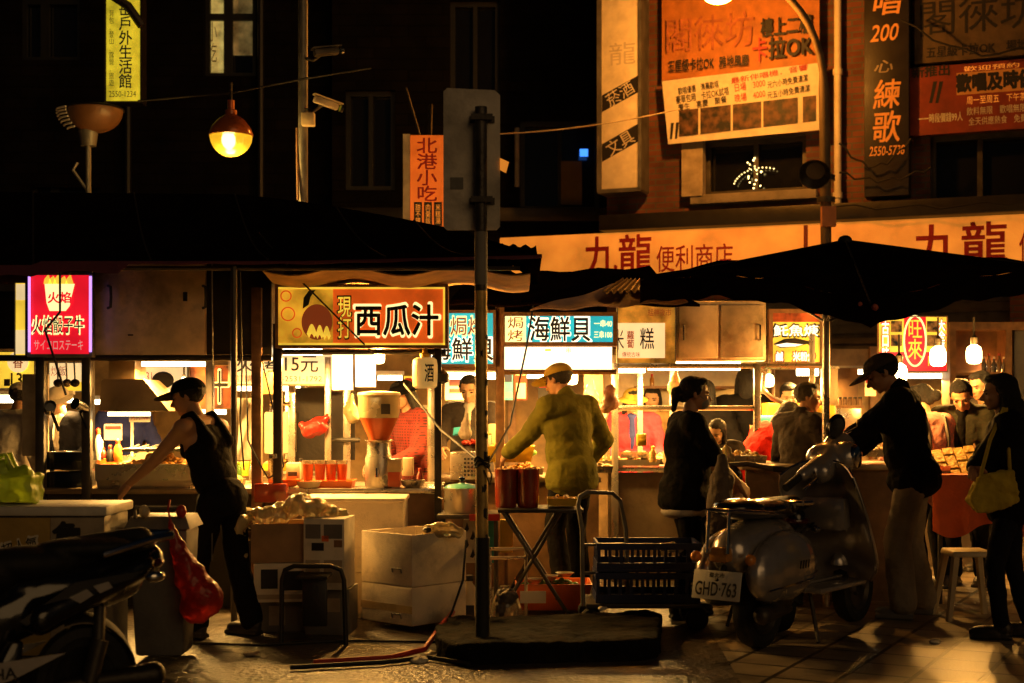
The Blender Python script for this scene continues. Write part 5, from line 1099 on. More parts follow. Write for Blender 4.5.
for k, (px, py, m) in enumerate(((836, 446, 'clearbag'), (852, 449, 'clearbag'), (700, 452, 'clearbag'), (726, 455, 'clearbag'))):
    bag('snack_bag', ('clear bag of snacks leaning beside the round scooter mirror', 'clear bag of snacks leaning on the steel tray by the red basin', 'clear bag of snacks on the counter beside the child', 'clear bag of snacks on the counter under the red jacket')[k], [(px, py-9, 2), (px, py-3, 6), (px+1, py+3, 8)], 10.4, M[m])['group'] = 'clear snack bags on the counters'
for k, (px0, px1, py, Y, lab) in enumerate(((836, 872, 372, 13.2, 'fluorescent tube behind the visor of the man in black cap'), (905, 945, 376, 13.3, 'fluorescent tube low behind the red banner'), (524, 548, 376, 12.9, 'short fluorescent tube behind the cap brim in the seafood stall'), (86, 108, 402, 12.4, 'short fluorescent tube between second dark post and range hood'), (196, 226, 412, 12.4, 'fluorescent tube behind the food sign with one large character'))):
    tube_lamp(lab, px0, px1, py, Y, 10, 5)
# ------------------------------------------------------------------ people
def ik(a, t, l1, l2, pole):
    d = t-a; L = min(d.length, (l1+l2)*.995); dn = d.normalized(); t = a+dn*L
    x = (l1*l1-l2*l2+L*L)/(2*L); h = math.sqrt(max(0, l1*l1-x*x)); p = pole-dn*pole.dot(dn)
    if p.length < 1e-4: p = Vector((0, 0, 1))
    return a+dn*x+p.normalized()*h, t
def hand(wrist, fwd, palm, side, Hh, curl):
    """palm + four bent fingers + thumb, fused; side=+1 right hand"""
    b = MB(); f = fwd.normalized(); n = (palm-f*palm.dot(f)).normalized(); s = f.cross(n)*side
    L = Hh*.105
    k = [wrist+f*L*.47+s*L*o for o in (-.17, -.06, .06, .17)]
    for q in k: b.cone(wrist+s*(q-wrist).dot(s)*.5, q, L*.115, L*.085)
    for q, ln in zip(k, (.36, .45, .48, .42)):
        a1 = curl; a2 = curl*2.1
        p1 = q+(f*math.cos(a1)+n*math.sin(a1))*L*ln*.52; p2 = p1+(f*math.cos(a2)+n*math.sin(a2))*L*ln*.5
        b.cone(q, p1, L*.075, L*.062); b.cone(p1, p2, L*.06, L*.046)
    t0 = wrist+f*L*.15+s*L*.12; t1 = t0+(f*.6+s*.75+n*.35).normalized()*L*.3; t2 = t1+(f*.9+s*.25+n*.4).normalized()*L*.25
    b.cone(t0, t1, L*.1, L*.075); b.cone(t1, t2, L*.072, L*.05)
    return blob(b, .005, 2)
def person(label, x, y, face, H=1.7, lean=0, roll=0, yaw=0, pitch=0, pz=None, aL=None, aR=None, feet=((-.1, 0), (.1, 0)), fat=1.0, sk='skin', top=None, bottom=None, shoe='iron', hair='short', hm='hair', cap=None, mask=False, faced=True, curl=.45, pole=None, fold=False):
    T = Matrix.Translation((x, y, 0)) @ Matrix.Rotation(R(face), 4, 'Z')
    pz = pz or .52*H; pc = V(0, 0, pz)
    Rt = Matrix.Rotation(R(roll), 3, 'Y') @ Matrix.Rotation(-R(lean), 3, 'X'); u = Rt @ V(0, 0, 1)
    tp = lambda a, b, c: pc+Rt @ V(a*H, b*H, c*H)
    nb = tp(0, .0, .295); shL, shR = tp(-.103*fat**.3, -.005, .272), tp(.103*fat**.3, -.005, .272)
    Rh = Matrix.Rotation(R(roll*.4), 3, 'Y') @ Matrix.Rotation(-R(lean*.45+pitch), 3, 'X') @ Matrix.Rotation(R(yaw), 3, 'Z')
    hs = H*.135; hc = nb+Rh @ V(0, .16*hs, .62*hs)+Rt @ V(0, 0, .02*H)
    hp = lambda a, b, c: hc+Rh @ V(a*hs, b*hs, c*hs)
    # arms
    def arm(sh, t, sgn):
        if t is None: t = V(sgn*.17*H, .04*H, pz-.01*H)
        else: t = V(*t)
        pl = V(*(pole or ((sgn*.7, .5, -.8) if fold else (sgn*.55, -.7, -.5))))
        return ik(sh, t, .172*H, .15*H, pl)
    eL, wL = arm(shL, aL, -1); eR, wR = arm(shR, aR, 1)
    legs = []
    for sgn, (fx, fy) in zip((-1, 1), feet):
        hip = pc+V(sgn*.052*H, 0, -.01*H); an = V(fx, fy-.01, .05*H)
        kn, an = ik(hip, an, .24*H, .228*H, V(sgn*.15, 1, .1)); legs.append((hip, kn, an))
    def torso(b, e, shoulders=True, hem=None):
        b.ell(tp(0, .004, .19), (.1*H*fat**.5+e, .066*H*fat+e, .12*H+e), Rm=Rt); b.ell(tp(0, .008*fat, .085), (.088*H*fat+e, .064*H*fat+e, .1*H+e), Rm=Rt)
        b.ell(tp(0, -.006, .0), (.095*H*fat**.7+e, .068*H*fat+e, .075*H+e), Rm=Rt)
        if shoulders: b.cone(shL, shR, .042*H+e, .042*H+e); b.cone(tp(-.05, -.008, .283), tp(.05, -.008, .283), .04*H+e*.5, .04*H+e*.5)
        if hem: b.ell(pc+V(0, 0, -hem*.45), (.1*H*fat**.6+e*1.1, .074*H*fat+e*1.1, .05*H+hem*.75)); b.ell(pc+V(0, 0, -hem*.8), (.099*H*fat**.6+e, .075*H*fat+e, .05*H))
    # body
    b = MB(); torso(b, -.006); b.cone(nb-u*.03*H, hp(0, -.06, -.25), .034*H, .032*H)
    for sh, e, w_ in ((shL, eL, wL), (shR, eR, wR)): b.cone(sh, e, .031*H*fat**.4, .024*H*fat**.4); b.cone(e, w_, .024*H*fat**.4, .0155*H)
    for hip, kn, an in legs: b.cone(hip, kn, .046*H, .03*H); b.cone(kn, an, .03*H, .02*H)
    b.M = Matrix()
    me = blob(b, .014, 5)
    full = MB(); full.take(me)
    h = MB()
    h.ell(hp(0, -.05, .12), (.35*hs, .43*hs, .37*hs), Rm=Rh); h.ell(hp(0, .08, -.12), (.28*hs, .33*hs, .35*hs), Rm=Rh); h.ell(hp(0, .15, -.31), (.21*hs, .2*hs, .14*hs), Rm=Rh); h.ell(hp(0, .27, -.39), (.09*hs, .085*hs, .075*hs), Rm=Rh)
    h.cone(hp(0, .385, .02), hp(0, .485, -.13), .038*hs, .06*hs); h.ell(hp(.05, .44, -.15), .035*hs); h.ell(hp(-.05, .44, -.15), .035*hs)
    h.ell(hp(0, .345, .09), (.2*hs, .065*hs, .05*hs), Rm=Rh); h.ell(hp(0, .375, -.25), (.085*hs, .05*hs, .028*hs), Rm=Rh); h.ell(hp(0, .365, -.29), (.075*hs, .045*hs, .026*hs), Rm=Rh)
    for q in (-1, 1): h.ell(hp(q*.16, .27, -.1), (.1*hs, .1*hs, .1*hs), Rm=Rh); h.ell(hp(q*.345, -.04, -.04), (.035*hs, .085*hs, .13*hs), Rm=Rh)
    h.cone(hp(0, -.06, -.25), nb-u*.02*H, .2*hs, .235*hs)
    full.take(blob(h, .007, 3))
    for w_, e, sg in ((wL, eL, -1), (wR, eR, 1)):
        f = (w_-e).normalized(); f = (f+V(0, 0, -.15)).normalized(); pn = V(-sg*.6, .1, -.7)
        full.take(hand(w_, f, pn, sg, H, curl))
    for v in full.v: pass
    full.v = [T @ v for v in full.v]
    bm_ = full.mesh('person', M[sk], True, 180); o = link('person', bm_)
    # keep the origin at the feet
    for v in bm_.vertices: v.co = T.inverted() @ v.co
    o.matrix_world = T; o.location = T.translation; o.rotation_euler = (0, 0, R(face))
    tag(o, label, 'person')
    def part(name, b, m, vox=.013, it=4, disp=.016, ds=.07, raw=False):
        me2 = b.mesh(name, M[m] if isinstance(m, str) else m) if raw else blob(b, vox, it, disp, ds)
        c = skin(name, me2, M[m] if isinstance(m, str) else m); c.parent = o; return c
    if faced:
        for q in (-1, 1):
            b = MB(); b.ell(hp(q*.15, .365, .0), (.06*hs, .03*hs, .024*hs), 10, 6, Rm=Rh); part('eye', b, 'eye', raw=True)
            b = MB(); b.cone(hp(q*.08, .4, .085), hp(q*.24, .355, .09), .018*hs, .012*hs, 8); part('eyebrow', b, 'hair', raw=True)
    if bottom:
        bl_ = bottom.get('len', 1); lo = bottom.get('loose', .012); b = MB()
        b.ell(tp(0, -.006, -.005), (.097*H*fat**.6+.008, .07*H*fat+.008, .085*H), Rm=Rt)
        for hip, kn, an in legs:
            b.cone(hip, kn, .05*H+lo*.4, .034*H+lo)
            if bl_ > .6: b.cone(kn, kn.lerp(an, .95), .034*H+lo, .026*H+lo*1.5)
        part('trousers', b, bottom['m'], disp=.02, ds=.09)
    if top:
        e = top.get('e', .016); sl_ = top.get('sleeve', 1); b = MB(); torso(b, e, sl_ > 0, top.get('hem', 0))
        if sl_ == 0:                                         # vest top: straps over bare shoulders
            b = MB(); b.ell(tp(0, .0, .165), (.098*H+e, .064*H+e, .105*H), Rm=Rt); b.ell(tp(0, .006, .085), (.088*H*fat+e, .062*H*fat+e, .1*H+e), Rm=Rt); b.ell(tp(0, .0, .0), (.092*H+e, .064*H+e, .075*H), Rm=Rt)
            for q in (-1, 1): b.cone(tp(q*.05, -.058, .2), tp(q*.058, -.03, .32), .03*H, .014*H); b.cone(tp(q*.058, -.03, .32), tp(q*.056, .015, .322), .014*H, .014*H); b.cone(tp(q*.056, .015, .322), tp(q*.05, .05, .2), .014*H, .03*H)
            b.ell(tp(0, -.035, .2), (.075*H, .04*H, .075*H), Rm=Rt)
        for sh, el, wr in ((shL, eL, wL), (shR, eR, wR)):
            if sl_ > 0:
                b.cone(sh, sh.lerp(el, 1 if sl_ >= 1 else sl_*1.6), .037*H*fat**.4+e*.8, .03*H*fat**.4+e*.8)
                if sl_ >= 1: b.cone(el, el.lerp(wr, .97), .029*H+e*.8, .021*H+e)
        if top.get('collar'): b.cone(tp(0, -.012, .285), tp(0, .0, .325), .043*H, .04*H)
        part(top.get('name', 'jacket'), b, top['m'], disp=top.get('disp', .022), ds=.075)
        if top.get('inner'):
            b = MB(); b.ell(tp(0, .042, .2), (.03*H, .036*H+e, .12*H), Rm=Rt); b.cone(tp(0, .02, .27), tp(0, .03, .3), .04*H, .035*H); part('shirt', b, top['inner'])
        if top.get('under'):
            b = MB(); b.ell(pc+V(0, 0, -.085*H), (.098*H*fat**.6+e*.5, .074*H*fat+e*.5, .034*H)); part('shirt_hem', b, top['under'])
    for (hip, kn, an), (fx, fy) in zip(legs, feet):
        b = MB(); b.ell(V(fx, fy+.055, .045), (.045, .125, .042)); b.ell(V(fx, fy-.02, .065), (.042, .06, .06)); b.box(fx-.045, fx+.045, fy-.07, fy+.17, .004, .03)
        part('shoe', b, shoe, .008, 3, 0)
    b = MB()
    if hair:
        b.ell(hp(0, -.11, .16), (.385*hs, .44*hs, .39*hs), Rm=Rh); b.ell(hp(0, .12, .4), (.27*hs, .25*hs, .13*hs), Rm=Rh)
        for q in (-1, 1): b.cone(hp(q*.33, .06, .15), hp(q*.34, -.02, -.02), .06*hs, .05*hs)
        if hair in ('bob', 'long'):
            for q in (-1, 1): b.cone(hp(q*.3, -.05, .1), hp(q*.36, -.08, -.5), .12*hs, .1*hs)
            b.cone(hp(0, -.25, .1), hp(0, -.33, -.5), .3*hs, .3*hs)
        if hair == 'long':
            for q in (-1, 1): b.cone(hp(q*.34, -.05, -.4), hp(q*.36, .05, -1.25), .13*hs, .07*hs)
            b.cone(hp(0, -.33, -.4), hp(0, -.42, -1.3), .34*hs, .2*hs)
        if hair == 'pony': b.ell(hp(0, -.55, .05), .12*hs); b.cone(hp(0, -.6, .0), hp(.05, -.62, -.55), .16*hs, .08*hs); b.ell(hp(0, -.35, -.1), (.25*hs, .18*hs, .2*hs), Rm=Rh)
        if hair == 'bun': b.ell(hp(0, -.62, .0), (.22*hs, .2*hs, .22*hs), Rm=Rh); b.ell(hp(0, -.35, -.1), (.25*hs, .18*hs, .2*hs), Rm=Rh)
        part('hair', b, hm, .008, 2, .012, .02)
    if cap:
        b = MB(); Tc = Matrix.Translation(hc) @ Rh.to_4x4()
        b.M = Tc
        vs = []; n = 28
        b.ell((0, -.05*hs, .2*hs), (.415*hs, .5*hs, .36*hs), n, 8, z0=-.12)
        c = part('cap', b, cap['m'], raw=True)
        if cap.get('visor', True):
            b = MB(Tc)
            def vf(uu, vv):
                a = (uu-.5)*2.3; r0 = (.36+.02*math.cos(a))*hs; rad = r0+vv*.42*hs*max(.0, math.cos(a*.62))
                return V(rad*math.sin(a)*.98, rad*math.cos(a)*1.16+.0*hs, .2*hs-.1*hs*vv*vv+.035*hs*math.cos(a*1.3))
            b.grid(vf, 16, 6, (0, 0, -.02*hs)); part('visor', b, cap['m'], raw=True)
        else:
            b = MB(Tc); b.lathe([(.40*hs, .17*hs), (.62*hs, .08*hs), (.62*hs, .1*hs), (.40*hs, .21*hs)], n=28); part('brim', b, cap['m'], raw=True)
    if mask:
        b = MB(); b.ell(hp(0, .24, -.22), (.24*hs, .25*hs, .22*hs), Rm=Rh); part('face_mask', b, 'mask', .006, 3, 0)
        for q in (-1, 1): b = MB(); b.tube([hp(q*.22, .3, -.15), hp(q*.34, .0, .0)], .003, 5); part('mask_strap', b, 'mask', raw=True)
    return o, T, dict(hp=hp, tp=tp, wL=wL, wR=wR, pc=pc, nb=nb, part=part)
def loc(px, Y): return X(px, Y), Y

# man in tank top, leaning on a hand
x, y = loc(222, 8.55)
person('man in black tank top and black cap leaning on one arm before the grill', x, y, 62, 1.62, lean=22, yaw=22, pitch=4, fat=1.06, aL=(-.24, .66, .8), aR=(.28, .3, .72), feet=((-.12, .1), (.12, -.12)), sk='skin', top=dict(m='cblack', sleeve=0, e=.012, name='tank_top', disp=.008), bottom=dict(m='cblack', loose=.02), shoe='dkmetal', hair='short', cap=dict(m='cblack'), curl=.5)
# man in mustard jacket
x, y = loc(572, 10.55)
person('man in mustard jacket and mustard cap reaching over the food counter', x, y, 38, 1.74, lean=7, yaw=14, pitch=16, aL=(-.22, .5, 1.02), aR=(.3, .2, .93), fat=1.15, feet=((-.1, .0), (.12, .05)), top=dict(m='colive', e=.026, hem=.12, collar=True, disp=.022), bottom=dict(m='cblack', loose=.02), shoe='black', hair='short', cap=dict(m='ccap'), pole=(.7, -.5, -.4))
# woman with face mask
x, y = loc(684, 9.35)
w_, T, d = person('stout woman with ponytail, face mask and black shirt standing in profile', x, y, -82, 1.6, lean=3, yaw=-4, pitch=5, aL=(-.1, .36, .86), aR=(.12, .34, .88), feet=((-.1, .05), (.1, -.05)), fat=1.28, sk='skin', top=dict(m='cblack', sleeve=.55, e=.02, hem=.1, name='shirt', under='cwhite'), bottom=dict(m='cblack', loose=.02), shoe='black', hair='pony', mask=True)
# man in black cap by the scooter
x, y = loc(914, 9.35)
person('tall man in black cap and black jacket holding the handlebar of the silver scooter', x, y, 68, 1.79, lean=10, yaw=12, pitch=24, aL=(-.06, .66, 1.0), aR=(.22, .55, .98), feet=((-.14, .06), (.13, -.04)), fat=1.1, top=dict(m='cblack', e=.028, hem=.06, collar=True, disp=.03), bottom=dict(m='cgrey', loose=.03), shoe='grey', hair='short', cap=dict(m='ccoat'))
# girl at the far right
x, y = loc(1010, 8.5)
person('long haired girl in dark jacket with folded arms at the right edge', x, y, 72, 1.6, lean=2, yaw=10, pitch=4, aL=(.14, .15, 1.06), aR=(-.13, .19, 1.03), pole=None, fold=True, feet=((-.09, .06), (.1, -.1)), sk='skin', top=dict(m='cblack', e=.03, hem=.08, disp=.03, collar=True), bottom=dict(m='cnavy', loose=.004), shoe='dkmetal', hair='long')
sb = thing('shoulder_bag', 'yellow shoulder bag hanging at the hip of the long haired girl', 'bag', P(988, 506, 8.3))
b = MB(); q = [(968, 500), (978, 476), (1012, 470), (1018, 500), (1000, 510), (976, 512)]
b.prism([(X(px, 8.3), Z(py, 8.3)) for px, py in q], 8.26, 8.36)
skin('body', blob(b, .009, 6, .045, .07), M['cbag'], sb)
b = MB(); b.tube([P(980, 478, 8.31), P(990, 440, 8.3), P(1004, 408, 8.36)], .012, 8); b.tube([P(1010, 474, 8.33), P(1008, 440, 8.34), P(1006, 408, 8.38)], .012, 8); b.build('strap', M['cbag'], sb)
# grey haired man
x, y = loc(797, 10.35)
person('grey haired man in charcoal coat seen from behind among the counters', x, y, -58, 1.58, lean=5, yaw=-38, pitch=8, aL=(-.2, .3, .95), aR=(.2, .3, .95), top=dict(m='ccoat', e=.03, hem=.1, collar=True, disp=.03), bottom=dict(m='cblack'), hair='short', hm='hairg')
# vendors and other guests
x, y = loc(472, 12.3)
person('vendor woman in charcoal coat looking down behind the foreground pole', x, y, 168, 1.68, lean=4, yaw=4, pitch=16, aL=(-.2, .34, 1.02), aR=(.2, .34, 1.02), sk='skin2', top=dict(m='ccoat', e=.03, hem=.1, inner='cwhite'), bottom=dict(m='cblack'), hair='short')
x, y = loc(416, 11.4)
person('person in red plaid shirt and dark hat behind the juice dispenser', x, y, 120, 1.62, lean=6, yaw=10, pitch=14, aL=(-.2, .32, .92), aR=(.2, .3, .92), top=dict(m='plaid', e=.025, hem=.1), bottom=dict(m='cblack'), hair='bob', cap=dict(m='cblack', visor=False))
x, y = loc(632, 12.45)
person('lady in crimson vest and yellow sun hat behind the food trays', x, y, 176, 1.56, lean=3, yaw=12, pitch=14, aL=(-.2, .3, .95), aR=(.2, .3, .95), sk='skin2', top=dict(m='cmag', e=.035, hem=.08, inner='cblue'), bottom=dict(m='cblack'), hair='bob', cap=dict(m='ccap', visor=False))
x, y = loc(653, 13.2)
person('dark haired woman in tan coat peeping between sun hat and face mask', x, y, 170, 1.58, yaw=-6, pitch=8, sk='skin2', top=dict(m='lining', e=.03, hem=.1), bottom=dict(m='cblack'), hair='bob')
x, y = loc(706, 12.7)
person('dark haired guest in black seen from behind just right of the masked woman', x, y, 4, 1.63, top=dict(m='cblack', e=.03, hem=.1), bottom=dict(m='cblack'), hair='bob', faced=False)
x, y = loc(746, 12.9)
person('broad tall guest in black seen from behind under the wide tube lamp', x, y, -8, 1.74, fat=1.25, top=dict(m='cblack', e=.04, hem=.1, collar=True), bottom=dict(m='cblack'), hair='bob', faced=False)
x, y = loc(717, 11.0)
person('dark haired child with lowered head before the counter rail', x, y, 175, 1.32, lean=8, yaw=-25, pitch=22, sk='skin2', top=dict(m='ccoat', e=.03, hem=.1), bottom=dict(m='cblack'), hair='bob')
x, y = loc(738, 11.1)
person('guest in bright red jacket bending over the counter', x, y, -70, 1.62, lean=46, yaw=0, pitch=10, aL=(-.15, .6, .9), aR=(.15, .58, .9), sk='skin2', top=dict(m='cred', e=.04, hem=.05), bottom=dict(m='cblack'), hair='bob')
x, y = loc(791, 12.75)
person('noodle vendor with black hair whose face shows above the grey haired man', x, y, 158, 1.62, lean=6, yaw=16, pitch=14, sk='skin2', top=dict(m='ccoat', e=.03, hem=.1), bottom=dict(m='cblack'), hair='short')
x, y = loc(932, 10.75)
w_, T, d = person('woman in pink blouse with hair bun and dark apron straps', x, y, 28, 1.58, lean=6, yaw=25, pitch=12, aL=(-.2, .3, .95), aR=(.2, .3, .95), sk='skin2', top=dict(m='cpink', e=.022, hem=.1, name='blouse'), bottom=dict(m='cblack'), hair='bun')
for q in (-1, 1):
    b = MB(); b.tube([d['tp'](q*.055, -.06, .1), d['tp'](q*.06, -.068, .2), d['tp'](q*.062, -.05, .3), d['tp'](q*.06, .0, .32)], .016, 6); d['part']('apron_strap', b, 'red' if q > 9 else 'iron', raw=True)
x, y = loc(968, 11.0)
person('balding man in grey green jacket bowing his head over the snacks', x, y, 150, 1.66, lean=16, yaw=8, pitch=26, aL=(-.18, .36, .9), aR=(.18, .36, .9), top=dict(m='cgreen', e=.03, hem=.1, inner='cblack', collar=True), bottom=dict(m='cblack'), hair='short')
x, y = loc(990, 11.8)
person('man in olive coat standing close behind the bowing man', x, y, 112, 1.7, lean=4, yaw=8, pitch=12, top=dict(m='ccoat', e=.03, hem=.1, collar=True), bottom=dict(m='cblack'), hair='short')
x, y = loc(66, 11.6)
person('grill vendor in black with a pale headscarf behind the clip spotlights', x, y, 172, 1.58, lean=8, yaw=-8, pitch=18, aL=(-.18, .34, .92), aR=(.18, .34, .92), sk='skin2', top=dict(m='cnavy', e=.03, hem=.1, inner='cwhite'), bottom=dict(m='cblack'), hair=None, cap=dict(m='cwhite', visor=False))
x, y = loc(9, 11.0)
person('person in white shirt with dark apron strap at the far left edge', x, y, -20, 1.6, lean=8, yaw=-15, pitch=14, top=dict(m='cwhite', e=.03, hem=.1, name='shirt'), bottom=dict(m='cblack'), hair='short', cap=dict(m='cwhite'))
x, y = loc(124, 13.3)
person('helper in blue shirt in the shade behind the left griddle', x, y, 190, 1.6, lean=4, pitch=12, top=dict(m='cblue', e=.03, hem=.1, name='shirt'), bottom=dict(m='cblack'), hair='short')
# ------------------------------------------------------------------ scooters
def local_build(b, name, m, root, bevel=0, par=None, mesh=None):
    """geometry written in the root's own axes"""
    me = mesh or b.mesh(name, m)
    if bevel:
        def setup(o): k = o.modifiers.new('b', 'BEVEL'); k.width = bevel; k.segments = 2; k.limit_method = 'ANGLE'; k.angle_limit = R(50)
        me = evaluate(me, setup); me.polygons.foreach_set('use_smooth', [True]*len(me.polygons)); me.set_sharp_from_angle(angle=R(40))
    o = bpy.data.objects.new(name, me); COL.objects.link(o); me.name = name
    if mesh: me.materials.clear(); me.materials.append(m); me.polygons.foreach_set('use_smooth', [True]*len(me.polygons))
    o.parent = par or root
    return o
def add_wheel(root, x, r, w, rim):
    T = Matrix.Translation((x, 0, r)) @ Matrix.Rotation(PI/2, 4, 'X')
    b = MB(T); b.lathe([(r*.62, -w*.4), (r*.8, -w*.55), (r*.95, -w*.42), (r, 0), (r*.95, w*.42), (r*.8, w*.55), (r*.62, w*.4), (r*.62, -w*.4)], n=36)
    t = local_build(b, 'wheel', M['rubber'], root)
    b = MB(T); b.lathe([(.001, -w*.3), (r*.2, -w*.35), (r*.25, -w*.2), (r*.55, -w*.25), (r*.64, -w*.45), (r*.64, w*.45), (r*.55, w*.25), (r*.25, w*.2), (r*.2, w*.35), (.001, w*.3)], n=30)
    local_build(b, 'rim', rim, root, par=t)
def mirror(root, base, tip, rr, m):
    b = MB(); b.tube([base, V(*base).lerp(V(*tip), .5)+V(0, .01, .02), tip], .007, 8); ms = local_build(b, 'mirror_stalk', M['chrome'], root)
    T = Matrix.Translation(V(*tip)+V(0, 0, rr*.8)) @ Matrix.Rotation(R(90), 4, 'Y')
    b = MB(T); b.lathe([(.001, -.02), (rr*.7, -.016), (rr, 0), (rr, .012), (rr*.9, .012), (.001, .008)], n=26); local_build(b, 'mirror', m, root, par=ms)

Lx, Ly = X(758, 8.15), 8.15
sc = thing('vintage_scooter', 'silver vintage scooter with round mirror and number plate parked before the man in black cap', 'scooter', (Lx, Ly, 0), rz=R(52))
sc.scale = (1.06, 1.06, 1.06)
sc.matrix_world
# rear body and cowls
b = MB()
for c, r in (((-.02, 0, .56), (.36, .15, .15)), ((.18, 0, .5), (.2, .13, .2)), ((-.26, 0, .54), (.13, .12, .13)), ((.3, 0, .4), (.14, .12, .14))): b.ell(c, r, 20, 12)
b.cone((.3, 0, .33), (.5, 0, .3), .09, .05)
local_build(None, 'body', M['silver'], sc, mesh=blob(b, .012, 8))
for q in (-1, 1):
    b = MB(); b.ell((-.0, q*.155, .46), (.34, .1, .19), 22, 14); b.ell((-.14, q*.15, .43), (.22, .095, .16), 18, 12)
    cw = local_build(None, 'side_cowl', M['silver'], sc, mesh=blob(b, .01, 6))
    b = MB(); b.tube([(-.33+.66*k/16, q*(.175+.012*math.sin(PI*k/16)), .63-.17*abs(k/8-1)**3) for k in range(17)], .004, 6); local_build(b, 'panel_gap', M['rubber'], sc, par=cw)
    b = MB(); [b.tube([(-.02+.03*k, q*.262, .45), (.0+.03*k, q*.258, .49)], .004, 5) for k in range(4)]; local_build(b, 'vent', M['rubber'], sc, par=cw)
    b = MB(); b.tube([(-.3, q*.235, .36), (-.1, q*.262, .375), (.12, q*.26, .385), (.28, q*.21, .41)], .006, 6); local_build(b, 'trim_strip', M['chrome'], sc, par=cw)
b = MB(); b.ell((-.02, 0, .755), (.36, .135, .055), 24, 10); b.ell((.2, 0, .74), (.16, .12, .05)); b.ell((-.22, 0, .775), (.16, .135, .05)); local_build(None, 'seat', M['gloss'], sc, mesh=blob(b, .01, 4))
b = MB(); b.tube([(-.05, .14, .74), (-.3, .14, .76), (-.42, .07, .77), (-.42, -.07, .77), (-.3, -.14, .76), (-.05, -.14, .74)], .011, 8); b.tube([(-.42, .06, .77), (-.44, .06, .55)], .01, 6); b.tube([(-.42, -.06, .77), (-.44, -.06, .55)], .01, 6); local_build(b, 'rear_rack', M['chrome'], sc)
b = MB(); b.box(-.44, -.36, -.055, .055, .5, .58); local_build(b, 'tail_light', mat('amber_lens', (.75, .35, .08), .2, trans=.2, coat=.6), sc, bevel=.02)
for q in (-1, 1): b = MB(); b.ell((-.38, q*.16, .52), (.035, .03, .03), 12, 8); local_build(b, 'indicator', mat('indicator_lens', (.75, .28, .03), .2, coat=.6), sc)
# plate
PT = Matrix.Translation((-.445, 0, .385)) @ Matrix.Rotation(R(-90), 4, 'Z') @ Matrix.Rotation(R(90-12), 4, 'X')
b = MB(PT); b.box(-.14, .14, -.075, .075, -.004, .004); pl = local_build(b, 'number_plate', M['white'], sc, bevel=.003)
for s, yy, w_, h_ in (('GHD·763', -.02, .24, .07), ('臺北市', .052, .09, .025)):
    t_ = text(s, PT @ Matrix.Translation((0, yy, .006)), w_, h_, M['ink'], None, off=.02); t_.parent = pl
b = MB(); b.tube([(-.34, 0, .5), (-.44, 0, .4)], .02, 6); b.box(-.42, -.3, -.06, .06, .28, .45); local_build(b, 'mudguard', M['rubber'], sc, bevel=.01)
# floor, shield, steering
b = MB(); b.box(.38, .98, -.19, .19, .265, .295); b.box(.4, .96, -.05, .05, .296, .315); local_build(b, 'floorboard', M['silver'], sc, bevel=.012)
def shield(u, v):
    w_ = (.285-.055*v**2+.0*u)*(1 if v > .12 else .8+.2*v/.12); yy = (u*2-1)*w_; s = abs(u*2-1)
    zz = .29+.7*v-.09*s**3*v**3; xx = 1.0-.17*v+.035*math.cos(PI*v)-.09*s**2.2
    return V(xx, yy, zz)
b = MB(); b.grid(shield, 20, 16, (.014, 0, 0)); sh_ = local_build(b, 'leg_shield', M['silver'], sc)
b = MB(); b.tube([shield(0, v/12) for v in range(13)]+[shield(k/10, 1) for k in range(1, 10)]+[shield(1, 1-v/12) for v in range(13)], .009, 8); local_build(b, 'shield_trim', M['chrome'], sc, par=sh_)
b = MB(); b.box(.78, .9, -.14, .14, .58, .78); local_build(b, 'glove_box', M['silver'], sc, bevel=.03)
b = MB(); b.cone((1.1, 0, .5), (.92, 0, .98), .05, .045); b.ell((1.02, 0, .66), (.06, .1, .26)); local_build(None, 'steering_column', M['silver'], sc, mesh=blob(b, .01, 5))
ST = Matrix.Translation((.93, 0, .98)) @ Matrix.Rotation(R(-86), 4, 'Z') @ Matrix.Rotation(R(24), 4, 'X') @ Matrix.Scale(1.18, 4)
b = MB(); b.ell((0, 0, .03), (.14, .1, .07)); b.cone((-.02, -.12, .04), (-.06, -.26, .05), .05, .032); b.cone((-.02, .12, .04), (-.06, .26, .05), .05, .032); b.ell((.07, 0, .03), (.08, .09, .075)); b.cone((0, .1, .03), (0, -.16, .02), .085, .06)
b.v = [ST @ v for v in b.v]; hs_ = local_build(None, 'headset', M['silver'], sc, mesh=blob(b, .01, 5))
for q in (-1, 1):
    b = MB(ST); b.tube([(-.06, q*.25, .05), (-.09, q*.4, .05)], .02, 12); local_build(b, 'grip', M['rubber'], sc, par=hs_)
    b = MB(ST); b.tube([(-.02, q*.2, .05), (.03, q*.3, .05), (.0, q*.4, .045)], .007, 6); local_build(b, 'brake_lever', M['chrome'], sc, par=hs_)
b = MB(ST); b.lathe([(.001, 0)], n=3) if False else None
b = MB(ST @ Matrix.Translation((.12, 0, .03)) @ Matrix.Rotation(R(90), 4, 'Y')); b.lathe([(.06, -.03), (.064, 0), (.055, .015), (.001, .03)], n=24); local_build(b, 'headlight', M['chrome'], sc, par=hs_)
LI = Matrix.LocRotScale(sc.location, sc.rotation_euler, sc.scale).inverted()
base = ST @ V(-.03, .18, .06); tip = LI @ P(834, 440, 8.85)
b = MB(); b.tube([base, base.lerp(tip, .5)+V(0, 0, .02), tip], .007, 8); ms = local_build(b, 'mirror_stalk', M['chrome'], sc)
b = MB(Matrix.Translation(LI @ P(836, 427, 8.85)) @ Matrix.Rotation(R(-47), 4, 'Z') @ Matrix.Rotation(R(18), 4, 'Y') @ Matrix.Rotation(R(-80), 4, 'X') @ Matrix.Diagonal((.8, 1.15, 1, 1))); b.lathe([(.001, -.025), (.05, -.02), (.066, 0), (.068, .012), (.06, .014), (.001, .01)], n=28); local_build(b, 'mirror', M['gloss'], sc, par=ms)
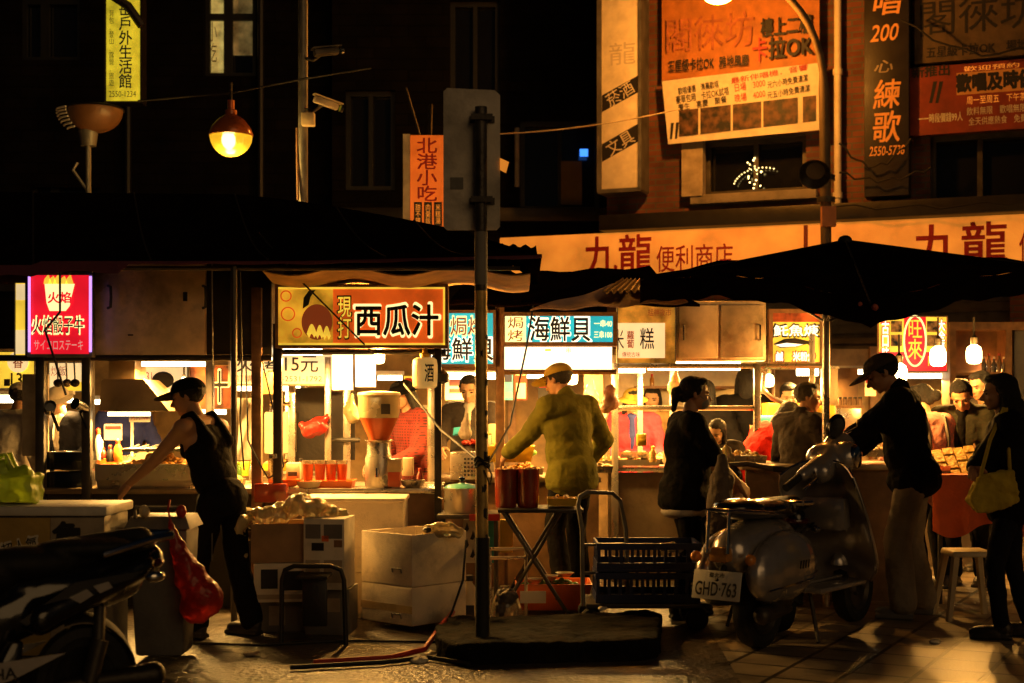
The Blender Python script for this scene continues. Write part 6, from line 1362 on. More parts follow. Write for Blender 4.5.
b = MB(); b.ell((1.2, 0, .37), (.25, .085, .13), 20, 10, z0=-.05); local_build(b, 'front_fender', M['silver'], sc)
b = MB(); b.tube([(1.1, .07, .5), (1.19, .075, .215)], .02, 8); b.tube([(1.1, -.07, .5), (1.19, -.075, .215)], .02, 8); local_build(b, 'fork', M['iron'], sc)
b = MB(); b.ell((.06, -.08, .27), (.16, .07, .08)); b.cone((.2, -.08, .2), (-.25, -.16, .22), .025, .05); local_build(None, 'engine', M['iron'], sc, mesh=blob(b, .01, 3))
b = MB(); b.tube([(.42, .1, .26), (.32, .2, .01)], .012, 6); b.tube([(.42, -.1, .26), (.32, -.2, .01)], .012, 6); local_build(b, 'kickstand', M['iron'], sc)
add_wheel(sc, 0, .215, .1, M['iron']); add_wheel(sc, 1.2, .215, .1, M['iron'])

def modern_scooter(label, loc_, rz, group=None, mirrors=True):
    s = thing('motor_scooter', label, 'scooter', loc_, rz=rz, group=group)
    b = MB()                                         # tail body, x forward
    for a, c, r0, r1 in (((-.34, 0, .72), (.1, 0, .6), .07, .13), ((.1, 0, .6), (.36, 0, .52), .13, .12), ((.36, 0, .5), (.42, 0, .34), .11, .09), ((-.3, .06, .7), (.2, .12, .52), .05, .07), ((-.3, -.06, .7), (.2, -.12, .52), .05, .07)): b.cone(a, c, r0, r1)
    b.ell((.05, 0, .62), (.36, .13, .1)); local_build(None, 'body', M['gloss'], s, mesh=blob(b, .012, 5))
    b = MB(); b.ell((-.08, 0, .785), (.3, .13, .045)); b.ell((.22, 0, .735), (.26, .14, .07)); b.cone((-.3, 0, .8), (-.02, 0, .765), .06, .07); b.ell((.38, 0, .7), (.12, .12, .08)); local_build(None, 'seat', M['rubber'], s, mesh=blob(b, .01, 6))
    for q in (-1, 1):
        b = MB(); b.tube([(-.08, q*.14, .76), (-.3, q*.12, .81), (-.43, q*.06, .82), (-.45, 0, .82)], [.014, .016, .018, .018], 8); local_build(b, 'grab_rail', M['chrome'], s)
        b = MB(); b.prism([(-.25, .69), (.05, .66), (.3, .52), (.27, .5), (.0, .62), (-.22, .66)], q*.155-.004, q*.155+.004); sp_ = local_build(b, 'side_panel', M['gloss'], s)
        b = MB(); b.prism([(-.1, .655), (-.03, .64), (-.06, .61), (-.12, .63)], q*.161-.002, q*.161+.002); b.prism([(.0, .63), (.08, .6), (.03, .575), (-.03, .605)], q*.161-.002, q*.161+.002); b.prism([(.1, .58), (.24, .51), (.2, .5), (.08, .56)], q*.161-.002, q*.161+.002); local_build(b, 'decal', M['silver'], s, par=sp_)
    b = MB(); b.ell((-.36, 0, .71), (.05, .08, .03), 16, 8); local_build(b, 'tail_light', mat('red_lens', (.07, .005, .005), .12, coat=.8, bump=0), s)
    for q in (-1, 1): b = MB(); b.ell((-.33, q*.13, .66), (.05, .025, .025), 12, 8); local_build(b, 'indicator', M['chrome'], s)
    b = MB(); b.tube([(-.1, .02, .57), (-.06, .13, .38), (-.02, .13, .24)], .028, 10); b.tube([(-.07, .13, .42), (-.02, .13, .25)], .04, 12); local_build(b, 'shock_absorber', M['iron'], s)
    def fend(u, v):
        a = -.3+1.9*u; return V(-.27*math.sin(a)*1.0, (v*2-1)*.075, .235+.28*math.cos(a)-.03*(v*2-1)**2)
    b = MB(); b.grid(fend, 14, 6, (0, 0, .006)); local_build(b, 'rear_fender', M['rubber'], s)
    b = MB(); b.prism([(.3, .3), (.92, .3), (.98, .36), (.92, .34), (.4, .34), (.34, .44), (.28, .44)], -.17, .17); fl = local_build(b, 'floorboard', M['gloss'], s, bevel=.015)
    for q in (-1, 1):
        b = MB(); b.prism([(.1, .385), (.9, .335), (.9, .27), (.42, .275), (.3, .31)], q*.178-.006, q*.178+.006); sk_ = local_build(b, 'side_skirt', M['silver'], s)
        TT = Matrix.Translation((.47, q*.187, .318)) @ Matrix.Rotation(R(3), 4, 'Y') @ (Matrix.Rotation(PI, 4, 'Z') if q > 0 else Matrix()) @ FRONT
        t_ = text('YAMAHA', TT, .3, .042, M['ink'], None, off=.02); t_.parent = sk_
    b = MB(); b.ell((.05, -.1, .26), (.2, .08, .1)); b.cone((.1, .1, .24), (-.32, .15, .26), .03, .055); local_build(None, 'engine', M['dkmetal'], s, mesh=blob(b, .01, 3))
    b = MB(); b.cone((.86, 0, .36), (1.0, 0, .72), .1, .12); b.ell((.98, 0, .62), (.08, .2, .28)); b.ell((1.0, 0, .9), (.12, .14, .1)); b.ell((1.12, 0, .62), (.12, .1, .16)); local_build(None, 'front_shield', M['gloss'], s, mesh=blob(b, .012, 6))
    b = MB(); b.tube([(.9, .32, .96), (.96, .16, .99), (.98, 0, .98), (.96, -.16, .99), (.9, -.32, .96)], .018, 10); hb = local_build(b, 'handlebar', M['iron'], s)
    for q in (-1, 1):
        b = MB(); b.tube([(.9, q*.32, .96), (.87, q*.44, .95)], .022, 10); local_build(b, 'grip', M['rubber'], s, par=hb)
        if mirrors: mirror(s, (.95, q*.2, 1.0), (.92, q*.32, 1.16), .058, M['gloss'])
    b = MB(); b.tube([(1.05, .08, .5), (1.2, .08, .24)], .022, 8); b.tube([(1.05, -.08, .5), (1.2, -.08, .24)], .022, 8); local_build(b, 'fork', M['iron'], s)
    b = MB(); b.ell((1.2, 0, .36), (.24, .08, .13), 20, 10, z0=-.05); local_build(b, 'front_fender', M['gloss'], s)
    b = MB(); b.tube([(.3, .12, .28), (.2, .24, .01)], .012, 6); local_build(b, 'kickstand', M['iron'], s)
    add_wheel(s, -.02, .235, .11, M['iron']); add_wheel(s, 1.2, .235, .11, M['iron'])
    return s
modern_scooter('glossy black scooter in the front left corner with its tail towards the stalls', (X(78, 5.95), 5.95, 0), R(180+30), 'black scooters').scale = (.88, .95, 1.02)
modern_scooter('black scooter parked between masked woman and silver scooter, handlebar towards the counter', (X(772, 8.85), 8.75, 0), R(100), 'black scooters', False)

# ------------------------------------------------------------------ foreground things
Yc = 7.35
ct = thing('promo_cart', 'white topped vending cart with yellow promotion panel at the left edge', 'cart', V(X(40, Yc), Yc, 0))
x0, x1 = X(-90, Yc), X(108, Yc); zt = Z(516, Yc)
b = MB(); b.box(x0, x1, Yc-.02, Yc+.5, zt, zt+.05); b.build('countertop', M['white'], ct, bevel=.012)
b = MB(); b.box(x0+.02, x1-.02, Yc+.02, Yc+.46, .06, zt-.002); b.build('cabinet', M['galv'], ct, bevel=.008)
b = MB(); b.box(x0+.02, X(50, Yc), Yc, Yc+.018, .1, zt-.01); yp = b.build('promo_panel', mat('promo_yellow', (.5, .33, .08), .55, dirt=.3), ct)
TT = Matrix.Translation(P(20, 546, Yc)+V(0, -.004, 0)) @ Matrix.Rotation(R(-14), 4, 'Y') @ FRONT
text('超人氣', TT @ Matrix.Translation((.0, 0, -.001)), .21, .075, M['boardw'], yp, name='outline', off=.07); text('超人氣', TT @ Matrix.Translation((0, 0, .001)), .19, .06, M['ink'], yp, off=.02)
ptext('NO.1', 2, 562, 36, 590, Yc-.003, M['boardw'], yp, name='outline', off=.07); ptext('NO.1', 3, 563, 35, 589, Yc-.006, M['ink'], yp, off=.03)
b = MB(); b.box(X(50.5, Yc), x1-.02, Yc, Yc+.018, .1, zt-.01); wp = b.build('white_panel', M['boardd'], ct)
ptext('魯', 53, 522, 84, 556, Yc-.004, M['ink'], wp, off=.03)
for xx in (x0+.1, x1-.1):
    T = Matrix.Translation((xx, Yc+.06, .035)) @ Matrix.Rotation(PI/2, 4, 'Y'); b = MB(T); b.lathe([(.001, -.014), (.033, -.014), (.035, 0), (.033, .014), (.001, .014)], n=18); b.build('caster', M['rubber'], ct)
gb_ = thing('green_bag', 'bright lime green plastic bag on the white cart top', 'bag', P(10, 503, Yc+.2))
b = MB(); c0 = P(4, 503, Yc+.2); b.box(c0.x-.19, c0.x+.18, c0.y-.1, c0.y+.1, c0.z+.005, c0.z+.15); b.cone(c0+V(-.15, 0, .14), c0+V(.1, 0, .15), .07, .05); b.cone(c0+V(-.05, 0, .15), c0+V(0, -.02, .2), .07, .03)
skin('body', blob(b, .009, 4, .05, .08), M['green'], gb_)
for q in (-1, 1):
    b = MB(); b.tube([c0+V(-.07, q*.03, .19), c0+V(-.03, q*.04, .25), c0+V(.02, q*.04, .26), c0+V(.05, q*.03, .18)], [.02, .012, .012, .02], 8); b.build('handle', M['green'], gb_)
lamp('bag_bulb', P(10, 440, 8.6), 5, WARM, .05) if False else None

bn = thing('grey_bin', 'grey plastic bin with lid and handle between black scooter and man in tank top', 'bin', V(X(158, 7.75), 7.75, 0))
xx = X(160, 7.75)
b = MB(); b.frustum((xx, 7.85), .26, .26, .32, .3, .03, .72); b.build('body', M['grey'], bn, bevel=.02)
b = MB(); b.frustum((xx, 7.85), .36, .34, .3, .28, .722, .79); b.tube([(xx-.12, 7.7, .78), (xx-.12, 7.7, .84), (xx+.12, 7.7, .84), (xx+.12, 7.7, .78)], .013, 8); b.build('lid', M['grey'], bn, bevel=.015)
for k, (dx, m) in enumerate(((-.07, 'cream'), (.13, 'red'))):
    b = MB(); b.ell((xx+dx, 7.69, .82), (.03, .03, .035), 12, 8); b.build('knob', M[m], bn)
bag('red_shopping_bag', 'long red plastic shopping bag hanging from the grey bin lid', [(170, 521, 2), (178, 548, 9), (191, 578, 17), (203, 598, 21), (197, 606, 18)], 7.6, M['redbag'])
b = MB(); b.tube([P(171, 523, 7.6), P(168, 510, 7.66), P(170, 500, 7.7)], .006, 6); b.build('handle', M['red'], COL.objects['red_shopping_bag'])
fs = thing('foot_stand', 'small dark metal stand with pale feet below the black scooter tail', 'stand', V(X(160, 7.3), 7.3, 0)) if False else None

# boxes
def carton(name, label, cx, cy, w, d, z0, z1, m, rz=0, open_=False, group=None, prints=(), cat='box', lid=None):
    t = thing(name, label, cat, (cx, cy, z0), group=group); T = Matrix.Translation((cx, cy, 0)) @ Matrix.Rotation(R(rz), 4, 'Z')
    b = MB(T)
    if open_: b.tub((0, 0), w, d, w, d, z0, z1, .012)
    else: b.box(-w/2, w/2, -d/2, d/2, z0, z1)
    b.build('body', M[m], t, bevel=.008 if 'styro' in m else .003)
    for (a0, b0, a1, b1, mm) in prints:
        b = MB(T); b.box(-w/2+w*a0, -w/2+w*a1, -d/2-.003, -d/2-.001, z0+(z1-z0)*b0, z0+(z1-z0)*b1); b.build('printed_panel', M[mm], t)
    if lid: b = MB(T); b.box(-w/2-.012, w/2+.012, -d/2-.012, d/2+.012, z1-.002, z1+lid); b.build('lid', M[m], t, bevel=.012)
    return t, T
Yx = 8.75; s = S(Yx)
zA, zB = Z(586, Yx), Z(534, Yx)
for k, (z0, z1, lab) in enumerate(((.0, zA-.004, 'lower of the two stacked white foam boxes in the middle foreground'), (zA, zB, 'upper of the two stacked white foam boxes, open and filled with a plastic bag'))):
    t, T = carton('foam_box', lab, X(411, Yx), Yx+.26, .47, .47, z0 if k else .04, z1, 'styro', -43, k == 1, 'stacked foam boxes')
    b = MB(T); w = .47/2; b.box(-w-.002, w+.002, -.2385, -.2355, (z0+z1)/2-.02, (z0+z1)/2+.025); b.build('tape', mat('packing_tape', (.55, .4, .2), .3, var=.2, coat=.4), t) if k == 0 else None
    b = MB(T); b.tube([(.06, -.236, z0+.08), (.06, -.242, z0+.105), (.14, -.242, z0+.105), (.14, -.236, z0+.08)], .005, 6); b.build('handle_mark', M['grey'], t)
bag('crumpled_bag', 'crumpled pale plastic bag lying in the open foam box', [(428, 530, 6), (438, 530, 8), (450, 530, 8), (458, 532, 6)], Yx+.1, M['clearbag'])
b = MB(); b.ell(P(427, 530, Yx+.05), (.03, .03, .02), 10, 6); tag(b.build('dark_lid', M['iron']), 'small dark lid lying beside the crumpled bag', 'dish')  # a small loose lid, dark, beside the crumpled bag
t, T = carton('foam_box', 'long cream foam box behind the printed carton, under the juice counter', X(352, 9.25), 9.5, .66, .44, .3, Z(503, 9.25), 'styro', 0, False, 'stacked foam boxes', lid=.03)
t, T = carton('foam_box', 'dim foam box underneath the long cream foam box', X(348, 9.25), 9.5, .6, .4, .0, .298, 'styro', 2, False, 'stacked foam boxes')
t, T = carton('carton', 'open brown cardboard box overflowing with clear plastic bags', X(276, 8.6), 8.78, .36, .34, .44, Z(524, 8.6), 'card', 10, True)
b = MB(T)
for q in (-1, 1): b.add([(q*.18, -.17, .69), (q*.18, .17, .69), (q*.26, .17, .6), (q*.26, -.17, .6)], [(0, 1, 2, 3)])
b.build('flap', M['card'], t, solid=.006)
t, T = carton('carton', 'printed white carton standing upright right of the brown cardboard box', X(326, 8.55), 8.72, .25, .3, .28, Z(519, 8.55), 'cardw', -6, False, None, [(.05, .72, .42, .92, 'grey'), (.5, .72, .95, .92, 'grey'), (.2, .55, .5, .66, 'ink'), (.05, .1, .4, .42, 'boardd'), (.5, .1, .95, .42, 'boardd'), (.75, .6, .95, .7, 'wood'), (.45, .68, .62, .76, 'orange')])
t, T = carton('carton', 'white carton with dark print under the brown cardboard box', X(280, 8.58), 8.78, .36, .34, .2, .435, 'cardw', 6, False, None, [(.12, .35, .4, .85, 'ink'), (.5, .3, .95, .8, 'ink'), (.05, .08, .9, .2, 'boardd')])
t, T = carton('carton', 'dark lower carton at ground level behind the black folding stool', X(300, 8.75), 8.95, .5, .4, .0, .198, 'grey', 3, False, None, [(.1, .2, .3, .8, 'boardd'), (.6, .2, .8, .8, 'boardd')])
t, T = carton('crate', 'grey box on the ground carrying the printed white carton', X(328, 8.6), 8.78, .27, .3, .0, .276, 'grey', -4, False, None, [(.2, .5, .8, .8, 'boardd')])
cb = thing('plastic_bag_heap', 'crinkled heap of clear plastic bags on top of the brown cardboard box', 'plastic bags', P(290, 524, 8.7))
b = MB(); rnd = random.Random(4)
for px, py, r in ((250, 517, 13), (262, 513, 13), (278, 512, 14), (296, 508, 15), (312, 509, 15), (326, 512, 12), (338, 514, 9), (244, 535, 9), (304, 501, 10)):
    b.ell(P(px, py, 8.75+rnd.uniform(-.05, .08)), (r/s, r/s*.8, r/s*.75), 12, 8)
hp_ = skin('bags', blob(b, .008, 6, .11, .11), M['clearbag'], cb)
b = MB(); b.cone(P(240, 520, 8.6), P(238, 548, 8.6), .05, .035); b.cone(P(238, 548, 8.6), P(244, 556, 8.6), .035, .02); skin('loose_bag', blob(b, .008, 5, .06, .08), M['clearbag'], cb)

# black folding stool frame in front of cartons
fsn = thing('folding_stool', 'black folding stool with bent tube frame in front of the cartons', 'stool', V(X(313, 8.3), 8.3, 0))
for yy in (8.25, 8.45):
    b = MB(); pts = [P(281, 638, yy), P(282, 580, yy), P(285, 570, yy), P(294, 566, yy), P(331, 566, yy), P(341, 570, yy), P(344, 580, yy), P(346, 638, yy)]
    pts[0].z = pts[-1].z = .0; b.tube(pts, .014, 10); b.build('frame', M['black'], fsn)
b = MB(); b.box(X(297, 8.3), X(329, 8.3), 8.24, 8.46, Z(575, 8.3)-.02, Z(575, 8.3)); b.build('seat', M['rubber'], fsn, bevel=.008)
b = MB(); b.box(X(302, 8.3), X(327, 8.3), 8.3, 8.33, .1, Z(577, 8.3)); b.build('panel', M['black'], fsn, bevel=.01)

# foreground sign pole
Yf = 7.9; xf = X(482, Yf)
sp = thing('road_sign_post', 'grey road sign seen from the back on a taped steel post in the foreground', 'road sign', V(xf, Yf, .0))
b = MB(); b.tube([P(481, 291, Yf), P(481, 107, Yf)], .034, 18); b.build('post', mat('old_steel', (.09, .08, .07), .45, .5, var=.5, scale=9, dirt=.6, bump=.3), sp)
b = MB(); b.tube([V(xf, Yf, .65), P(481, 290.9, Yf)], .0345, 18); b.build('lit_post', mat('lit_taped_steel', (.75, .5, .14), .42, .2, var=.4, scale=9, dirt=.8, bump=.25), sp)  # lit stretch of the post, warm lamplight put into its colour
b = MB(); b.tube([V(xf+.003, Yf, 0), V(xf+.003, Yf, .66)], .04, 18); b.build('sleeve', M['rubber'], sp)  # unlit foot of the post, put in as a dark sleeve
b = MB(); b.tube([P(481, 285, Yf), P(481, 232, Yf)], .0365, 18); b.build('tape', mat('grey_tape', (.3, .28, .25), .7), sp)
rnd = random.Random(2); b = MB()
for k in range(9):
    z = Z(548-26*k-rnd.uniform(0, 10), Yf); a0 = -PI/2+rnd.uniform(-.9, .7); h_ = rnd.uniform(.02, .06)
    vs = [];
    for i in range(5):
        a = a0+.22*i; vs.append((xf+.0352*math.cos(a), Yf+.0352*math.sin(a), z+rnd.uniform(-.012, .012)))
    for i in range(5):
        a = a0+.22*i; vs.append((xf+.0352*math.cos(a), Yf+.0352*math.sin(a), z+h_+rnd.uniform(-.012, .012)))
    b.add(vs, [(i, i+1, i+6, i+5) for i in range(4)])
b.build('torn_sticker', M['ink'], sp)
x0, x1, z0, z1 = X(443, Yf), X(500, Yf), Z(229, Yf), Z(86, Yf)
o = [(x0+.02, z0), (x1-.02, z0), (x1, z0+.02), (x1, z1-.04), (x1-.03, z1-.012), (x0+.02, z1), (x0, z1-.02), (x0, z0+.02)]
b = MB(); b.prism(o, Yf+.05, Yf+.056); pn = b.build('sign_panel', mat('sign_back', (.75, .68, .58), .55, .1, var=.4, scale=4, dirt=.5), sp, solid=0)
for yy in (118, 200):
    b = MB(); z = Z(yy, Yf); b.box(xf-.07, xf+.07, Yf+.036, Yf+.049, z-.018, z+.018); b.tube([(xf-.05, Yf+.03, z), (xf-.05, Yf-.04, z)], .009, 6); b.tube([(xf+.05, Yf+.03, z), (xf+.05, Yf-.04, z)], .009, 6); b.box(xf-.06, xf+.06, Yf-.046, Yf-.036, z-.016, z+.016); b.build('clamp', M['iron'], sp)
b = MB(); b.box(X(450, Yf), X(463, Yf), Yf+.046, Yf+.0495, Z(188, Yf), Z(176, Yf)); b.build('sticker', M['galv'], sp)
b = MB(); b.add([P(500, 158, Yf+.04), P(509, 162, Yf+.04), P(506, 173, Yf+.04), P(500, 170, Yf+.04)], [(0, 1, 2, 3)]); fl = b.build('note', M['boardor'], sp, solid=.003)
b = MB()
rnd = random.Random(3)
for k in range(3):
    pts = []
    for i in range(15): a = 2*PI*i/14; pts.append(V(xf+.042*math.cos(a), Yf+.042*math.sin(a), Z(462, Yf)+.02*k-.02+.012*math.sin(3*a+k)))
    b.tube(pts, .006, 5)
b.tube([P(486, 462, Yf-.04), P(492, 475, Yf-.05), P(490, 485, Yf-.04), P(484, 470, Yf-.04)], .005, 5); b.build('tied_wire', M['cable'], sp)
cable('black guy rope from the lantern post down to the wire on the foreground pole', [P(404, 384, 9.6), P(441, 430, 8.9), P(480, 462, 7.93)], .008)
cable('black rope rising from the foreground pole along the left edge of the cyan sign', [P(489, 462, 7.93), P(510, 425, 8.6), P(527, 345, 10.3), P(534, 300, 10.6)], .007)
cable('black loop of wire hanging from the price board of the roast stall', [P(246, 360, 9.7), P(248, 440, 9.7), P(268, 478, 9.72), P(284, 466, 9.75), P(276, 420, 9.75), P(262, 358, 9.78)], .006, sag=.01)
cable('diagonal black guy line above the watermelon sign', [P(258, 232, 9.2), P(300, 280, 9.45), P(345, 325, 9.5), P(372, 352, 9.7)], .006)
cable('dark lead running down over the crimson sign to the clip spotlight', [P(60, 268, 9.5), P(60, 312, 9.6), P(45, 330, 9.6), P(66, 395, 9.7)], .008)
cable('thin grey wire dangling in front of the tank top', [P(212, 262, 9.2), P(213, 400, 9.15), P(212, 560, 8.3)], .004, 'galv')
cable('black wire hanging beside the thin awning post', [P(240, 268, 9.2), P(242, 370, 9.3), P(240, 420, 9.4), P(244, 470, 9.6)], .006)

# ---- folding table with two containers
Yt = 9.5
ft_ = thing('folding_table', 'small black topped folding table with crossed legs behind the kerb', 'table', V(X(540, Yt), Yt, 0))
zt = Z(507, Yt)
b = MB(); b.box(X(498, Yt), X(582, Yt), Yt-.2, Yt+.25, zt-.025, zt); b.build('tabletop', M['dkmetal'], ft_, bevel=.008)
for yy in (Yt-.16, Yt+.21):
    for a, c in ((X(503, Yt), X(560, Yt)), (X(560, Yt), X(508, Yt))):
        b = MB(); b.tube([(a, yy, zt-.02), (c+(.06 if c > a else -.06), yy, .0)], .013, 8); b.build('leg', M['iron'], ft_)
b = MB(); b.tube([(X(512, Yt), Yt-.16, .12), (X(512, Yt), Yt+.21, .12)], .01, 6); b.tube([(X(556, Yt), Yt-.16, .12), (X(556, Yt), Yt+.21, .12)], .01, 6); b.build('crossbar', M['iron'], ft_)
for px, lab in ((506, 'dark red pickle container on the folding table, nearer the foreground pole'), (528, 'dark red pickle container on the folding table, below the mustard jacket hand')):
    c = P(px, 507, Yt-.05); t = thing('pickle_tub', lab, 'container', c, group='pickle containers'); r = 11/S(Yt); h_ = 38/S(Yt)
    b = MB(); b.lathe([(r*.92, 0), (r, h_*.1), (r*1.02, h_), (r*.97, h_), (r*.9, .01), (.001, .01)], c=c, n=24); b.build('tub', M['jelly'], t)
    heap(c+V(0, 0, h_*.9), r*.8, r*.8, .03, 18, .02, px, M['food'], 'pickles', t)
tray('flat yellow tray lying on the folding table beside the containers', 562, 505, Yt, .2, .22, 'food2', 41, 'small trays', n=14, m='yellow', r=.018)
# side shelf with pot
ps = thing('pot_table', 'low red edged side table with a steel pot behind the foreground pole', 'table', V(X(468, 9.7), 9.7, 0)); Yq = 9.7
zt = Z(513, Yq)
b = MB(); b.box(X(438, Yq), X(500, Yq), Yq-.15, Yq+.3, zt-.03, zt); b.build('tabletop', M['iron'], ps, bevel=.006); b = MB(); b.box(X(470, Yq), X(500, Yq), Yq-.165, Yq-.152, zt-.04, zt+.004); b.build('red_edge', M['red'], ps)
for px in (442, 496):
    for yy in (Yq-.1, Yq+.25): b = MB(); b.tube([(X(px, Yq), yy, 0), (X(px, Yq), yy, zt-.03)], .014, 8); b.build('leg', M['iron'], ps)
pt = thing('steel_pot', 'lidded steel pot with a black knob left of the foreground pole', 'pot', P(462, 512, Yq)); c = P(462, 513, Yq+.02); r = 18/S(Yq); h_ = 24/S(Yq)
b = MB(); b.lathe([(r*.93, 0), (r, .02), (r, h_), (r*1.06, h_), (r*1.06, h_+.008), (.001, h_+.008)], c=c, n=30); b.build('body', M['steelc'], pt)
b = MB(); b.lathe([(r*1.02, h_+.01), (r*.8, h_+.03), (.001, h_+.045)], c=c, n=30); b.build('lid', mat('teal_lid', (.1, .4, .34), .3, coat=.3), pt)
b = MB(); b.lathe([(.012, h_+.04), (.012, h_+.055), (.026, h_+.065), (.02, h_+.08), (.001, h_+.085)], c=c, n=14); b.build('knob', M['gloss'], pt)
for q in (-1, 1): b = MB(); b.tube([c+V(q*r, 0, h_*.6), c+V(q*r*1.3, -.02, h_*.65), c+V(q*r*1.0, -.06, h_*.6)], .007, 6); b.build('handle', M['iron'], pt)
fb = thing('flame_box', 'white box with black flame pattern and teal side under the pot table', 'box', P(475, 560, 9.85)); Yz = 9.9
b = MB(); b.pbox(463, 520, 486, 563, Yz, .2); b.build('body', M['boardw'], fb, bevel=.005); b = MB(); b.pbox(486.3, 520, 497, 563, Yz+.01, .2); b.build('teal_side', mat('teal', (.03, .3, .3), .5), fb)
b = MB()
for k, (x, y) in enumerate(((464, 524), (470, 532), (464, 540), (476, 526), (478, 543), (470, 550), (482, 534))):
    b.prism([(X(x, Yz), Z(y+7, Yz)), (X(x+3, Yz), Z(y+8, Yz)), (X(x+5, Yz), Z(y+5, Yz)), (X(x+3, Yz), Z(y-2, Yz)), (X(x+2, Yz), Z(y+2, Yz))], Yz-.004, Yz-.002)
b.build('flame_pattern', M['ink'], fb)
b = MB(); b.pbox(500, 520, 513, 553, Yz+.05, .1); tag(b.build('yellow_box', M['yellow'], bevel=.008), 'upright yellow box in the shade under the folding table', 'box')
b = MB(); b.tube([P(490, 549, 9.4), P(526, 549, 9.4)], .012, 8); b.tube([P(490, 558, 9.4), P(526, 558, 9.4)], .012, 8); b.tube([P(490, 549, 9.42), V(X(490, 9.42), 9.42, 0)], .012, 8); b.tube([P(526, 549, 9.42), V(X(526, 9.42), 9.42, 0)], .012, 8)
tag(b.build('rack', M['steelc']), 'low steel tube rack under the folding table', 'rack')
# jugs, lid, basin
jg = thing('water_jug', 'white plastic jug with black cap and dark label by the stacked foam boxes', 'jug', V(X(469, 9.1), 9.1, 0)); c = V(X(469, 9.1), 9.1, .02); 
b = MB(); b.lathe([(.05, 0), (.055, .02), (.055, .16), (.04, .21), (.022, .235), (.022, .25)], c=c, n=18); b.build('body', M['cream'], jg); b = MB(); b.lathe([(.028, .25), (.028, .285), (.001, .29)], c=c, n=14); b.build('cap', M['ink'], jg); b = MB(); b.box(c.x-.035, c.x+.035, c.y-.058, c.y-.056, c.z+.03, c.z+.1); b.build('label_patch', M['ink'], jg)
jg = thing('water_jug', 'clear plastic jug wrapped in a dark bag right of the foreground pole', 'jug', V(X(505, 9.0), 9.0, 0)); c = V(X(505, 9.0), 9.0, .03)
b = MB(); b.lathe([(.075, 0), (.085, .02), (.085, .1), (.06, .17), (.03, .2), (.03, .22)], c=c, n=20); b.build('body', M['clear'], jg)
b = MB(); b.ell(c+V(.01, -.04, .15), (.07, .06, .06)); b.ell(c+V(-.03, -.06, .08), (.03, .04, .07)); skin('wrap', blob(b, .008, 2, .04, .04), M['iron'], jg)
b = MB(); b.lathe([(.001, 0), (.17, .0), (.2, .015), (.205, .03), (.19, .028), (.001, .02)], c=V(X(492, 8.95), 8.95, .0), n=36); tag(b.build('round_lid', M['cream']), 'round pale lid lying on the ground behind the foreground pole', 'lid')
b = MB(); b.lathe([(.24, .0), (.252, .01), (.24, .02), (.23, .01), (.24, 0)], c=V(X(490, 8.92), 8.92, .005), n=40); tag(b.build('hose_ring', M['red']), 'dark red hose ring around the pale round lid', 'hose')
bs = thing('orange_basin', 'orange plastic basin of washing up on the ground under the folding table', 'basin', V(X(553, 9.55), 9.6, 0)); cc = (X(553, 9.6), 9.65)
b = MB(); b.tub(cc, .42, .3, .52, .38, .02, .2, .012); b.build('tub', M['orange'], bs, bevel=.012)
heap((cc[0], cc[1], .15), .2, .13, .05, 24, .03, 52, M['leaf'], 'greens', bs)
for k in range(3): b = MB(); b.lathe([(.03, 0), (.06, .03), (.065, .032), (.03, .008), (.001, .006)], c=(cc[0]-.12+.1*k, cc[1]-.04, .19+.02*k), n=16); b.build('dish', M['cream'], bs)
b = MB(); b.box(X(520, 9.35), X(546, 9.35), 9.35, 9.352, .09, .17); b.build('paper_tag', M['paper'], bs)
# trolley and crates
Yk = 8.75
tl = thing('hand_trolley', 'grey hand trolley with tall bent handle carrying navy crates', 'trolley', V(X(640, Yk), Yk, 0)); zd = .17
b = MB(); b.box(X(586, Yk), X(704, Yk), Yk, Yk+.45, zd-.03, zd); b.build('deck', M['iron'], tl, bevel=.008)
b = MB(); b.tube([P(583, 606, Yk), P(582, 530, Yk), P(578, 505, Yk), P(580, 496, Yk), P(587, 492, Yk), P(612, 493, Yk+.2), P(620, 500, Yk+.3), P(626, 530, Yk+.33), P(628, 606, Yk+.33)], .014, 10); b.build('handle', M['galv'], tl)
b = MB(); b.tube([P(582, 545, Yk), P(627, 544, Yk+.33)], .01, 8); b.tube([P(583, 573, Yk), P(627, 572, Yk+.33)], .01, 8); b.build('crossbar', M['galv'], tl)
for xx in (592, 698):
    for yy in (Yk+.05, Yk+.4): T = Matrix.Translation((X(xx, Yk), yy, .07)) @ Matrix.Rotation(PI/2, 4, 'X'); b = MB(T); b.lathe([(.001, -.02), (.06, -.02), (.07, -.01), (.07, .01), (.06, .02), (.001, .02)], n=20); b.build('wheel', M['rubber'], tl)
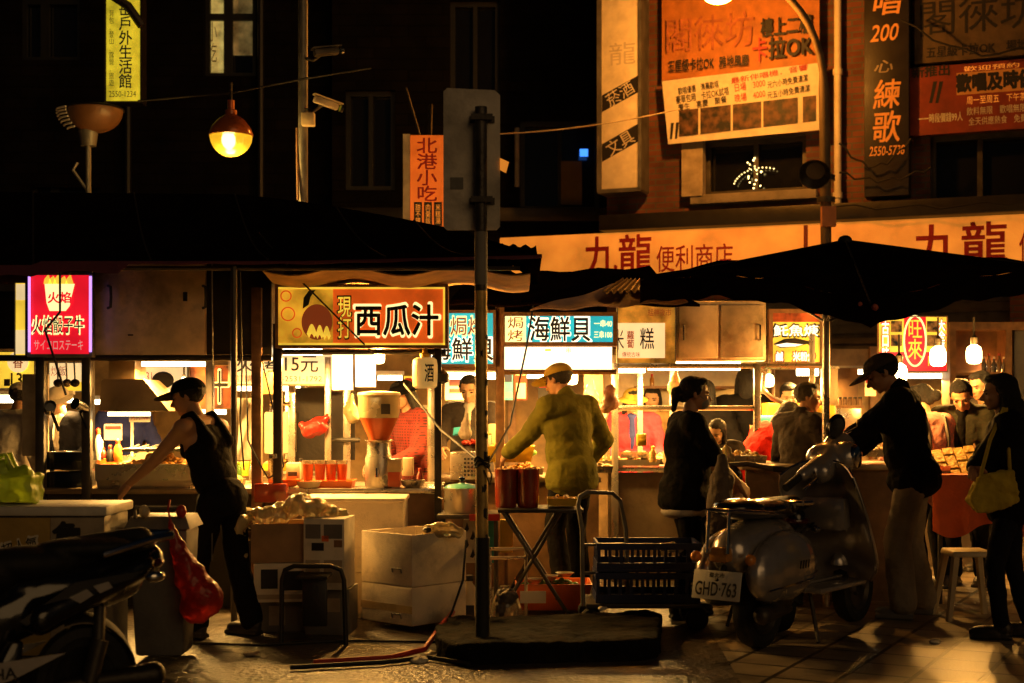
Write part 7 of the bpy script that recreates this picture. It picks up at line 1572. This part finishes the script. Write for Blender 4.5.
def crate(label, z0, z1, x0, x1):
    t = thing('crate', label, 'crate', ((x0+x1)/2, Yk+.2, z0), group='navy crates on the trolley')
    b = MB(); w = (x1-x0)/2; cx = (x0+x1)/2; n = 9
    b.box(x0, x1, Yk+.02, Yk+.42, z0, z0+.012)
    for zz in (z0+.0125, z1-.045): 
        hh = .04
        b.box(x0, x1, Yk+.02, Yk+.035, zz, zz+hh); b.box(x0, x1, Yk+.405, Yk+.42, zz, zz+hh); b.box(x0, x0+.015, Yk+.036, Yk+.404, zz, zz+hh); b.box(x1-.015, x1, Yk+.036, Yk+.404, zz, zz+hh)
    for k in range(n+1):
        xx = x0+.004+(x1-x0-.028)*k/n; b.box(xx, xx+.02, Yk+.024, Yk+.032, z0+.053, z1-.046); b.box(xx, xx+.02, Yk+.408, Yk+.416, z0+.053, z1-.046)
    for k in range(6):
        yy = Yk+.045+.33*k/5; b.box(x0+.004, x0+.011, yy, yy+.02, z0+.053, z1-.046); b.box(x1-.011, x1-.004, yy, yy+.02, z0+.053, z1-.046)
    b.build('lattice', M['blue'], t); return t
zm = Z(572, Yk)
crate('lower navy plastic crate on the hand trolley', zd+.002, zm-.004, X(596, Yk), X(701, Yk)); c2 = crate('upper navy plastic crate on the hand trolley with clear bags inside', zm, Z(543, Yk), X(597, Yk), X(702, Yk))
bag('bag_in_crate', 'pale plastic bag showing at the rim of the upper navy crate', [(662, 547, 5), (672, 547, 6), (680, 549, 4)], Yk+.15, M['clearbag'])
bag('dark_bag', 'grey brown bag hanging from the arm of the masked woman', [(722, 458, 5), (722, 480, 13), (719, 505, 14), (716, 525, 11)], 9.0, mat('dark_bag', (.14, .1, .07), .7, bump=.4))
# hoses on the ground
cable('dark red hose snaking over the ground to the kerb', [V(X(330, 8.3), 7.6, .02), V(X(395, 8), 7.75, .02), V(X(425, 8), 7.95, .03), V(X(440, 8.2), 8.35, .1), V(X(452, 8.6), 8.75, .12)], .016, 'red', name='hose')
cable('black hose beside the red one on the ground', [V(X(300, 7.8), 7.45, .02), V(X(385, 7.7), 7.6, .02), V(X(428, 7.8), 7.75, .02), V(X(470, 7.7), 7.55, .02)], .014, name='hose')
cable('thin black cable crossing the asphalt below the foam boxes', [V(X(160, 8.2), 8.3, .01), V(X(260, 8.3), 8.2, .01), V(X(350, 8.3), 8.35, .01), V(X(440, 8.3), 8.3, .01)], .008)
cable('black cable hanging down the right side of the stacked foam boxes', [P(466, 540, 8.6), P(463, 580, 8.6), P(452, 612, 8.55), V(X(440, 8.5), 8.5, .02)], .007)
# back of the market: dark partitions that carry the boards
pb = thing('market_partition', 'dark partition wall across the back of the stalls', 'partition', V(0, 14.2, 0))
b = MB(); b.box(-7.5, 7.5, 14.2, 14.3, 0, 1.95); b.build('panel', mat('partition', (.34, .21, .085), .7, var=.4, dirt=.4), pb)
for k in range(9): b = MB(); x = -7.2+1.8*k; b.box(x-.04, x+.04, 14.12, 14.197, 0, 1.97); b.build('upright', M['wood'], pb)

# scraps on the ground
for k, (px, Y, r, m, lab) in enumerate(((418, 7.7, .05, 'paper', 'crumpled paper scrap lying by the hoses near the kerb'), (431, 7.9, .035, 'cream', 'small cream scrap lying between hoses and kerb'), (602, 8.75, .03, 'white', 'tiny white scrap on the kerb edge below the hand trolley'), (250, 7.9, .04, 'boardd', 'flattened paper scrap on the asphalt in front of the folding stool'), (934, 8.3, .035, 'paper', 'small crumpled tissue on the paving between trousers and sneakers'))):
    c0 = V(X(px, Y), Y, .012 if px != 602 else .142); b = MB()
    b.ell(c0, (r, r*.8, r*.35)); b.ell(c0+V(r*.6, .01, .005), (r*.6, r*.5, r*.3)); tag(skin('paper_scrap', blob(b, .006, 1, .03, .03), M[m]), lab, 'litter', 'scraps on the ground')
bpy.data.scenes.remove(BENCH)
